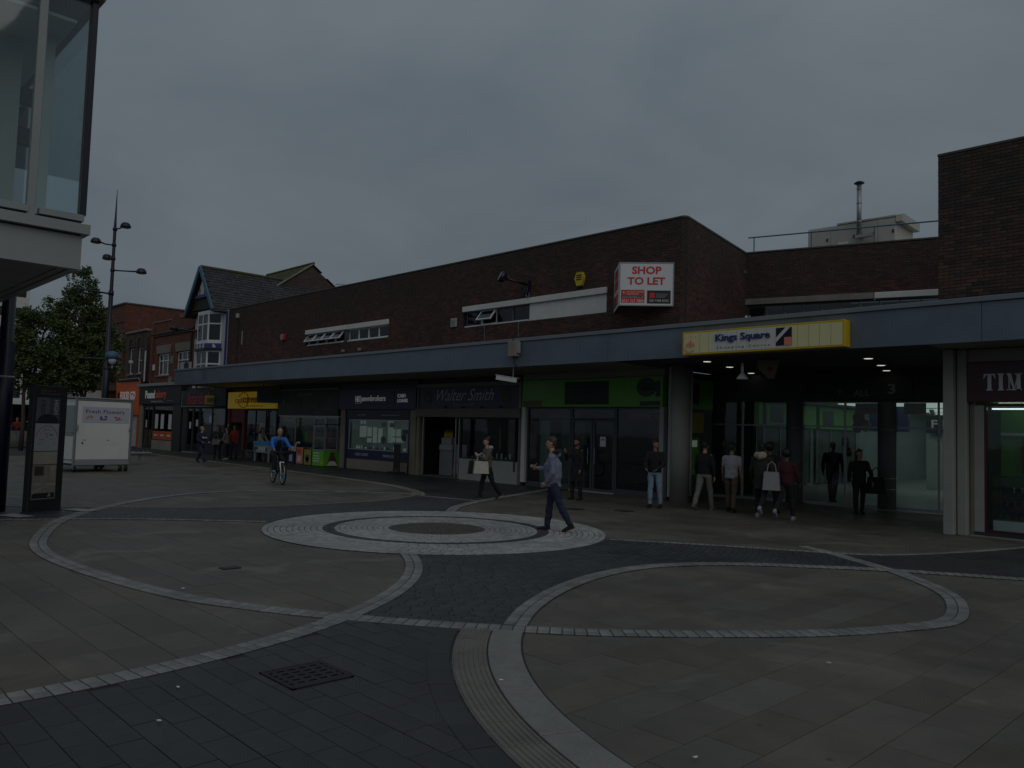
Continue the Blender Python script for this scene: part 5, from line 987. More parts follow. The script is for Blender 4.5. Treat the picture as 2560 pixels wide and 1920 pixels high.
# red brick with stone lintels
rb = thing('brick_building', 'red brick building with a shaped parapet and stone lintels above the bakery', 'building', (-55.7, FY, 0)); W_ = 6.95
wall_holes(rb, W_, 4.33, 8.3, [(1.15, 3.2, 4.85, 6.28), (4.35, 6.35, 4.6, 6.28)], BRF)
MB().prism([(0, 8.3), (W_, 8.3), (W_, 8.42), (4.75, 8.42), (4.55, 8.5), (4.4, 8.75), (3.6, 8.75), (3.45, 8.5), (3.2, 8.42), (0, 8.36)], 0, .35).build('parapet', BRF, rb)
MB().box(-.05, W_+.02, -.14, .36, 7.55, 7.72, b=.03).build('cornice', m['brick_dark'], rb); MB().box(-.04, W_+.02, -.08, .36, 7.42, 7.55, b=.02).build('cornice_moulding', m['brick_dark'], rb); b = MB(); b.box(-.05, 3.2, -.05, .4, 8.4, 8.47); b.box(4.8, W_+.02, -.05, .4, 8.425, 8.5); b.build('coping', m['stone'], rb)
MB().box(-.02, .4, -.1, .3, 4.33, 8.2).build('pier', BRF, rb)
for (a, c_, z0) in ((1.15, 3.2, 4.85), (4.35, 6.35, 4.6)):
    win(rb, a+.03, c_-.03, z0, 6.26, .12, .08, (.68,), (.36, .75), curtain=(a > 3)); MB().prism([(a-.12, 6.285), (c_+.12, 6.285), (c_+.28, 6.82), (a-.28, 6.82)], -.03, .12).build('stone_lintel', m['stone'], rb); MB().box(a-.1, c_+.1, -.08, .1, z0-.1, z0-.005, b=.01).build('sill', m['stone'], rb)
MB().box(3.35, 3.85, -.04, .02, 5.55, 6.05, b=.01).build('stone_plaque', m['stone'], rb); MB().box(3.25, 3.75, -.03, .02, 4.36, 4.72).build('stone_plaque', m['stone'], rb); MB().box(.55, .8, -.1, .0, 5.2, 5.6, b=.02).build('alarm_case', m['white_upvc'], rb); MB().tube([(6.75, -.07, 4.4), (6.75, -.07, 7.4)], .06, 8).build('downpipe', m['dark_wood'], rb)
B('roof', m['slate'], rb, 0, W_, .4, 8, 7.6, 7.75); B('side_wall', BRF, rb, 0, .2, .4, 8, 4, 8.2)
# narrow dark brick
nb = thing('brick_building', 'narrow dark brick building with two slim arched windows above the orange shop', 'building', (-60.95, FY, 0)); W_ = 4.25
wall_holes(nb, W_, 4.5, 8.0, [(.95, 1.75, 5.1, 6.95), (2.6, 3.4, 5.1, 6.95)], BRD); MB().box(-.05, W_+.05, -.12, .4, 8.0, 8.15, b=.02).build('coping', m['stone'], nb)
for a in (.95, 2.6):
    win(nb, a+.02, a+.78, 5.12, 6.93, .1, .07, (.5,), ()); b = MB()
    for k in range(9):
        t0, t1 = R(180-k*20), R(180-(k+1)*20+2); b.prism([(a+.4+r_*math.cos(t), 6.95+r_*1.5*math.sin(t)) for r_, t in ((.42, t0), (.62, t0), (.62, t1), (.42, t1))], -.08, .02)
    b.build('brick_arch', m['brick_dark'], nb); MB().prism([(a+.4+.42*math.cos(t), 6.95+.63*math.sin(t)) for t in np.linspace(0, math.pi, 10)], -.02, .02).build('tympanum', m['dark_wood'], nb); MB().box(a-.12, a+.92, -.1, .1, 5.0, 5.1, b=.01).build('sill', m['stone'], nb)
MB().box(-.1, W_+.1, -.3, .05, 4.56, 4.72, b=.02).build('shop_cornice', m['dark_wood'], nb); MB().tube([(.1, -.32, 4.7), (W_-.2, -.34, 4.72), (W_, -.3, 4.55), (W_, -.3, 4.2)], .03, 6).build('gutter', m['letter_grey'], nb); MB().tube([(W_+.1, -.08, 4.5), (W_+.1, -.08, 6.6)], .05, 8).build('downpipe', m['white_upvc'], nb); MB().box(1.62, 1.8, -.25, 0, 5.85, 6.05, b=.02).build('wall_camera', m['white_upvc'], nb); B('roof', m['slate'], nb, 0, W_, .4, 8, 7.4, 7.55)
# corner building, taller
cb_ = thing('brick_building', 'tall plain brick corner building with a stone window band behind the lamp post', 'building', (-73, FY, 0)); W_ = 11.6
wall_holes(cb_, W_, 4, 10.3, [(7.1, 7.9, 5.4, 8.1), (8.9, 9.7, 5.4, 8.1), (10.0, 10.9, 5.4, 8.1)], BRC); B('side_wall', BRC, cb_, W_-.3, W_, .36, 16, 4, 10.295); MB().box(-.05, W_+.06, -.1, 16, 10.3, 10.42, b=.02).build('coping', m['coping'], cb_); MB().box(-.05, W_+.02, -.06, .02, 9.0, 9.12).build('string_course', BRC, cb_); b = MB(); b.box(6.7, 11.15, -.1, .0, 8.12, 8.4); [b.box(x, x+.3, -.101, .0, 5.2, 8.12) for x in (6.75, 8.2, 10.92)]; b.build('stone_surround', m['stone'], cb_)
for a, c_ in ((7.1, 7.9), (8.9, 9.7), (10.0, 10.9)): win(cb_, a, c_, 5.4, 8.1, .12, .07, (.5,))
B('lower_wall', BRC, cb_, 0, W_, .36, .5, 0, 4)
# tudor gable
td = thing('gabled_house', 'white rendered gabled house with blue trim, bay windows and a slate roof', 'house', (-48.45, FY, 0)); W_ = 4.45
B('wall', m['render_white'], td, 0, W_, 0, .35, 3.9, 8.3); B('side_wall', BRF, td, W_-.02, W_+.2, .35, 5.5, 7, 8.3)
MB().box(-.02, .5, -.06, .0, 3.9, 8.3).build('corner_board', m['render_white'], td); [MB().box(x, x+.1, -.09, -.001, 3.95, 8.25).build('timber', m['royal_trim'] if x > 3 else m['dark_wood'], td) for x in (.52, 4.3)]
for (zb, zt, rows) in ((6.55, 8.2, (.62,)), (4.3, 6.0, (.55,))):                     # canted bay windows, upper and lower
    bx = [(1.15, 0), (1.5, -.55), (3.0, -.55), (3.6, 0)]
    bay = MB().prism([(x, y) for x, y in bx], zb-.12, zb, 'xy').build('bay_window', m['white_upvc'], td); MB().prism([(x, y) for x, y in bx], zt, zt+.14, 'xy').build('bay_head', m['white_upvc'], bay)
    for (a, c_), n_ in zip(zip(bx[:-1], bx[1:]), (1, 2, 1)):
        a, c_ = np.array(a), np.array(c_); d_ = c_-a; l_ = float(np.hypot(*d_)); rz_ = math.atan2(d_[1], d_[0]); f = MB(); t_ = .075
        f.box(0, l_, 0, .07, zb, zb+t_); f.box(0, l_, 0, .07, zt-t_, zt); f.box(0, t_, .0005, .0705, zb+t_, zt-t_); f.box(l_-t_, l_, .0005, .0705, zb+t_, zt-t_); zr = zb+(zt-zb)*rows[0]; f.box(t_, l_-t_, .002, .068, zr-.04, zr+.04); [f.box(l_*(q+1)/n_-.035, l_*(q+1)/n_+.035, .001, .069, zb+t_, zt-t_) for q in range(n_-1)]
        f.build('sash_frame', m['white_upvc'], bay, False, (a[0], a[1], 0), rz_)
        g_ = MB().box(t_, l_-t_, .03, .035, zb+t_, zt-t_).build('pane', GLw, bay, False, (a[0], a[1], 0), rz_); MB().box(t_, l_-t_, .15, .16, zb+t_, zt-t_).build('curtain', m['curtain'] if zb > 6 else m['void'], bay, False, (a[0], a[1], 0), rz_)
ap = MB().prism([(1.1, 0), (1.45, -.6), (3.05, -.6), (3.7, 0)], 6.14, 6.42, 'xy'); ap.build('bay_apron', m['royal_trim'], td); MB().prism([(1.0, 0), (1.4, -.72), (3.1, -.72), (3.8, 0)], 6.02, 6.13, 'xy').build('bay_roof', m['navy_post'], td)
for x in (1.75, 2.15, 2.6): MB().prism([(x-.11, 6.17), (x+.11, 6.17), (x+.11, 6.28), (x+.06, 6.36), (x, 6.41), (x-.06, 6.36), (x-.11, 6.28)], -.62, -.602).build('arched_panel', m['render_white'], td)
MB().prism([(3.2, 6.17), (3.45, 6.17), (3.42, 6.3), (3.33, 6.4), (3.22, 6.3)], -.37, -.2).build('arched_panel', m['render_white'], td)
ax_, az_ = 1.98, 10.97; GYF = -.7; lx, lz, rx, rz2 = .2, 8.45, 3.95, 8.4                  # overhanging gable
MB().prism([(lx+.25, lz+.05), (rx-.25, rz2+.05), (ax_, az_-.3)], GYF+.18, GYF+.3).build('gable_panel', m['dark_wood'], td); MB().prism([(1.3, 9.35), (2.75, 9.35), (ax_+.05, 10.45)], GYF+.14, GYF+.18).build('gable_panel', m['render_white'], td); MB().box(1.15, 2.9, GYF+.05, GYF+.3, 9.16, 9.34).build('gable_beam', m['royal_trim'], td); [MB().box(x, x+.08, GYF+.1, GYF+.14, 9.35, z).build('timber', m['blue_trim'], td) for x, z in ((1.62, 9.75), (2.3, 9.8))]
for (x0_, z0_) in ((lx-.1, lz-.15), (rx+.1, rz2-.15)): d_ = np.array((ax_-x0_, az_-z0_)); d_ /= np.hypot(*d_); n_ = np.array((-d_[1], d_[0]))*.11; MB().prism([(x0_-n_[0], z0_-n_[1]), (ax_-n_[0], az_-n_[1]), (ax_+n_[0], az_+n_[1]), (x0_+n_[0], z0_+n_[1])], GYF-.14-(.005 if x0_ > 2 else 0), GYF-.05).build('bargeboard', m['blue_trim'], td)
MB().box(1.0, 3.1, GYF+.2, .0, 8.55, 8.75).build('bay_canopy', m['royal_trim'], td); MB().box(.3, 3.9, GYF+.25, .1, 8.32, 8.45).build('eaves_soffit', m['dark_wood'], td)
def slate_roof(parent, a0, a1, e1, e0, material, n_rows, l_=.3, name='roof'):
    """slates in courses between ridge a0->a1 and eave e0->e1 (local coordinates)"""
    a0, a1, e0, e1 = map(np.array, (a0, a1, e0, e1)); V = []; F = []; va = []
    for r in range(n_rows):
        t0, t1 = r/n_rows, min(1, (r+1.25)/n_rows); p0, p1, q0, q1 = a0+(e0-a0)*t0, a1+(e1-a1)*t0, a0+(e0-a0)*t1, a1+(e1-a1)*t1; n = max(1, int(np.linalg.norm(p1-p0)/l_)); nn = np.cross(p1-p0, q0-p0); nn = nn/np.linalg.norm(nn); nn = nn if nn[2] > 0 else -nn
        for k in range(n):
            s0, s1 = (k+.5*(r % 2))/n, min(1, (k+.95+.5*(r % 2))/n)
            if s0 >= 1: continue
            c = [p0+(p1-p0)*s0, p0+(p1-p0)*s1, q0+(q1-q0)*s1+nn*(.03+random.uniform(-.008, .012)), q0+(q1-q0)*s0+nn*(.03+random.uniform(-.008, .012))]; o = len(V); V += [tuple(x) for x in c]+[tuple(x-nn*.025) for x in c]; F += [(o, o+1, o+2, o+3), (o+3, o+2, o+6, o+7), (o, o+3, o+7, o+4), (o+1, o+5, o+6, o+2)]; va += [random.random()]*8
    me = bpy.data.meshes.new(name); me.from_pydata(V, [], F); at = me.attributes.new('var', 'FLOAT', 'POINT'); at.data.foreach_set('value', va); return tag(link(name, me, material, parent), kind='stuff')
sr = slate_roof(td, (ax_, GYF, az_), (ax_, 6.2, az_), (rx+.75, 6.2, 8.15), (rx+.22, GYF, 8.2), m['slate'], 16); slate_roof(td, (ax_, GYF, az_), (ax_, 6.2, az_), (lx-.3, 6.2, 8.2), (lx-.25, GYF, 8.2), m['slate'], 12)
b = MB(); b.tube([(ax_, GYF-.04, az_+.03), (ax_, 6.2, az_+.03)], .1, 8); b.build('ridge_tiles', m['moss'], td); MB().prism([(lx, 8.25), (rx, 8.2), (ax_, az_-.06)], .3, 6).build('roof_core', m['charcoal'], td); MB().prism([(ax_, az_-.015), (rx+.24, 8.19), (rx+.18, 8.12), (ax_, az_-.1), (lx-.22, 8.12), (lx-.27, 8.19)], GYF-.05, 6).build('roof_boarding', m['dark_wood'], td)
# rear gabled building with aerial
rg = thing('gabled_house', 'old brick gable with bricked up windows rising behind the long brick wall', 'house', (-46.14, 26, 0))
MB().prism([(-5.2, 8.2), (5.2, 8.2), (5.2, 8.4), (0, 12.15), (-5.2, 8.4)], -.35, 0, 'yz').build('gable_wall', BRD, rg)
for y in (-2.6, -.9, 1.0): MB().prism([(y-.35, 9.0), (y+.35, 9.0), (y+.35, 10.2), (y, 10.4), (y-.35, 10.2)], -.01, .025, 'yz').build('blocked_window', BRF, rg)
slate_roof(rg, (.05, 0, 12.3), (-6.3, 0, 12.3), (-6.3, -5.4, 8.35), (.05, -5.4, 8.35), m['moss'], 14, .35); slate_roof(rg, (.05, 0, 12.3), (-6.3, 0, 12.3), (-6.3, 5.4, 8.35), (.05, 5.4, 8.35), m['moss'], 10, .45)
MB().tube([(.1, 0, 12.33), (-6.3, 0, 12.33)], .1, 8).build('ridge_tiles', m['moss'], rg); MB().tube([(.06, 0, 12.3), (.06, -5.4, 8.38)], .06, 6).build('verge', m['stone'], rg)
ta = thing('tv_aerial', 'thin metal television aerial on a pole in front of the old gable', 'aerial', (-44.2, 27.4, 8.3)); MB().tube([(0, 0, 0), (0, 0, 2.6)], .025, 6).build('mast', m['steel'], ta); q = MB().tube([(-1.0, -.2, 2.75), (1.0, .25, 2.5)], .018, 6).build('boom', m['steel'], ta)
for k in range(9): t_ = -1+k*.25; MB().tube([(t_, t_*.22-.2, 2.63-t_*.125-.12), (t_, t_*.22+.2, 2.63-t_*.125+.12)], .009, 4).build('element', m['steel'], q)
ml = thing('brick_building', 'low brick link with a patched roof edge between the gabled house and the long wall', 'building', (-45, 21.6, 0)); B('wall', BRF, ml, -.6, 2.4, 0, .3, 7, 8.5); MB().prism([(-.7, 8.5), (2.5, 8.52), (1.9, 8.75), (-.3, 8.7)], -.1, .6).build('lead_flashing', m['stone'], ml)
# awning street furniture by the corner building
aw = thing('market_awning', 'sloping glazed awning with pale slats in front of the corner building', 'awning', (-66.5, 17.6, 0)); 
for k in range(9): MB().tube([(0, k*.45-1.9, 5.1-.0*k), (-2.6, k*.45-1.9, 4.1)], .05, 5).build('slat', m['letter_grey'], aw)
MB().prism([(0, 5.06), (.2, 5.12), (.2, 5.3), (-.1, 5.22), (-2.7, 4.15), (-2.7, 4.05)], -2.1, 2.0).build('roof_sheet', m['letter_grey'], aw); [MB().tube([(-2.5, y, 0), (-2.5, y, 4.1)], .06, 6).build('post', m['charcoal'], aw) for y in (-1.9, 1.9)]
ws = thing('market_stall', 'pale boxy market stall front behind the flower kiosk', 'stall', (-64.5, 16.9, 0)); B('counter', m['beige'], ws, -2.4, 2.4, 0, 1.5, 0, 1.2); B('roof', m['riser_white'], ws, -2.6, 2.6, -.3, 1.8, 3.1, 3.9); B('blue_sign', m['blue_trim'], ws, -.8, .4, -.36, -.3, 3.2, 3.5); [B('post', m['steel'], ws, x, x+.1, 0, .1, 1.2, 3.1) for x in (-2.4, 2.3)]; B('back', m['void'], ws, -2.4, 2.4, 1.4, 1.5, 1.2, 3.1)
st = thing('market_stall', 'white canopy stall with a dark inside behind the seated people', 'stall', (-66, 11.4, 0), R(90)); B('roof', m['white_upvc'], st, -1.0, 5.2, 0, 3, 2.75, 2.95); [B('post', m['white_upvc'], st, x, x+.35, 0, .1, 0, 2.75) for x in (-1.0,)]; B('post', m['charcoal'], st, 4.8, 5.1, 0, .1, 0, 2.75); B('back', m['void'], st, -.6, 5, 2, 2.1, 0, 2.75)
# far tower block
tw = thing('tower_block', 'white multi storey block far away behind the trees at the left', 'building', (-137, 24, 0), R(0)); 
for k in range(7): B('floor_band', m['render_white'], tw, 0, 1.0, -6, 5.8, k*3.0, k*3.0+1.6); q = B('window_strip', GLw, tw, -.2, .7, -6, 5.6, k*3.0+1.6, k*3.0+3.0); [B('mullion', m['render_white'], tw, .7, .8, -6+j*1.9, -5.5+j*1.9, k*3+1.6, k*3+3.0) for j in range(7)]
B('core', m['interior'], tw, -12, -.3, -6, 5.6, 0, 21); B('roof_room', m['interior'], tw, -6, -1, 0, 4.5, 21, 22.2)

# ================================================================== STREET FURNITURE ON THE LEFT
NP = m['navy_post']
lp = thing('lamp_post', 'tall navy multi headed lamp post with a spire and cameras behind the flower kiosk', 'lamp post', (-33.5, 10.12, 0)); s_ = 1.0
MB().lathe([(.128, 0), (.128, 3.83), (.115, 3.85), (.09, 3.87), (.082, 6.75), (.066, 6.95), (.058, 9.4), (.05, 9.55), (.045, 9.65), (.008, 10.95)], n=16).build('pole', NP, lp, True); MB().lathe([(.14, 3.8), (.15, 3.83), (.14, 3.87)], n=16).build('collar', NP, lp, True)
dirs = RT.copy(); dx_, dy_ = dirs.x/math.hypot(dirs.x, dirs.y), dirs.y/math.hypot(dirs.x, dirs.y)
def head(z, side, ln, r_=.2, dz=0.12, sk=.25):
    ex, ey = dx_*ln*side-dy_*sk, dy_*ln*side+dx_*sk; MB().tube([(0, 0, z), (ex*.5, ey*.5, z+dz*.3), (ex, ey, z+dz)], [.028, .028, .036], 8).build('arm', NP, lp, True); MB().lathe([(.085, z-.05), (.085, z+.06)], n=12).build('clamp', NP, lp, True)
    c_ = (ex*1.12, ey*1.12, z+dz); q = MB().lathe([(.05, .14), (.11, .13), (.17, .07), (r_, -.02), (r_, -.05), (.16, -.07)], c_, 18).build('lamp_head', NP, lp, True); MB().lathe([(.01, -.085), (.14, -.08), (.165, -.065)], c_, 18).build('lens', m['letter_grey'], q, True)
head(9.35, 1, .42, sk=-.1); head(8.72, -1, .78, dz=.2); head(8.18, -1, .42, r_=.18, sk=.4); head(7.72, 1, .9, dz=.02)
MB().tube([(0, 0, 6.78), (-dx_*1.3, -dy_*1.3, 6.95)], .035, 8).build('side_arm', NP, lp); MB().lathe([(.1, 6.72), (.1, 6.9)], n=12).build('clamp', NP, lp, True)
MB().tube([(0, 0, 4.2), (-dx_*1.1, -dy_*1.1, 4.22)], .04, 8).build('side_arm', NP, lp); dm = MB().lathe([(.1, .22), (.22, .16), (.24, 0), (.2, -.06), (.14, -.1)], (dx_*.18, dy_*.18, 4.3), 16).build('dome_camera', m['blue_trim'], lp, True); MB().lathe([(.14, -.08), (.15, -.16), (.1, -.28), (.02, -.3)], (dx_*.2, dy_*.2, 4.3), 16).build('dome_glass', m['kiosk_label'], dm, True)
p2 = thing('lamp_post', 'dark navy post at the left edge under the glass building', 'lamp post', (-18.13, 3.625, 0)); MB().lathe([(.17, 0), (.17, 2.62), (.155, 2.66), (.155, 3.3), (.14, 3.34), (.12, 3.36), (.11, 8)], n=18).build('pole', NP, p2, True); MB().lathe([(.175, 2.6), (.185, 2.62), (.175, 2.64)], n=18).build('ring', m['letter_grey'], p2, True)
# information totem
tv = Vector((-.32, .67, 0)).normalized(); trz = math.atan2(tv.y, tv.x); to = thing('information_totem', 'black information totem with a map and old street photo panels', 'totem', (-17.5, 4.02, 0), trz); tw_ = .74
MB().box(0, tw_, 0, .14, .02, 2.48, b=.008).build('frame', m['black'], to); MB().box(-.02, tw_+.02, -.01, .15, 0, .03).build('base_plate', m['charcoal'], to)
for (z0, z1, mt, nm) in ((1.75, 2.24, 'title_a', 'title_panel'), (1.2, 1.735, 'panel_grey', 'map_panel'), (.94, 1.185, 'beige', 'text_panel'), (.26, .925, 'beige_dark', 'photo_panel')): MB().box(.06, .58, -.006, .002, z0, z1).build(nm, m[mt], to)
text(to, 'Welcome to\nWest Bromwich', .14, .56, 2.3, 2.4, -.001, m['letter_gold'], depth=.002)
def vtext(body, x, z0, z1, w_, mt):
    me = text(to, body, z0, z1, 0, w_, 0, m[mt], bold=.02, depth=.002); co = [v.co.copy() for v in me.data.vertices]
    for v, c_ in zip(me.data.vertices, co): v.co = (x+c_.z, -.0078+c_.y*.5, z0+z1-c_.x)
MB().box(.34, .5795, -.0075, -.0061, 1.7501, 2.2395).build('title_panel', m['title_b'], to)
vtext('HIGH', .44, 1.92, 2.2, .1, 'letter_grey'); vtext('STREET', .16, 1.88, 2.2, .09, 'charcoal')
MB().prism([(.32+.24*math.cos(t), 1.752+.17*math.sin(t)) for t in np.linspace(0, math.pi, 14)], -.0095, -.0076).build('arch_print', m['black'], to); MB().tube([(.32+.245*math.cos(t), -.008, 1.42+.27*math.sin(t)) for t in np.linspace(R(10), R(170), 16)], .004, 4).build('map_ring', m['charcoal'], to)
for k in range(26): a, c_ = random.uniform(.1, .5), random.uniform(1.23, 1.62); MB().box(a, min(.56, a+random.uniform(.02, .09)), -.0085, -.0061, c_, c_+random.uniform(.006, .03)).build('map_block', m[random.choice(('beige', 'concrete', 'panel_grey', 'beige_dark'))], to)
for k in range(6): MB().box(.09, random.uniform(.4, .55), -.008, -.0061, .97+k*.032, .976+k*.032).build('text_line', m['letter_grey'], to)
for k, (a, c_, z0, z1, mt) in enumerate(((.1, .3, .72, .9, 'dark_wood'), (.32, .42, .6, .9, 'beige_dark'), (.44, .56, .62, .92, 'stone'), (.07, .34, .52, .58, 'concrete'), (.36, .57, .52, .57, 'beige'), (.07, .56, .28, .38, 'black'))): MB().box(a, c_, -.0085-.0004*k, -.0061, z0, z1).build('photo_print', m[mt], to)
MB().prism([(.07, .4), (.32, .52), (.57, .47), (.57, .44), (.32, .48), (.07, .36)], -.0115, -.0061).build('photo_print', m['concrete'], to); MB().prism([(.4, .3), (.45, .4), (.48, .31)], -.0118, -.0061).build('photo_print', m['stone'], to)
solo('paving_plate', MB().box(-.3, .3, -.16, .16, 0, .006), m['light_sett'], 'pale square slab beside the foot of the black totem, nearer the circle', 'slab', (-17.6, 5.0, .02), .4); solo('paving_plate', MB().box(-.3, .3, -.16, .16, 0, .006), m['light_sett'], 'pale square slab at the left foot of the black totem', 'slab', (-17.1, 3.75, .02), .4)
# flower kiosk
kv = Vector((-30.59+30.27, 10.2-8.37, 0)); krz = math.atan2(kv.y, kv.x); ko = thing('flower_kiosk', 'closed white wheeled flower kiosk with a Fresh Flowers panel', 'kiosk', (-30.25, 8.22, 0), krz); KW = 2.03
MB().box(.04, KW-.04, .02, 2.0, .3, 2.53).build('body', m['kiosk_white'], ko); MB().box(.08, KW-.08, -.012, .02, .44, 2.47, b=.004).build('front_panel', m['kiosk_white'], ko)
b = MB(); [b.box(x, x+.07, -.03, .05, .22, 2.56, b=.008) for x in (0, KW-.07)]; b.box(.07, KW-.07, -.025, .04, 2.49, 2.56, b=.008); b.build('front_frame', m['silver'], ko); MB().box(.07, KW-.07, -.025, .04, .24, .43, b=.01).build('skirt', m['letter_grey'], ko); MB().box(-.03, KW+.03, -.05, 2.05, 2.56, 2.6, b=.008).build('roof', m['panel_grey'], ko)
MB().box(.24, KW-.12, -.018, -.012, 1.72, 2.28).build('label_panel', m['kiosk_label'], ko); text(ko, 'Fresh Flowers', .36, KW-.32, 2.05, 2.18, -.0185, m['charcoal'], depth=.003)
for k, (x, mt) in enumerate(((.5, 'petal_cream'), (.98, 'purple'), (1.5, 'pink'))):
    f_ = MB(); [f_.ball((x+random.uniform(-.12, .12), -.02, 1.9+random.uniform(-.06, .07)), (.035, .008, .03), 7, 5) for q in range(11)]; f_.build('flower_print', m[mt], ko, True); g2 = MB(); [g2.ball((x+random.uniform(-.14, .14), -.0195, 1.87+random.uniform(-.06, .06)), (.03, .005, .012), 6, 4) for q in range(6)]; g2.build('leaf_print', m['green_sign'], ko)
for x in (.08, KW-.12): MB().tube([(x, -.05, 1.42), (x+.01, -.07, 1.55), (x+.02, -.05, 1.66)], .018, 6).build('handle', m['steel'], ko)
for x in (.32, 1.14): [MB().box(x+q*.05, x+.03+q*.05, -.018, -.012, 1.1, 1.125).build('bolt', m['charcoal'], ko) for q in range(2)]
MB().box(.27, .32, -.02, -.012, .98, 1.04).build('lock', m['black'], ko)
MB().box(-.02, .04, .05, 2.0, 1.35, 2.3).build('side_panel', m['panel_grey'], ko); MB().box(-.02, .04, .05, .95, .45, 1.25).build('side_panel', m['kiosk_white'], ko); MB().box(-.02, .04, 1.0, 2.0, .45, 1.25).build('side_panel', m['kiosk_white'], ko); MB().tube([(-.03, .05, 1.3), (-.03, 2.0, 1.3)], .03, 6).build('side_rail', m['silver'], ko)
for x in (.12, KW-.3, KW-.1):
    for y in (.1, 1.85): w_ = MB().lathe([(.03, -.03), (.1, -.03), (.1, .03), (.03, .03)], (x, y, .1), 14, 'x').build('wheel', m['rubber'], ko, True); MB().box(x-.05, x+.05, y-.03, y+.03, .1, .24).build('caster_fork', m['steel'], w_)
B('underframe', m['charcoal'], ko, .1, KW-.1, .1, 1.9, .22, .3)
# perch bench right of the kiosk
pb = thing('steel_bench', 'flat steel bench on a single post right of the flower kiosk', 'bench', (-35.4, 12.1, 0), krz); MB().box(-1.1, .55, -.22, .22, .44, .5, b=.015).build('seat', m['steel'], pb); [MB().box(x-.05, x+.05, -.06, .06, 0, .44, b=.01).build('leg', m['steel'], pb) for x in (.1, -.85)]; [MB().ball((x, -.1, .53), .025, 7, 5).build('seat_stud', m['steel'], pb) for x in (-.2, .0, .2, .4)]
# slatted bench with two people behind the totem
be = thing('slatted_bench', 'pale slatted metal bench with its back to the camera, left of the totem', 'bench', (-54.7, 11.95, 0), R(101)); 
for k in range(7): MB().box(-.75, 1.15, 0, .02, .5+k*.075, .555+k*.075, b=.005).build('back_slat', m['panel_grey'], be)
for k in range(4): MB().box(-.75, 1.15, .08+k*.12, .18+k*.12, .42, .445).build('seat_slat', m['letter_grey'], be)
for x in (-.55, .95): MB().tube([(x, 0, 1.0), (x, .03, .45), (x, -.05, 0)], .03, 6).build('leg', m['charcoal'], be); MB().tube([(x, .5, .43), (x, .55, 0)], .03, 6).build('leg', m['charcoal'], be)

# ================================================================== TREES
def tree(label, x, y, h, crowns, leaves, trunk_r, seed):
    r_ = random.Random(seed); t = thing('street_tree', label, 'tree', (x, y, 0), 0, 'leafy street trees at the left')
    c0 = crowns[0]; MB().tube([(0, 0, 0), (.05, .02, 1.6), (.02, -.04, 3.2), (c0[0]*.6, c0[1]*.6, c0[2])], [trunk_r, trunk_r*.8, trunk_r*.7, trunk_r*.25], 9).build('trunk', m['bark'], t, True); lb = MB()
    for c in crowns:
        for q in range(3): lb.tube([(c[0]*.15, c[1]*.15, 2.6+r_.random()*.8), (c[0]*.6, c[1]*.6, c[2]*.75+.6), (c[0]+r_.uniform(-.6, .6), c[1]+r_.uniform(-.6, .6), c[2]+r_.uniform(-.3, .8)*c[3])], [.06, .04, .015], 5)
    lb.build('limbs', m['bark'], t); V = []; F = []; va = []
    clumps = []
    for c in crowns:
        for q in range(int(30*c[3]*c[4])):
            while True:
                p = [r_.uniform(-1, 1) for _ in range(3)]
                if .3 < sum(a*a for a in p) < 1: break
            clumps.append((c[0]+p[0]*c[3], c[1]+p[1]*c[3], c[2]+p[2]*c[4]*(1 if p[2] < 0 else 1.05), r_.uniform(.28, .55)))
    for i in range(leaves):
        cx_, cy_, cz_, cr = r_.choice(clumps); d = Vector((r_.gauss(0, 1), r_.gauss(0, 1), r_.gauss(0, .7))); d = d/max(d.length, .01)*cr*r_.random()**.5; p = Vector((cx_, cy_, cz_))+d
        u = Vector((r_.gauss(0, 1), r_.gauss(0, 1), r_.gauss(-.3, .6))).normalized(); w_ = u.cross(Vector((r_.gauss(0, 1), r_.gauss(0, 1), r_.gauss(0, 1)))).normalized(); s1 = r_.uniform(.06, .12); o = len(V); n_ = u.cross(w_)*s1*.25
        V += [tuple(p-u*s1), tuple(p+w_*s1*.5+n_), tuple(p+u*s1), tuple(p-w_*s1*.5+n_)]; F += [(o, o+1, o+2), (o, o+2, o+3)]; va += [r_.random()]*4
    me = bpy.data.meshes.new('crown'); me.from_pydata(V, [], F); at = me.attributes.new('var', 'FLOAT', 'POINT'); at.data.foreach_set('value', va); link('crown', me, m['leaf'], t)
tree('leafy street tree with a slim trunk beside the slatted bench', -50.7, 11.15, 9, [(.2, .9, 5.9, 1.7, 2.4), (0, -.1, 5.2, 1.5, 1.9), (.1, 1.2, 7.9, .6, .75), (-.1, -.2, 7.4, .55, .6), (.2, 2.1, 4.6, 1.5, 1.5)], 19000, .13, 3)
tree('tall leafy tree directly behind the flower kiosk with the highest crown', -50.0, 13.9, 10, [(0, -.2, 6.4, 1.5, 2.6), (-.05, -.35, 9.2, .7, 1.2), (0, .6, 5.5, 1.5, 2.0), (.2, -.9, 4.4, 1.3, 1.3)], 19000, .13, 5)

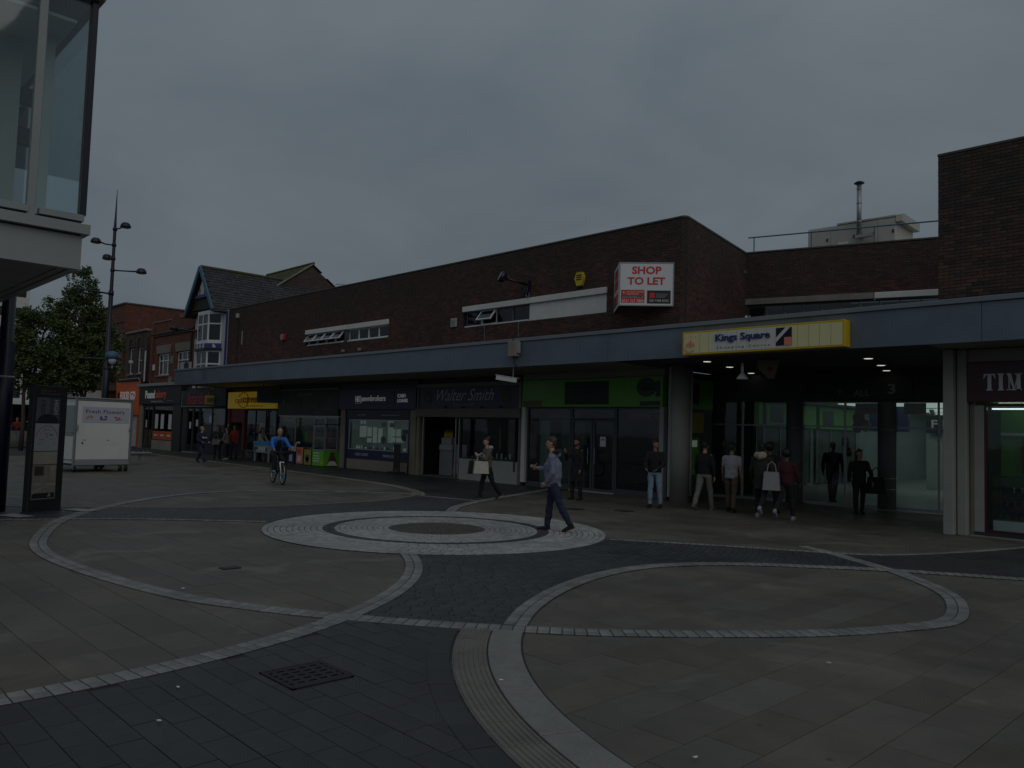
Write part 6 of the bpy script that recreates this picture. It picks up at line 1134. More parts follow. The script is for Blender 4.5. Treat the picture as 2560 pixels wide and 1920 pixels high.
# ================================================================== PEOPLE
def rotx(v, a): c, s = math.cos(a), math.sin(a); return Vector((v[0], v[1]*c-v[2]*s, v[1]*s+v[2]*c))
def rings(mb, cs, rx, ry, right, n=16):
    """closed elliptical loft; right = local right axis, forward derived from the path"""
    cs = [Vector(c) for c in cs]; m_n = len(cs); V = []; F = []
    for i, c in enumerate(cs):
        t = (cs[min(i+1, m_n-1)]-cs[max(i-1, 0)]).normalized(); r = (right-t*right.dot(t)).normalized(); f = t.cross(r)
        V += [c+math.cos(a)*r*rx[i]+math.sin(a)*f*ry[i] for a in (2*math.pi*k/n for k in range(n))]
    for i in range(m_n-1):
        for k in range(n): k2 = (k+1) % n; F.append((i*n+k, i*n+k2, (i+1)*n+k2, (i+1)*n+k))
    F.append(tuple(range(n-1, -1, -1))); F.append(tuple((m_n-1)*n+k for k in range(n))); mb.add(V, F)
folds = bpy.data.textures.new('folds', 'CLOUDS'); folds.noise_scale = .11; folds.noise_depth = 2
def fuse(mb, name, material, parent, voxel, smooth=4):
    o = mb.build(name, material, parent, True); r = o.modifiers.new('fuse', 'REMESH'); r.mode = 'VOXEL'; r.voxel_size = voxel; r.use_smooth_shade = True
    if smooth: s = o.modifiers.new('smooth', 'SMOOTH'); s.factor = .5; s.iterations = smooth
    if name in ('top', 'coat', 'trousers', 'hood'): d = o.modifiers.new('folds', 'DISPLACE'); d.texture = folds; d.strength = .034; d.mid_level = .5; d.texture_coords = 'LOCAL'
    return o
X1 = Vector((1, 0, 0))
def person(label, x, y, face, H=1.72, legs=((10, 5), (-12, 20)), arms=((15, 8, 15), (-12, 8, 20)), lean=0, head=(0, 0), wear=None, skin='skin', hair='hair_black', hair_len=0, fat=1., z=0, group=None, seat=None, voxel=.0095, bald=False, splay=3, beard=False):
    """legs: (swing, knee) right, left; arms: (swing, spread, elbow[, inward]) right, left; face = world angle of the forward direction in degrees"""
    k = H/1.75; w = dict(top='cl_black', bottom='cl_jeans', shoe='cl_black', length=.86, coat=0, sleeve=1., hood=None); w.update(wear or {})
    p = thing('person', label, 'person', (x, y, z), R(face-90), group)
    S_ = lambda v: Vector(v)*k
    hips = []; knees = []; ankles = []; foot_pitch = []
    for sd, (sw, kn) in zip((1, -1), legs):
        h = Vector((sd*.095, 0, 0)); sp = R(splay)*sd
        d1 = Vector((math.sin(sp), math.sin(R(sw)), -math.cos(R(sw)))).normalized(); d2 = Vector((math.sin(sp)*.6, math.sin(R(sw-kn)), -math.cos(R(sw-kn)))).normalized()
        kk = h+d1*.43; a = kk+d2*.42; hips.append(h); knees.append(kk); ankles.append(a); foot_pitch.append(R((sw-kn)*.75) if sw-kn < 0 else R((sw-kn)*.6))
    low = []
    for a, fp in zip(ankles, foot_pitch): low += [(a+rotx((0, -.07, -.085), fp)).z, (a+rotx((0, .18, -.085), fp)).z]
    hz = seat/k if seat is not None else -min(low)
    off = Vector((0, 0, hz)); hips = [v+off for v in hips]; knees = [v+off for v in knees]; ankles = [v+off for v in ankles]
    pel = Vector((0, 0, hz)); LN = lambda v: pel+rotx(Vector(v), -R(lean))
    sh = [LN((sd*.185*fat**.5, 0, .472)) for sd in (1, -1)]; elb = []; wr = []; hdir = []
    for sd, s0, ar in zip((1, -1), sh, arms):
        sw, ab, el = ar[:3]; inn = ar[3] if len(ar) > 3 else 0; d1 = Vector((sd*math.sin(R(ab)), math.sin(R(sw)), -math.cos(R(sw))*math.cos(R(ab)))).normalized(); e = s0+d1*.285; d2 = Vector((-sd*math.sin(R(inn))+sd*math.sin(R(ab))*.3, math.sin(R(sw+el)), -math.cos(R(sw+el)))).normalized(); elb.append(e); wr.append(e+d2*.25); hdir.append(d2)
    neck = LN((0, .0, .545)); hb = LN((0, .015, .63)); yaw, pit = R(head[0]), R(head[1]); HM = Matrix.Rotation(yaw, 3, 'Z') @ Matrix.Rotation(-pit-R(lean)*.25, 3, 'X'); HD = lambda v: hb+HM @ Vector(v)
    # body: one continuous figure
    b = MB(); T = [(-.07, .12, .09), (0, .16, .108), (.1, .15*fat, .1*fat), (.2, .14*fat, .1*fat), (.33, .163*fat, .112*fat), (.43, .155, .1), (.495, .1, .072), (.54, .06, .058)]
    rings(b, [S_(LN((0, 0, t[0]))) for t in T], [t[1]*k for t in T], [t[2]*k for t in T], X1); b.tube([S_(LN((0, .0, .5))), S_(hb)], [.058*k, .052*k], 12); b.tube([S_(v) for v in (sh[1], LN((0, 0, .475)), sh[0])], [.05*k, .066*k, .05*k], 10)
    for i in (0, 1):
        b.tube([S_(sh[i]), S_(sh[i]*.55+elb[i]*.45), S_(elb[i])], [.056*k, .05*k, .04*k], 10); b.tube([S_(elb[i]), S_(elb[i]*.6+wr[i]*.4), S_(wr[i])], [.042*k, .041*k, .027*k], 10); b.ball(S_(sh[i]), .06*k); b.ball(S_(elb[i]), .042*k)
        d = hdir[i]; sdv = X1*(1 if i == 0 else -1); up_ = (Vector((0, 1, 0))-d*d.y); up_ = up_.normalized() if up_.length > .1 else Vector((0, 0, 1)); lat = d.cross(up_).normalized(); palm = wr[i]+d*.075
        b.tube([S_(wr[i]), S_(wr[i]+d*.04), S_(palm)], [.026*k, .036*k, .038*k], 10, ref=lat, flat=.55)
        for q in range(4): o_ = up_*(.027-.018*q); ln = (.068, .078, .072, .055)[q]; curl = -lat*(1 if i == 0 else -1)*.012; b.tube([S_(wr[i]+d*.07+o_), S_(wr[i]+d*(.075+ln*.55)+o_+curl), S_(wr[i]+d*(.075+ln*.9)+o_+curl*2.6)], [.0095*k, .0085*k, .0072*k], 6)
        b.tube([S_(wr[i]+d*.025+up_*.025), S_(wr[i]+d*.055+up_*.05), S_(wr[i]+d*.085+up_*.056)], [.012*k, .0105*k, .0085*k], 6)
        b.tube([S_(hips[i]+Vector((0, 0, -.02))), S_(hips[i]*.5+knees[i]*.5), S_(knees[i])], [.088*k, .075*k, .055*k], 12); b.tube([S_(knees[i]), S_(knees[i]*.65+ankles[i]*.35), S_(ankles[i])], [.056*k, .056*k, .036*k], 12); b.ball(S_(knees[i]), .056*k)
        fp = foot_pitch[i]; F_ = lambda v: S_(ankles[i]+rotx(v, fp)); b.tube([F_((0, -.05, -.05)), F_((0, .05, -.055)), F_((0, .17, -.065))], [.035*k, .035*k, .025*k], 10)
    rings(b, [S_(HD(v)) for v in ((0, .02, -.005), (0, .025, .02), (0, .015, .06), (0, .0, .1), (0, -.01, .15), (0, -.01, .19), (0, -.01, .213))], [q*k for q in (.03, .048, .065, .073, .072, .052, .02)], [q*k for q in (.045, .07, .084, .093, .09, .065, .025)], HM @ X1)
    b.tube([S_(HD((0, .085, .115))), S_(HD((0, .112, .08))), S_(HD((0, .09, .07)))], [.009*k, .016*k, .01*k], 7); b.tube([S_(HD((-.045, .078, .13))), S_(HD((0, .088, .132))), S_(HD((.045, .078, .13)))], .011*k, 6); b.tube([S_(HD((-.02, .083, .043))), S_(HD((.02, .083, .043)))], .009*k, 6)
    for sd in (1, -1): b.ball(S_(HD((sd*.074, -.005, .1))), (.012*k, .02*k, .032*k), 8, 6)
    fuse(b, 'body', m[skin], p, voxel*.85, 2)
    for sd in (1, -1): MB().ball(S_(HD((sd*.031, .082, .112))), (.011*k, .008*k, .007*k), 7, 5).build('eye', m['hair_black'], p, True)
    # clothes
    t = MB(); g = .022; L0 = w['length']-.92; zs = [L0, 0, .1, .2, .33, .43, .495, .545]; rxs = [.172+.012*fat, .18, .17*fat, .164*fat, .18*fat, .172, .115, .07]; rys = [.125*fat, .13, .125*fat, .122*fat, .132*fat, .115, .09, .07]
    if w['coat']: zs = [-w['coat'], -.2]+zs[1:]; rxs = [.19, .185]+rxs[1:]; rys = [.15, .14]+rys[1:]
    def base(zz): return pel+Vector((0, 0, zz)) if zz < 0 else LN((0, 0, zz))
    rings(t, [S_(base(q)) for q in zs], [q*k for q in rxs], [q*k for q in rys], X1); t.tube([S_(v) for v in (sh[1], LN((0, 0, .475)), sh[0])], [.062*k, .085*k, .062*k], 12)
    for i in (0, 1):
        sl = w['sleeve']; t.ball(S_(sh[i]), .069*k); e2 = sh[i]+(elb[i]-sh[i])*min(1, sl*2); t.tube([S_(sh[i]), S_(sh[i]*.5+e2*.5), S_(e2)], [.073*k, .065*k, .056*k], 12)
        if sl > .6: t.ball(S_(elb[i]), .057*k); t.tube([S_(elb[i]), S_(elb[i]*.5+wr[i]*.5), S_(wr[i])], [.057*k, .052*k, .041*k], 12)
    if w['hood']: t.tube([S_(LN((-.08, -.06, .55))), S_(LN((-.05, -.11, .53))), S_(LN((.05, -.11, .53))), S_(LN((.08, -.06, .55)))], [.04*k, .06*k, .06*k, .04*k], 10)
    fuse(t, 'coat' if w['coat'] else 'top', m[w['top']], p, .0125)
    hs = w.get('hood_size', 1)
    if w['hood'] and w['hood'] != w['top']: t = MB(); t.tube([S_(LN((-.1, .0, .55))), S_(LN((-.09, -.08, .57))), S_(LN((0, -.14, .55))), S_(LN((.09, -.08, .57))), S_(LN((.1, .0, .55)))], [.035*k, .055*k*hs, .065*k*hs, .055*k*hs, .035*k], 10); fuse(t, 'hood', m[w['hood']], p, .0125)
    t = MB(); rings(t, [S_(pel+Vector((0, 0, q))) for q in (-.08, -.02, .07, .12)], [q*k for q in (.155, .172, .168, .155)], [q*k for q in (.108, .122, .118, .11)], X1)
    for i in (0, 1): cut = ankles[i]+(knees[i]-ankles[i])*w.get('short', 0); t.tube([S_(hips[i]+Vector((0, 0, -.02))), S_(hips[i]*.5+knees[i]*.5), S_(knees[i])], [.1*k, .088*k, .07*k], 12); t.ball(S_(knees[i]), .07*k); t.tube([S_(knees[i]), S_(knees[i]*.5+cut*.5), S_(cut)], [.07*k, .067*k, .055*k], 12)
    fuse(t, 'trousers', m[w['bottom']], p, .0125)
    for i in (0, 1):
        fp = foot_pitch[i]; F_ = lambda v: S_(ankles[i]+rotx(v, fp)); t = MB(); t.tube([F_((0, -.01, .03)), F_((0, -.02, -.04))], [.045*k, .047*k], 10); t.tube([F_((0, -.06, -.05)), F_((0, .04, -.045)), F_((0, .13, -.058)), F_((0, .19, -.066))], [.034*k, .043*k, .04*k, .02*k], 10, ref=X1, flat=1.1); so = fuse(t, 'shoe', m[w['shoe']], p, .01, 3)
        t = MB(); t.tube([F_((0, -.085, -.078)), F_((0, -.02, -.078)), F_((0, .1, -.078)), F_((0, .2, -.075))], [.03*k, .042*k, .046*k, .02*k], 10, ref=(0, 0, 1), flat=.2); t.build('sole', m[w.get('sole', 'cl_black')], so, True)
    if w.get('bib'): t = MB(); rings(t, [S_(LN((0, .045, q))) for q in (-.02, .1, .2, .33, .44, .5)], [q*k for q in (.12, .115, .11, .115, .1, .06)], [q*k for q in (.105, .1, .1, .11, .09, .06)], X1); fuse(t, 'dark_bib', m[w['bib']], p, .0125)
    if not bald:
        t = MB(); rings(t, [S_(HD(v)) for v in ((0, -.05, .05), (0, -.03, .1), (0, -.02, .15), (0, -.016, .2), (0, -.014, .235))], [q*k for q in (.062, .08, .083, .066, .025)], [q*k for q in (.052, .078, .094, .078, .03)], HM @ X1); t.tube([S_(HD((-.05, .068, .185))), S_(HD((0, .08, .19))), S_(HD((.05, .068, .185)))], .022*k, 8)
        if hair_len == 1: t.tube([S_(HD((0, -.06, .15))), S_(HD((0, -.1, .05))), S_(HD((0, -.1, -.1))), S_(HD((0, -.09, -.2)))], [.08*k, .085*k, .07*k, .03*k], 10, ref=X1, flat=1.2)
        if hair_len == 2: t.ball(S_(HD((0, -.075, .205))), .055*k)
        if hair_len == 3: t.ball(S_(HD((0, -.035, .14))), (.125*k, .125*k, .12*k), 12, 9)
        fuse(t, 'hair', m[hair], p, .011, 3)
    if beard: t = MB(); t.tube([S_(HD((-.06, .05, .05))), S_(HD((-.03, .085, .015))), S_(HD((.03, .085, .015))), S_(HD((.06, .05, .05)))], .024*k, 8); fuse(t, 'beard', m['hair_black'], p, .011, 2)
    M4 = Matrix.Translation((x, y, z)) @ Matrix.Rotation(R(face-90), 4, 'Z')
    return p, [M4 @ S_(v+d*.07) for v, d in zip(wr, hdir)], [M4 @ S_(v) for v in sh]
walk = ((15, 4), (-16, 16)); walk2 = ((-18, 16), (22, 4)); stand = ((3, 3), (-2, 4))
# man with phone crossing the circle (facing left of picture = towards -x, +y... seen in profile)
FL = math.degrees(math.atan2(-RT.y, -RT.x))      # world angle that looks towards the left of the picture
_, hd, _ = person('young man in a grey blue hooded jacket walking past the circle holding a phone', -10.33, 11.05, FL-8, 1.74, ((9, 3), (-19, 10)), ((14, 6, 88, 8), (-6, 10, 42, 22)), 3, (0, 2), dict(top='cl_hoodie', bottom='cl_jeans', shoe='cl_black', sole='cl_red', length=.84, hood='cl_darkhood'), hair='hair_brown', fat=1.32, voxel=.008)
ph = hd[0]; solo('mobile_phone', MB().box(-.036, .036, -.005, .005, -.075, .075, b=.004), m['letter_grey'], 'phone held out by the young man in the grey blue jacket', 'phone', (ph.x, ph.y, ph.z+.03), R(FL-60)).rotation_euler = (R(60), 0, R(FL-90))
_, hd, shd = person('woman in a grey brown jacket walking left with a cream shoulder bag', -16.17, 14.65, FL+25, 1.64, ((12, 4), (-17, 18)), ((-8, 8, 30), (25, 8, 95, 15)), 2, (5, 0), dict(top='cl_taupe', bottom='cl_black', shoe='cl_black', sole='cl_white', length=.80, hood='cl_ltgrey'), hair='hair_black', hair_len=2)
def handbag(label, pos, rz, w_, h_, d_, mt, strap=.25, name='handbag'):
    g_ = thing(name, label, 'bag', pos, rz); MB().prism([(-w_/2, 0), (w_/2, 0), (w_*.42, h_), (-w_*.42, h_)], -d_/2, d_/2).build('body', m[mt], g_); MB().tube([(-w_*.28, 0, h_-.02), (-w_*.2, 0, h_+strap*.7), (0, 0, h_+strap), (w_*.2, 0, h_+strap*.7), (w_*.28, 0, h_-.02)], .013, 6).build('strap', m[mt], g_); return g_
L_ = Vector((math.cos(R(FL)), math.sin(R(FL)), 0)); toC = Vector((RT.y, -RT.x, 0)).normalized() if Vector((RT.y, -RT.x, 0)).dot(Vector((0, -1, 0))) > 0 else -Vector((RT.y, -RT.x, 0)).normalized()
q = Vector((-16.17, 14.65, 0))+L_*.16+toC*.26; handbag('cream handbag on the arm of the woman in the grey brown jacket', (q.x, q.y, .70), R(FL+15), .42, .33, .14, 'cl_cream', .22); q = Vector((-16.17, 14.65, 0))+L_*.3+toC*.14; handbag('black bag behind the cream handbag of the walking woman', (q.x, q.y, .68), R(FL+15), .42, .36, .14, 'cl_black', .2)
person('bearded man in a long black coat standing by the empty green shop', -14.9, 16.87, FL+42, 1.68, stand, ((35, 10, 105, 25), (4, 6, 10)), 0, (15, 4), dict(top='cl_black', bottom='cl_black', coat=.42), skin='skin_brown', beard=True)
person('man in a black jacket and pale blue jeans looking away beside the round column', -12.34, 17.02, -75, 1.70, ((2, 4), (-3, 6)), ((12, 12, 45, 30), (12, 12, 45, 30)), 0, (75, -4), dict(top='cl_black', bottom='cl_ljeans', shoe='cl_black', sole='cl_red', length=.9), skin='skin_brown')
AW = math.degrees(math.atan2(FW.y, FW.x))        # away from the camera
person('man in a black top and grey trousers walking into the mall', -11.4, 17.85, AW-35, 1.72, walk, ((-10, 14, 15), (12, 14, 18)), 0, (0, 0), dict(top='cl_black', bottom='cl_greytr', shoe='cl_grey', sole='cl_white', length=.92), fat=1.05)
person('man in a white T-shirt and khaki trousers walking into the mall', -10.72, 18.0, AW-38, 1.66, ((-8, 6), (10, 2)), ((-4, 12, 12), (5, 12, 10)), 0, (0, 0), dict(top='cl_white', bottom='cl_khaki', shoe='cl_black', length=.86, sleeve=.36), skin='skin_brown', fat=1.08)
person('person in a dark parka with a pale fur trimmed hood walking into the mall', -9.56, 17.4, AW-36, 1.72, ((-22, 30), (10, 4)), ((-8, 14, 25), (10, 14, 20)), 0, (0, 0), dict(top='cl_olive', bottom='cl_black', shoe='cl_white', sole='cl_white', coat=.24, hood='cl_fur', hood_size=1.5), skin='skin_dark', fat=1.15)
_, hd, _ = person('woman in a dark red top walking into the mall with a white bag', -9.0, 17.52, AW-36, 1.6, ((10, 4), (-20, 28)), ((14, 14, 15), (-10, 12, 20)), 0, (0, 0), dict(top='cl_maroon', bottom='cl_black', shoe='cl_white', sole='cl_white', length=.9), skin='skin_dark', hair_len=3)
handbag('white tote bag carried by the woman in the dark red top', (-9.2, 17.2, .68), R(AW-118), .38, .42, .14, 'cl_pale', .24)
person('person with bushy black hair in black walking just ahead of the fur hooded parka', -9.95, 18.5, AW-36, 1.74, walk, ((-8, 14, 20), (10, 14, 20)), 0, (0, 0), dict(top='cl_black', bottom='cl_black', length=.84), skin='skin_dark', hair_len=3, fat=1.1)
person('large man in a black coat walking out through the mall doors', -10.7, 23.7, AW+180, 1.78, ((16, 3), (-10, 10)), ((10, 22, 12), (-10, 22, 12)), 0, (0, 0), dict(top='cl_black', bottom='cl_black', length=.8), skin='skin_dark', fat=1.2)
person('woman in dark clothes coming out of the mall with bags in her hand', -8.58, 20.54, AW+175, 1.62, ((10, 3), (-8, 8)), ((4, 16, 8), (6, 20, 10)), 0, (0, 0), dict(top='cl_black', bottom='cl_black', length=.82), hair='hair_brown', hair_len=1, fat=1.1)
q = Vector((-8.58, 20.54, 0))-L_*.42; handbag('dark carrier bag hanging beside the woman coming out of the mall', (q.x, q.y, .55), R(FL), .42, .42, .18, 'cl_black', .25)
nv, hd, sh_n = person('stout man in a navy hoodie with white lettering walking left of the cyclist', -36.25, 15.17, FL+155, 1.64, ((26, 2), (-18, 12)), ((6, 14, 60, 20), (10, 14, 55, 20)), 0, (20, 0), dict(top='cl_navy', bottom='cl_jeans', shoe='cl_black', length=.82), fat=1.25, hair='hair_grey')
tx = text(nv, 'Bench', -.13, .13, 1.12, 1.2, 0, m['letter_white'], bold=.03, depth=.02, name='chest_lettering'); tx.rotation_euler = (0, 0, R(180)); tx.location = (0, .158*1.2, 0)
person('woman in black standing outside the yellow shop with a dark handbag', -39.7, 17.45, -35, 1.66, stand, ((6, 8, 30), (10, 10, 60, 20)), 0, (-10, 0), dict(top='cl_black', bottom='cl_black', length=.84), skin='skin_brown', hair_len=1); handbag('dark handbag with a pale flap held by the woman in black', (-39.35, 17.2, .75), R(60), .4, .28, .12, 'cl_grey', .25)
person('woman in a grey jacket standing next to the woman in black', -38.95, 17.6, -150, 1.6, stand, ((14, 8, 60), (12, 10, 50)), 0, (10, 0), dict(top='cl_grey', bottom='cl_black', shoe='cl_white', sole='cl_white', length=.84), hair_len=1)
person('man in a red jacket standing at the door of the yellow shop', -39.55, 18.25, -55, 1.72, stand, ((14, 8, 80, 25), (6, 8, 20)), 0, (10, 5), dict(top='cl_red', bottom='cl_jeans', length=.86), skin='skin_brown')
person('person in a pale shirt stooping over the stock outside the yellow shop', -38.1, 18.95, 20, 1.62, ((6, 6), (-4, 8)), ((30, 10, 30), (24, 10, 30)), 14, (0, -10), dict(top='cl_pale', bottom='cl_jeans', length=.86), skin='skin_brown', hair_len=1)
SEAT = ((82, 85), (84, 88))
person('person in a red coat seated on the low wall behind the slatted bench', -56.2, 12.1, -30, 1.66, SEAT, ((30, 10, 60, 20), (28, 10, 60, 20)), 4, (0, -10), dict(top='cl_red', bottom='cl_black', length=.86), hair='hair_brown', seat=1.02, z=0)
person('person in black and yellow seated on the low wall behind the slatted bench', -56.08, 12.68, 60, 1.66, SEAT, ((30, 10, 60, 20), (28, 10, 60, 20)), 6, (0, -5), dict(top='cl_black', bottom='cl_black', length=.86, hood='cl_yellow'), seat=1.02)
solo('low_wall', MB().box(-1.6, 2.6, -.5, .1, 0, .92, b=.03), m['concrete'], 'low dark wall behind the slatted bench', 'wall', (-56.45, 12.3, 0), R(101))
solo('shopping_bag', MB().prism([(-.25, 0), (.25, 0), (.2, .3), (-.18, .34)], -.12, .12), m['cl_blue'], 'blue bag lying on the low wall by the person in the red coat', 'bag', (-56.15, 11.6, .92), R(100))

# ------------------------------------------------------------------ cyclist and bicycle
BF, BR = Vector((-22.72, 12.1, 0)), Vector((-23.76, 12.32, 0)); bd_ = (BF-BR).normalized(); brz = math.atan2(bd_.y, bd_.x)
bk = thing('bicycle', 'black mountain bike with white front forks ridden by the man in blue', 'bicycle', (BR.x, BR.y, 0), brz); wb = (BF-BR).length; RW = .34
def wheel(x):
    w_ = MB(); n = 32; V = []; F = []
    for i in range(n):
        a = 2*math.pi*i/n
        for j in range(8): c_ = 2*math.pi*j/8; rr = RW-.026+.026*math.cos(c_); V.append((x+rr*math.cos(a), .026*math.sin(c_), RW+rr*math.sin(a)))
    for i in range(n):
        for j in range(8): F.append((i*8+j, i*8+(j+1) % 8, (i+1) % n*8+(j+1) % 8, (i+1) % n*8+j))
    w_.add(V, F); o = w_.build('wheel', m['rubber'], bk, True)
    r_ = MB(); V = []; F = []
    for i in range(n):
        a = 2*math.pi*i/n
        for rr, yy in ((RW-.068, -.012), (RW-.05, -.014), (RW-.05, .014), (RW-.068, .012)): V.append((x+rr*math.cos(a), yy, RW+rr*math.sin(a)))
    for i in range(n):
        for j in range(4): F.append((i*4+j, i*4+(j+1) % 4, (i+1) % n*4+(j+1) % 4, (i+1) % n*4+j))
    r_.add(V, F); r_.build('rim', m['silver'], o); sp = MB()
    for i in range(20): a = 2*math.pi*i/20; sp.tube([(x, .03*(-1)**i, RW), (x+(RW-.06)*math.cos(a), 0, RW+(RW-.06)*math.sin(a))], .0015, 3, False)
    sp.build('spokes', m['steel'], o); MB().cyl((x, -.05, RW), (x, .05, RW), .02, n=10).build('hub', m['steel'], o)
wheel(0); wheel(wb)
bb = Vector((.42, 0, .3)); st_ = Vector((.25, 0, .78)); hd_t, hd_b = Vector((wb-.27, 0, .86)), Vector((wb-.22, 0, .7)); fm = MB()
for a, c_, r_ in ((bb, st_, .017), (st_-Vector((0, 0, .05)), hd_t, .019), (bb, hd_b, .022), (hd_t, hd_b, .022)): fm.tube([a, c_], r_, 8)
for y in (-.05, .05): fm.tube([(0, y, RW), (bb.x, y*.6, bb.z)], .011, 6); fm.tube([(0, y, RW), (st_.x, y*.4, st_.z-.06)], .01, 6)
fm.build('frame', m['black'], bk, True)
fk = MB(); [fk.tube([(wb, y, RW), (wb-.13, y, .62), (wb-.19, y*.8, .7)], [.018, .022, .022], 8) for y in (-.06, .06)]; fk.tube([(wb-.19, -.06, .68), (wb-.19, .06, .68)], .02, 8); fk.build('fork', m['white_upvc'], bk, True)
MB().tube([hd_t, hd_t+Vector((-.03, 0, .1)), hd_t+Vector((.06, 0, .14))], .018, 8).build('stem', m['black'], bk); hb_ = hd_t+Vector((.06, 0, .14)); MB().tube([hb_+Vector((-.06, -.33, .02)), hb_+Vector((0, -.12, .0)), hb_+Vector((0, .12, 0)), hb_+Vector((-.06, .33, .02))], .014, 8).build('handlebar', m['black'], bk)
[MB().tube([hb_+Vector((-.065, s*.34, .02)), hb_+Vector((-.045, s*.22, .012))], .019, 8).build('grip', m['rubber'], bk) for s in (-1, 1)]
MB().tube([st_, st_+Vector((-.04, 0, .14))], .014, 8).build('seat_post', m['steel'], bk); MB().prism([(-.16, -.07), (-.16, .07), (0, .04), (.12, .018), (.12, -.018), (0, -.04)], .92, .97, 'xy').build('saddle', m['black'], bk, False, (st_.x-.04, 0, 0))
MB().lathe([(.02, -.006), (.09, -.006), (.09, .006), (.02, .006)], (bb.x, -.06, bb.z), 20, 'y').build('chainring', m['steel'], bk)
cr = Vector((.1, 0, -.14)); [MB().tube([bb+Vector((0, s*.07, 0)), bb+s*cr*-1+Vector((0, s*.08, 0))], .012, 6).build('crank', m['charcoal'], bk) for s in (-1, 1)]; [MB().box(-.05, .05, -.05, .05, -.012, .012).build('pedal', m['charcoal'], bk, False, tuple(bb-s*cr+Vector((0, s*.13, 0)))) for s in (-1, 1)]
ch = MB(); ch.tube([(0, -.06, RW+.04), (bb.x, -.06, bb.z+.09)], .005, 4); ch.tube([(0, -.06, RW-.04), (bb.x, -.06, bb.z-.09)], .005, 4); ch.build('chain', m['charcoal'], bk)
sp_ = BR+bd_*.22
person('balding man in a bright blue jacket riding a bicycle towards the camera', sp_.x, sp_.y, math.degrees(brz), 1.76, ((74, 70), (48, 66)), ((48, 14, 18), (48, 14, 18)), 30, (-6, -6), dict(top='blue_cyc', bottom='cl_black', shoe='sky_blue', length=.9, bib='cl_black'), hair='hair_grey', bald=True, seat=.98, splay=8, voxel=.0085)

# ------------------------------------------------------------------ things outside the shops
gc = thing('display_counter', 'bright green advertising counter with a glass top outside the pasty shop', 'counter', (-32.85, 18.92, 0)); B('front_panel', m['green_bright'], gc, 0, .98, 0, .04, .04, .74); B('side_panel', m['green_bright'], gc, .94, .98, .04, .95, .04, .74); B('body', m['charcoal'], gc, .02, .94, .04, .95, .04, .72); B('top', m['letter_grey'], gc, -.02, 1.0, -.02, .97, .74, .78)
for k in range(4): MB().box(.08, .08+random.uniform(.45, .62), -.004, 0, .58-k*.12, .63-k*.12).build('text_line', m['letter_white'], gc)
MB().lathe([(.001, -.006), (.1, -.006), (.1, 0)], (.86, 0, .2), 14, 'y').build('fruit_print', m['yellow_sign'], gc); MB().prism([(.2, .06), (.7, .06), (.68, .3), (.58, .5), (.55, .66), (.35, .66), (.32, .5), (.25, .3)], .98, .984, 'yz').build('portrait_print', m['skin_dark'], gc); MB().prism([(.2, .06), (.72, .06), (.6, .26), (.3, .26)], .984, .988, 'yz').build('portrait_print', m['white_paint'], gc)
gcase = thing('glass_cabinet', 'tall glass sided cabinet standing on the green counter', 'cabinet', (-32.85, 18.92, .78)); [MB().box(x, x+.03, y, y+.03, 0, 1.15).build('post', m['steel'], gcase) for x in (0, .95) for y in (0, .92)]; [MB().box(.0, .98, y, y+.006, .05, 1.1).build('pane', GL, gcase) for y in (.01, .93)]; B('shelf', m['letter_grey'], gcase, 0, .98, 0, .95, .5, .52); B('roof', m['charcoal'], gcase, 0, .98, 0, .95, 1.12, 1.16)
def board(label, x, y, rz, w_, h_, mt, prints):
    b_ = thing('advertising_board', label, 'board', (x, y, 0), rz); MB().box(0, w_, 0, .04, .03, h_, b=.008).build('panel', m[mt], b_); MB().box(.03, w_-.03, -.03, .25, 0, .03).build('foot', m['charcoal'], b_)
    for sh_, mt2 in prints: MB().prism(sh_, -.006, 0).build('print', m[mt2], b_)
board('yellow board with an ice drink cup outside the pasty shop', -33.75, 19.0, 0, .62, .74, 'yellow_dull', [([(.2, .1), (.42, .1), (.52, .5), (.1, .5)], 'blue_trim'), ([(.18, .2), (.44, .2), (.46, .38), (.16, .38)], 'white_paint')])
board('pink ice cream board with a rounded orange top', -34.75, 19.15, 0, .6, .8, 'letter_pink', [([(.1, .5), (.5, .5), (.48, .68), (.3, .76), (.12, .68)], 'orange_sign'), ([(.15, .15), (.45, .15), (.45, .4), (.15, .4)], 'white_paint')])
board('navy ice cream board with yellow shapes', -35.7, 19.2, 0, .7, .92, 'navy_sign', [([(.1, .62), (.3, .62), (.35, .86), (.12, .88)], 'yellow_sign'), ([(.4, .6), (.62, .62), (.6, .85), (.42, .82)], 'white_paint'), ([(.2, .1), (.5, .1), (.5, .45), (.2, .4)], 'kiosk_label')])
ar = solo('white_hoop', MB().tube([(.0, 0, .6), (.02, 0, .85), (.12, 0, 1.0), (.28, 0, 1.05), (.42, 0, 1.0)], .035, 8), m['white_paint'], 'white curved hoop beside the ice cream boards', 'hoop', (-34.6, 19.0, 0))
fz = thing('goods_table', 'blue topped table with grey patterned sides outside the yellow shop', 'table', (-37.6, 18.4, 0)); B('blue_top', m['sky_blue'], fz, -.1, 1.5, 0, .6, .82, 1.0); B('patterned_side', m['letter_grey'], fz, -.08, 1.48, .02, .58, .45, .82); [B('leg', m['letter_grey'], fz, x, x+.06, y, y+.06, 0, .45) for x in (-.05, 1.38) for y in (.04, .5)]
for k in range(7): B('patch', m[random.choice(('riser_white', 'charcoal', 'beige', 'kiosk_label'))], fz, k*.2, .14+k*.2, .008, .019, .5+.1*(k % 2), .72)
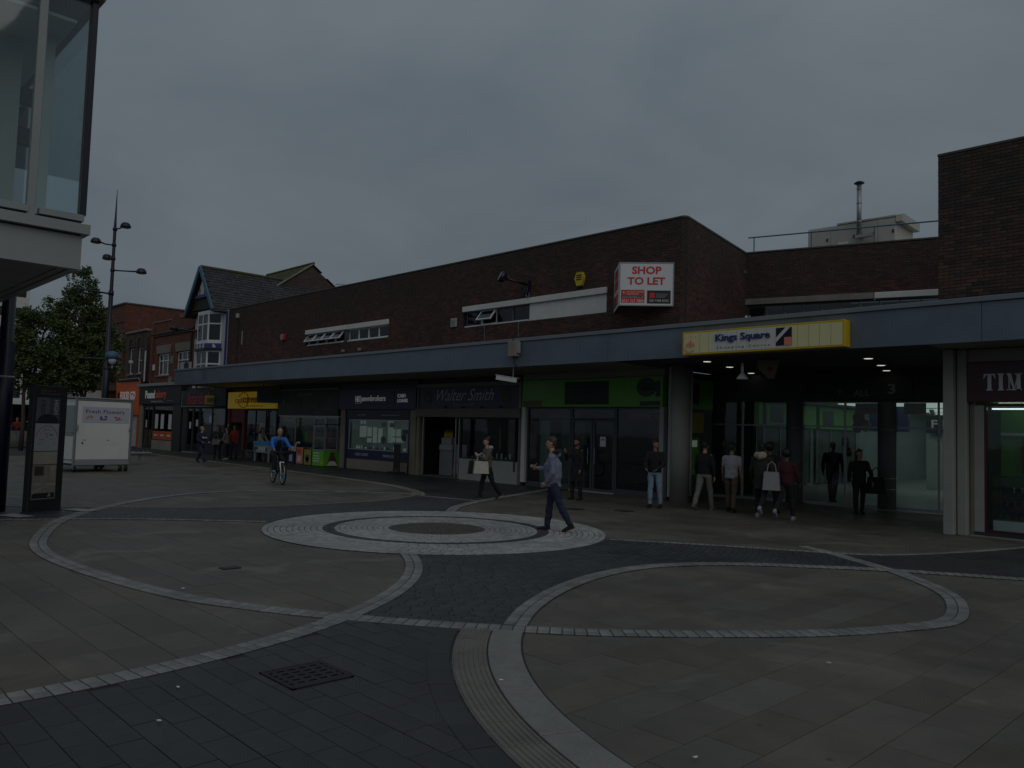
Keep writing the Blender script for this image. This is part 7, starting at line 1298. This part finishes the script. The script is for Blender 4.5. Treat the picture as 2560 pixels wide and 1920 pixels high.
so = thing('swing_sign', 'tall dark pavement sign on a wide rubber base outside the pawnbroker', 'sign', (-26.45, 19.05, 0), R(-12)); MB().box(-.26, .26, -.02, .02, .22, 1.2, b=.01).build('panel', m['black'], so); MB().box(-.29, .29, -.03, .03, .14, .2, b=.01).build('lower_rail', m['charcoal'], so); MB().prism([(-.45, 0), (.45, 0), (.3, .1), (-.3, .1)], -.25, .25).build('base', m['rubber'], so); [MB().box(x, x+.03, -.02, .02, .1, 1.22).build('upright', m['charcoal'], so) for x in (-.29, .26)]
wc = thing('wheelchair', 'folded wheelchair parked by the door of the yellow shop', 'wheelchair', (-38.75, 18.75, 0), R(30)); 
for y in (-.25, .25): o_ = MB().tube([(.3*math.cos(a), y, .31+.3*math.sin(a)) for a in np.linspace(0, 2*math.pi, 24)], .018, 6).build('wheel', m['rubber'], wc, True); [MB().tube([(0, y, .31), (.29*math.cos(a), y, .31+.29*math.sin(a))], .004, 4).build('spoke', m['steel'], o_) for a in np.linspace(0, 5.5, 8)]; MB().tube([(-.05, y, .5), (-.08, y, .92), (-.2, y, .95)], .014, 6).build('push_handle', m['charcoal'], wc); MB().tube([(.0, y, .5), (.42, y, .5), (.5, y, .12)], .014, 6).build('frame_tube', m['steel'], wc)
MB().box(-.05, .4, -.22, .22, .48, .53, b=.01).build('seat', m['charcoal'], wc); MB().box(-.09, -.05, -.22, .22, .53, .9, b=.01).build('backrest', m['charcoal'], wc)
wf = thing('wall_floodlight', 'navy floodlight on a long bracket on the gabled house', 'floodlight', (-48.2, FY-.02, 7.35)); MB().box(-.1, .1, -.12, 0, -.45, .1).build('bracket', NP, wf); MB().tube([(0, -.1, 0), (-.3, -.6, .05), (-.6, -1.0, .1)], .05, 8).build('arm', NP, wf); q = MB().lathe([(.05, -.14), (.2, -.1), (.26, .02), (.24, .1)], n=16).build('head', NP, wf, True); q.location = (-.7, -1.15, .1); q.rotation_euler = (R(160), 0, 0)
rs = thing('round_logo_sign', 'white sign with a dark round emblem standing on the left end of the canopy', 'sign', (-44.0, 17.0, SOF+.865), R(20)); MB().box(-.0, .85, 0, .05, 0, .42, b=.01).build('board', m['letter_grey'], rs); MB().lathe([(.001, -.008), (.19, -.008), (.19, 0)], (.5, 0, .2), 20, 'y').build('emblem', m['dark_wood'], rs)
b = MB(); b.box(0, .85, -.02, .06, .42, .45); b.build('top_rail', m['charcoal'], rs)
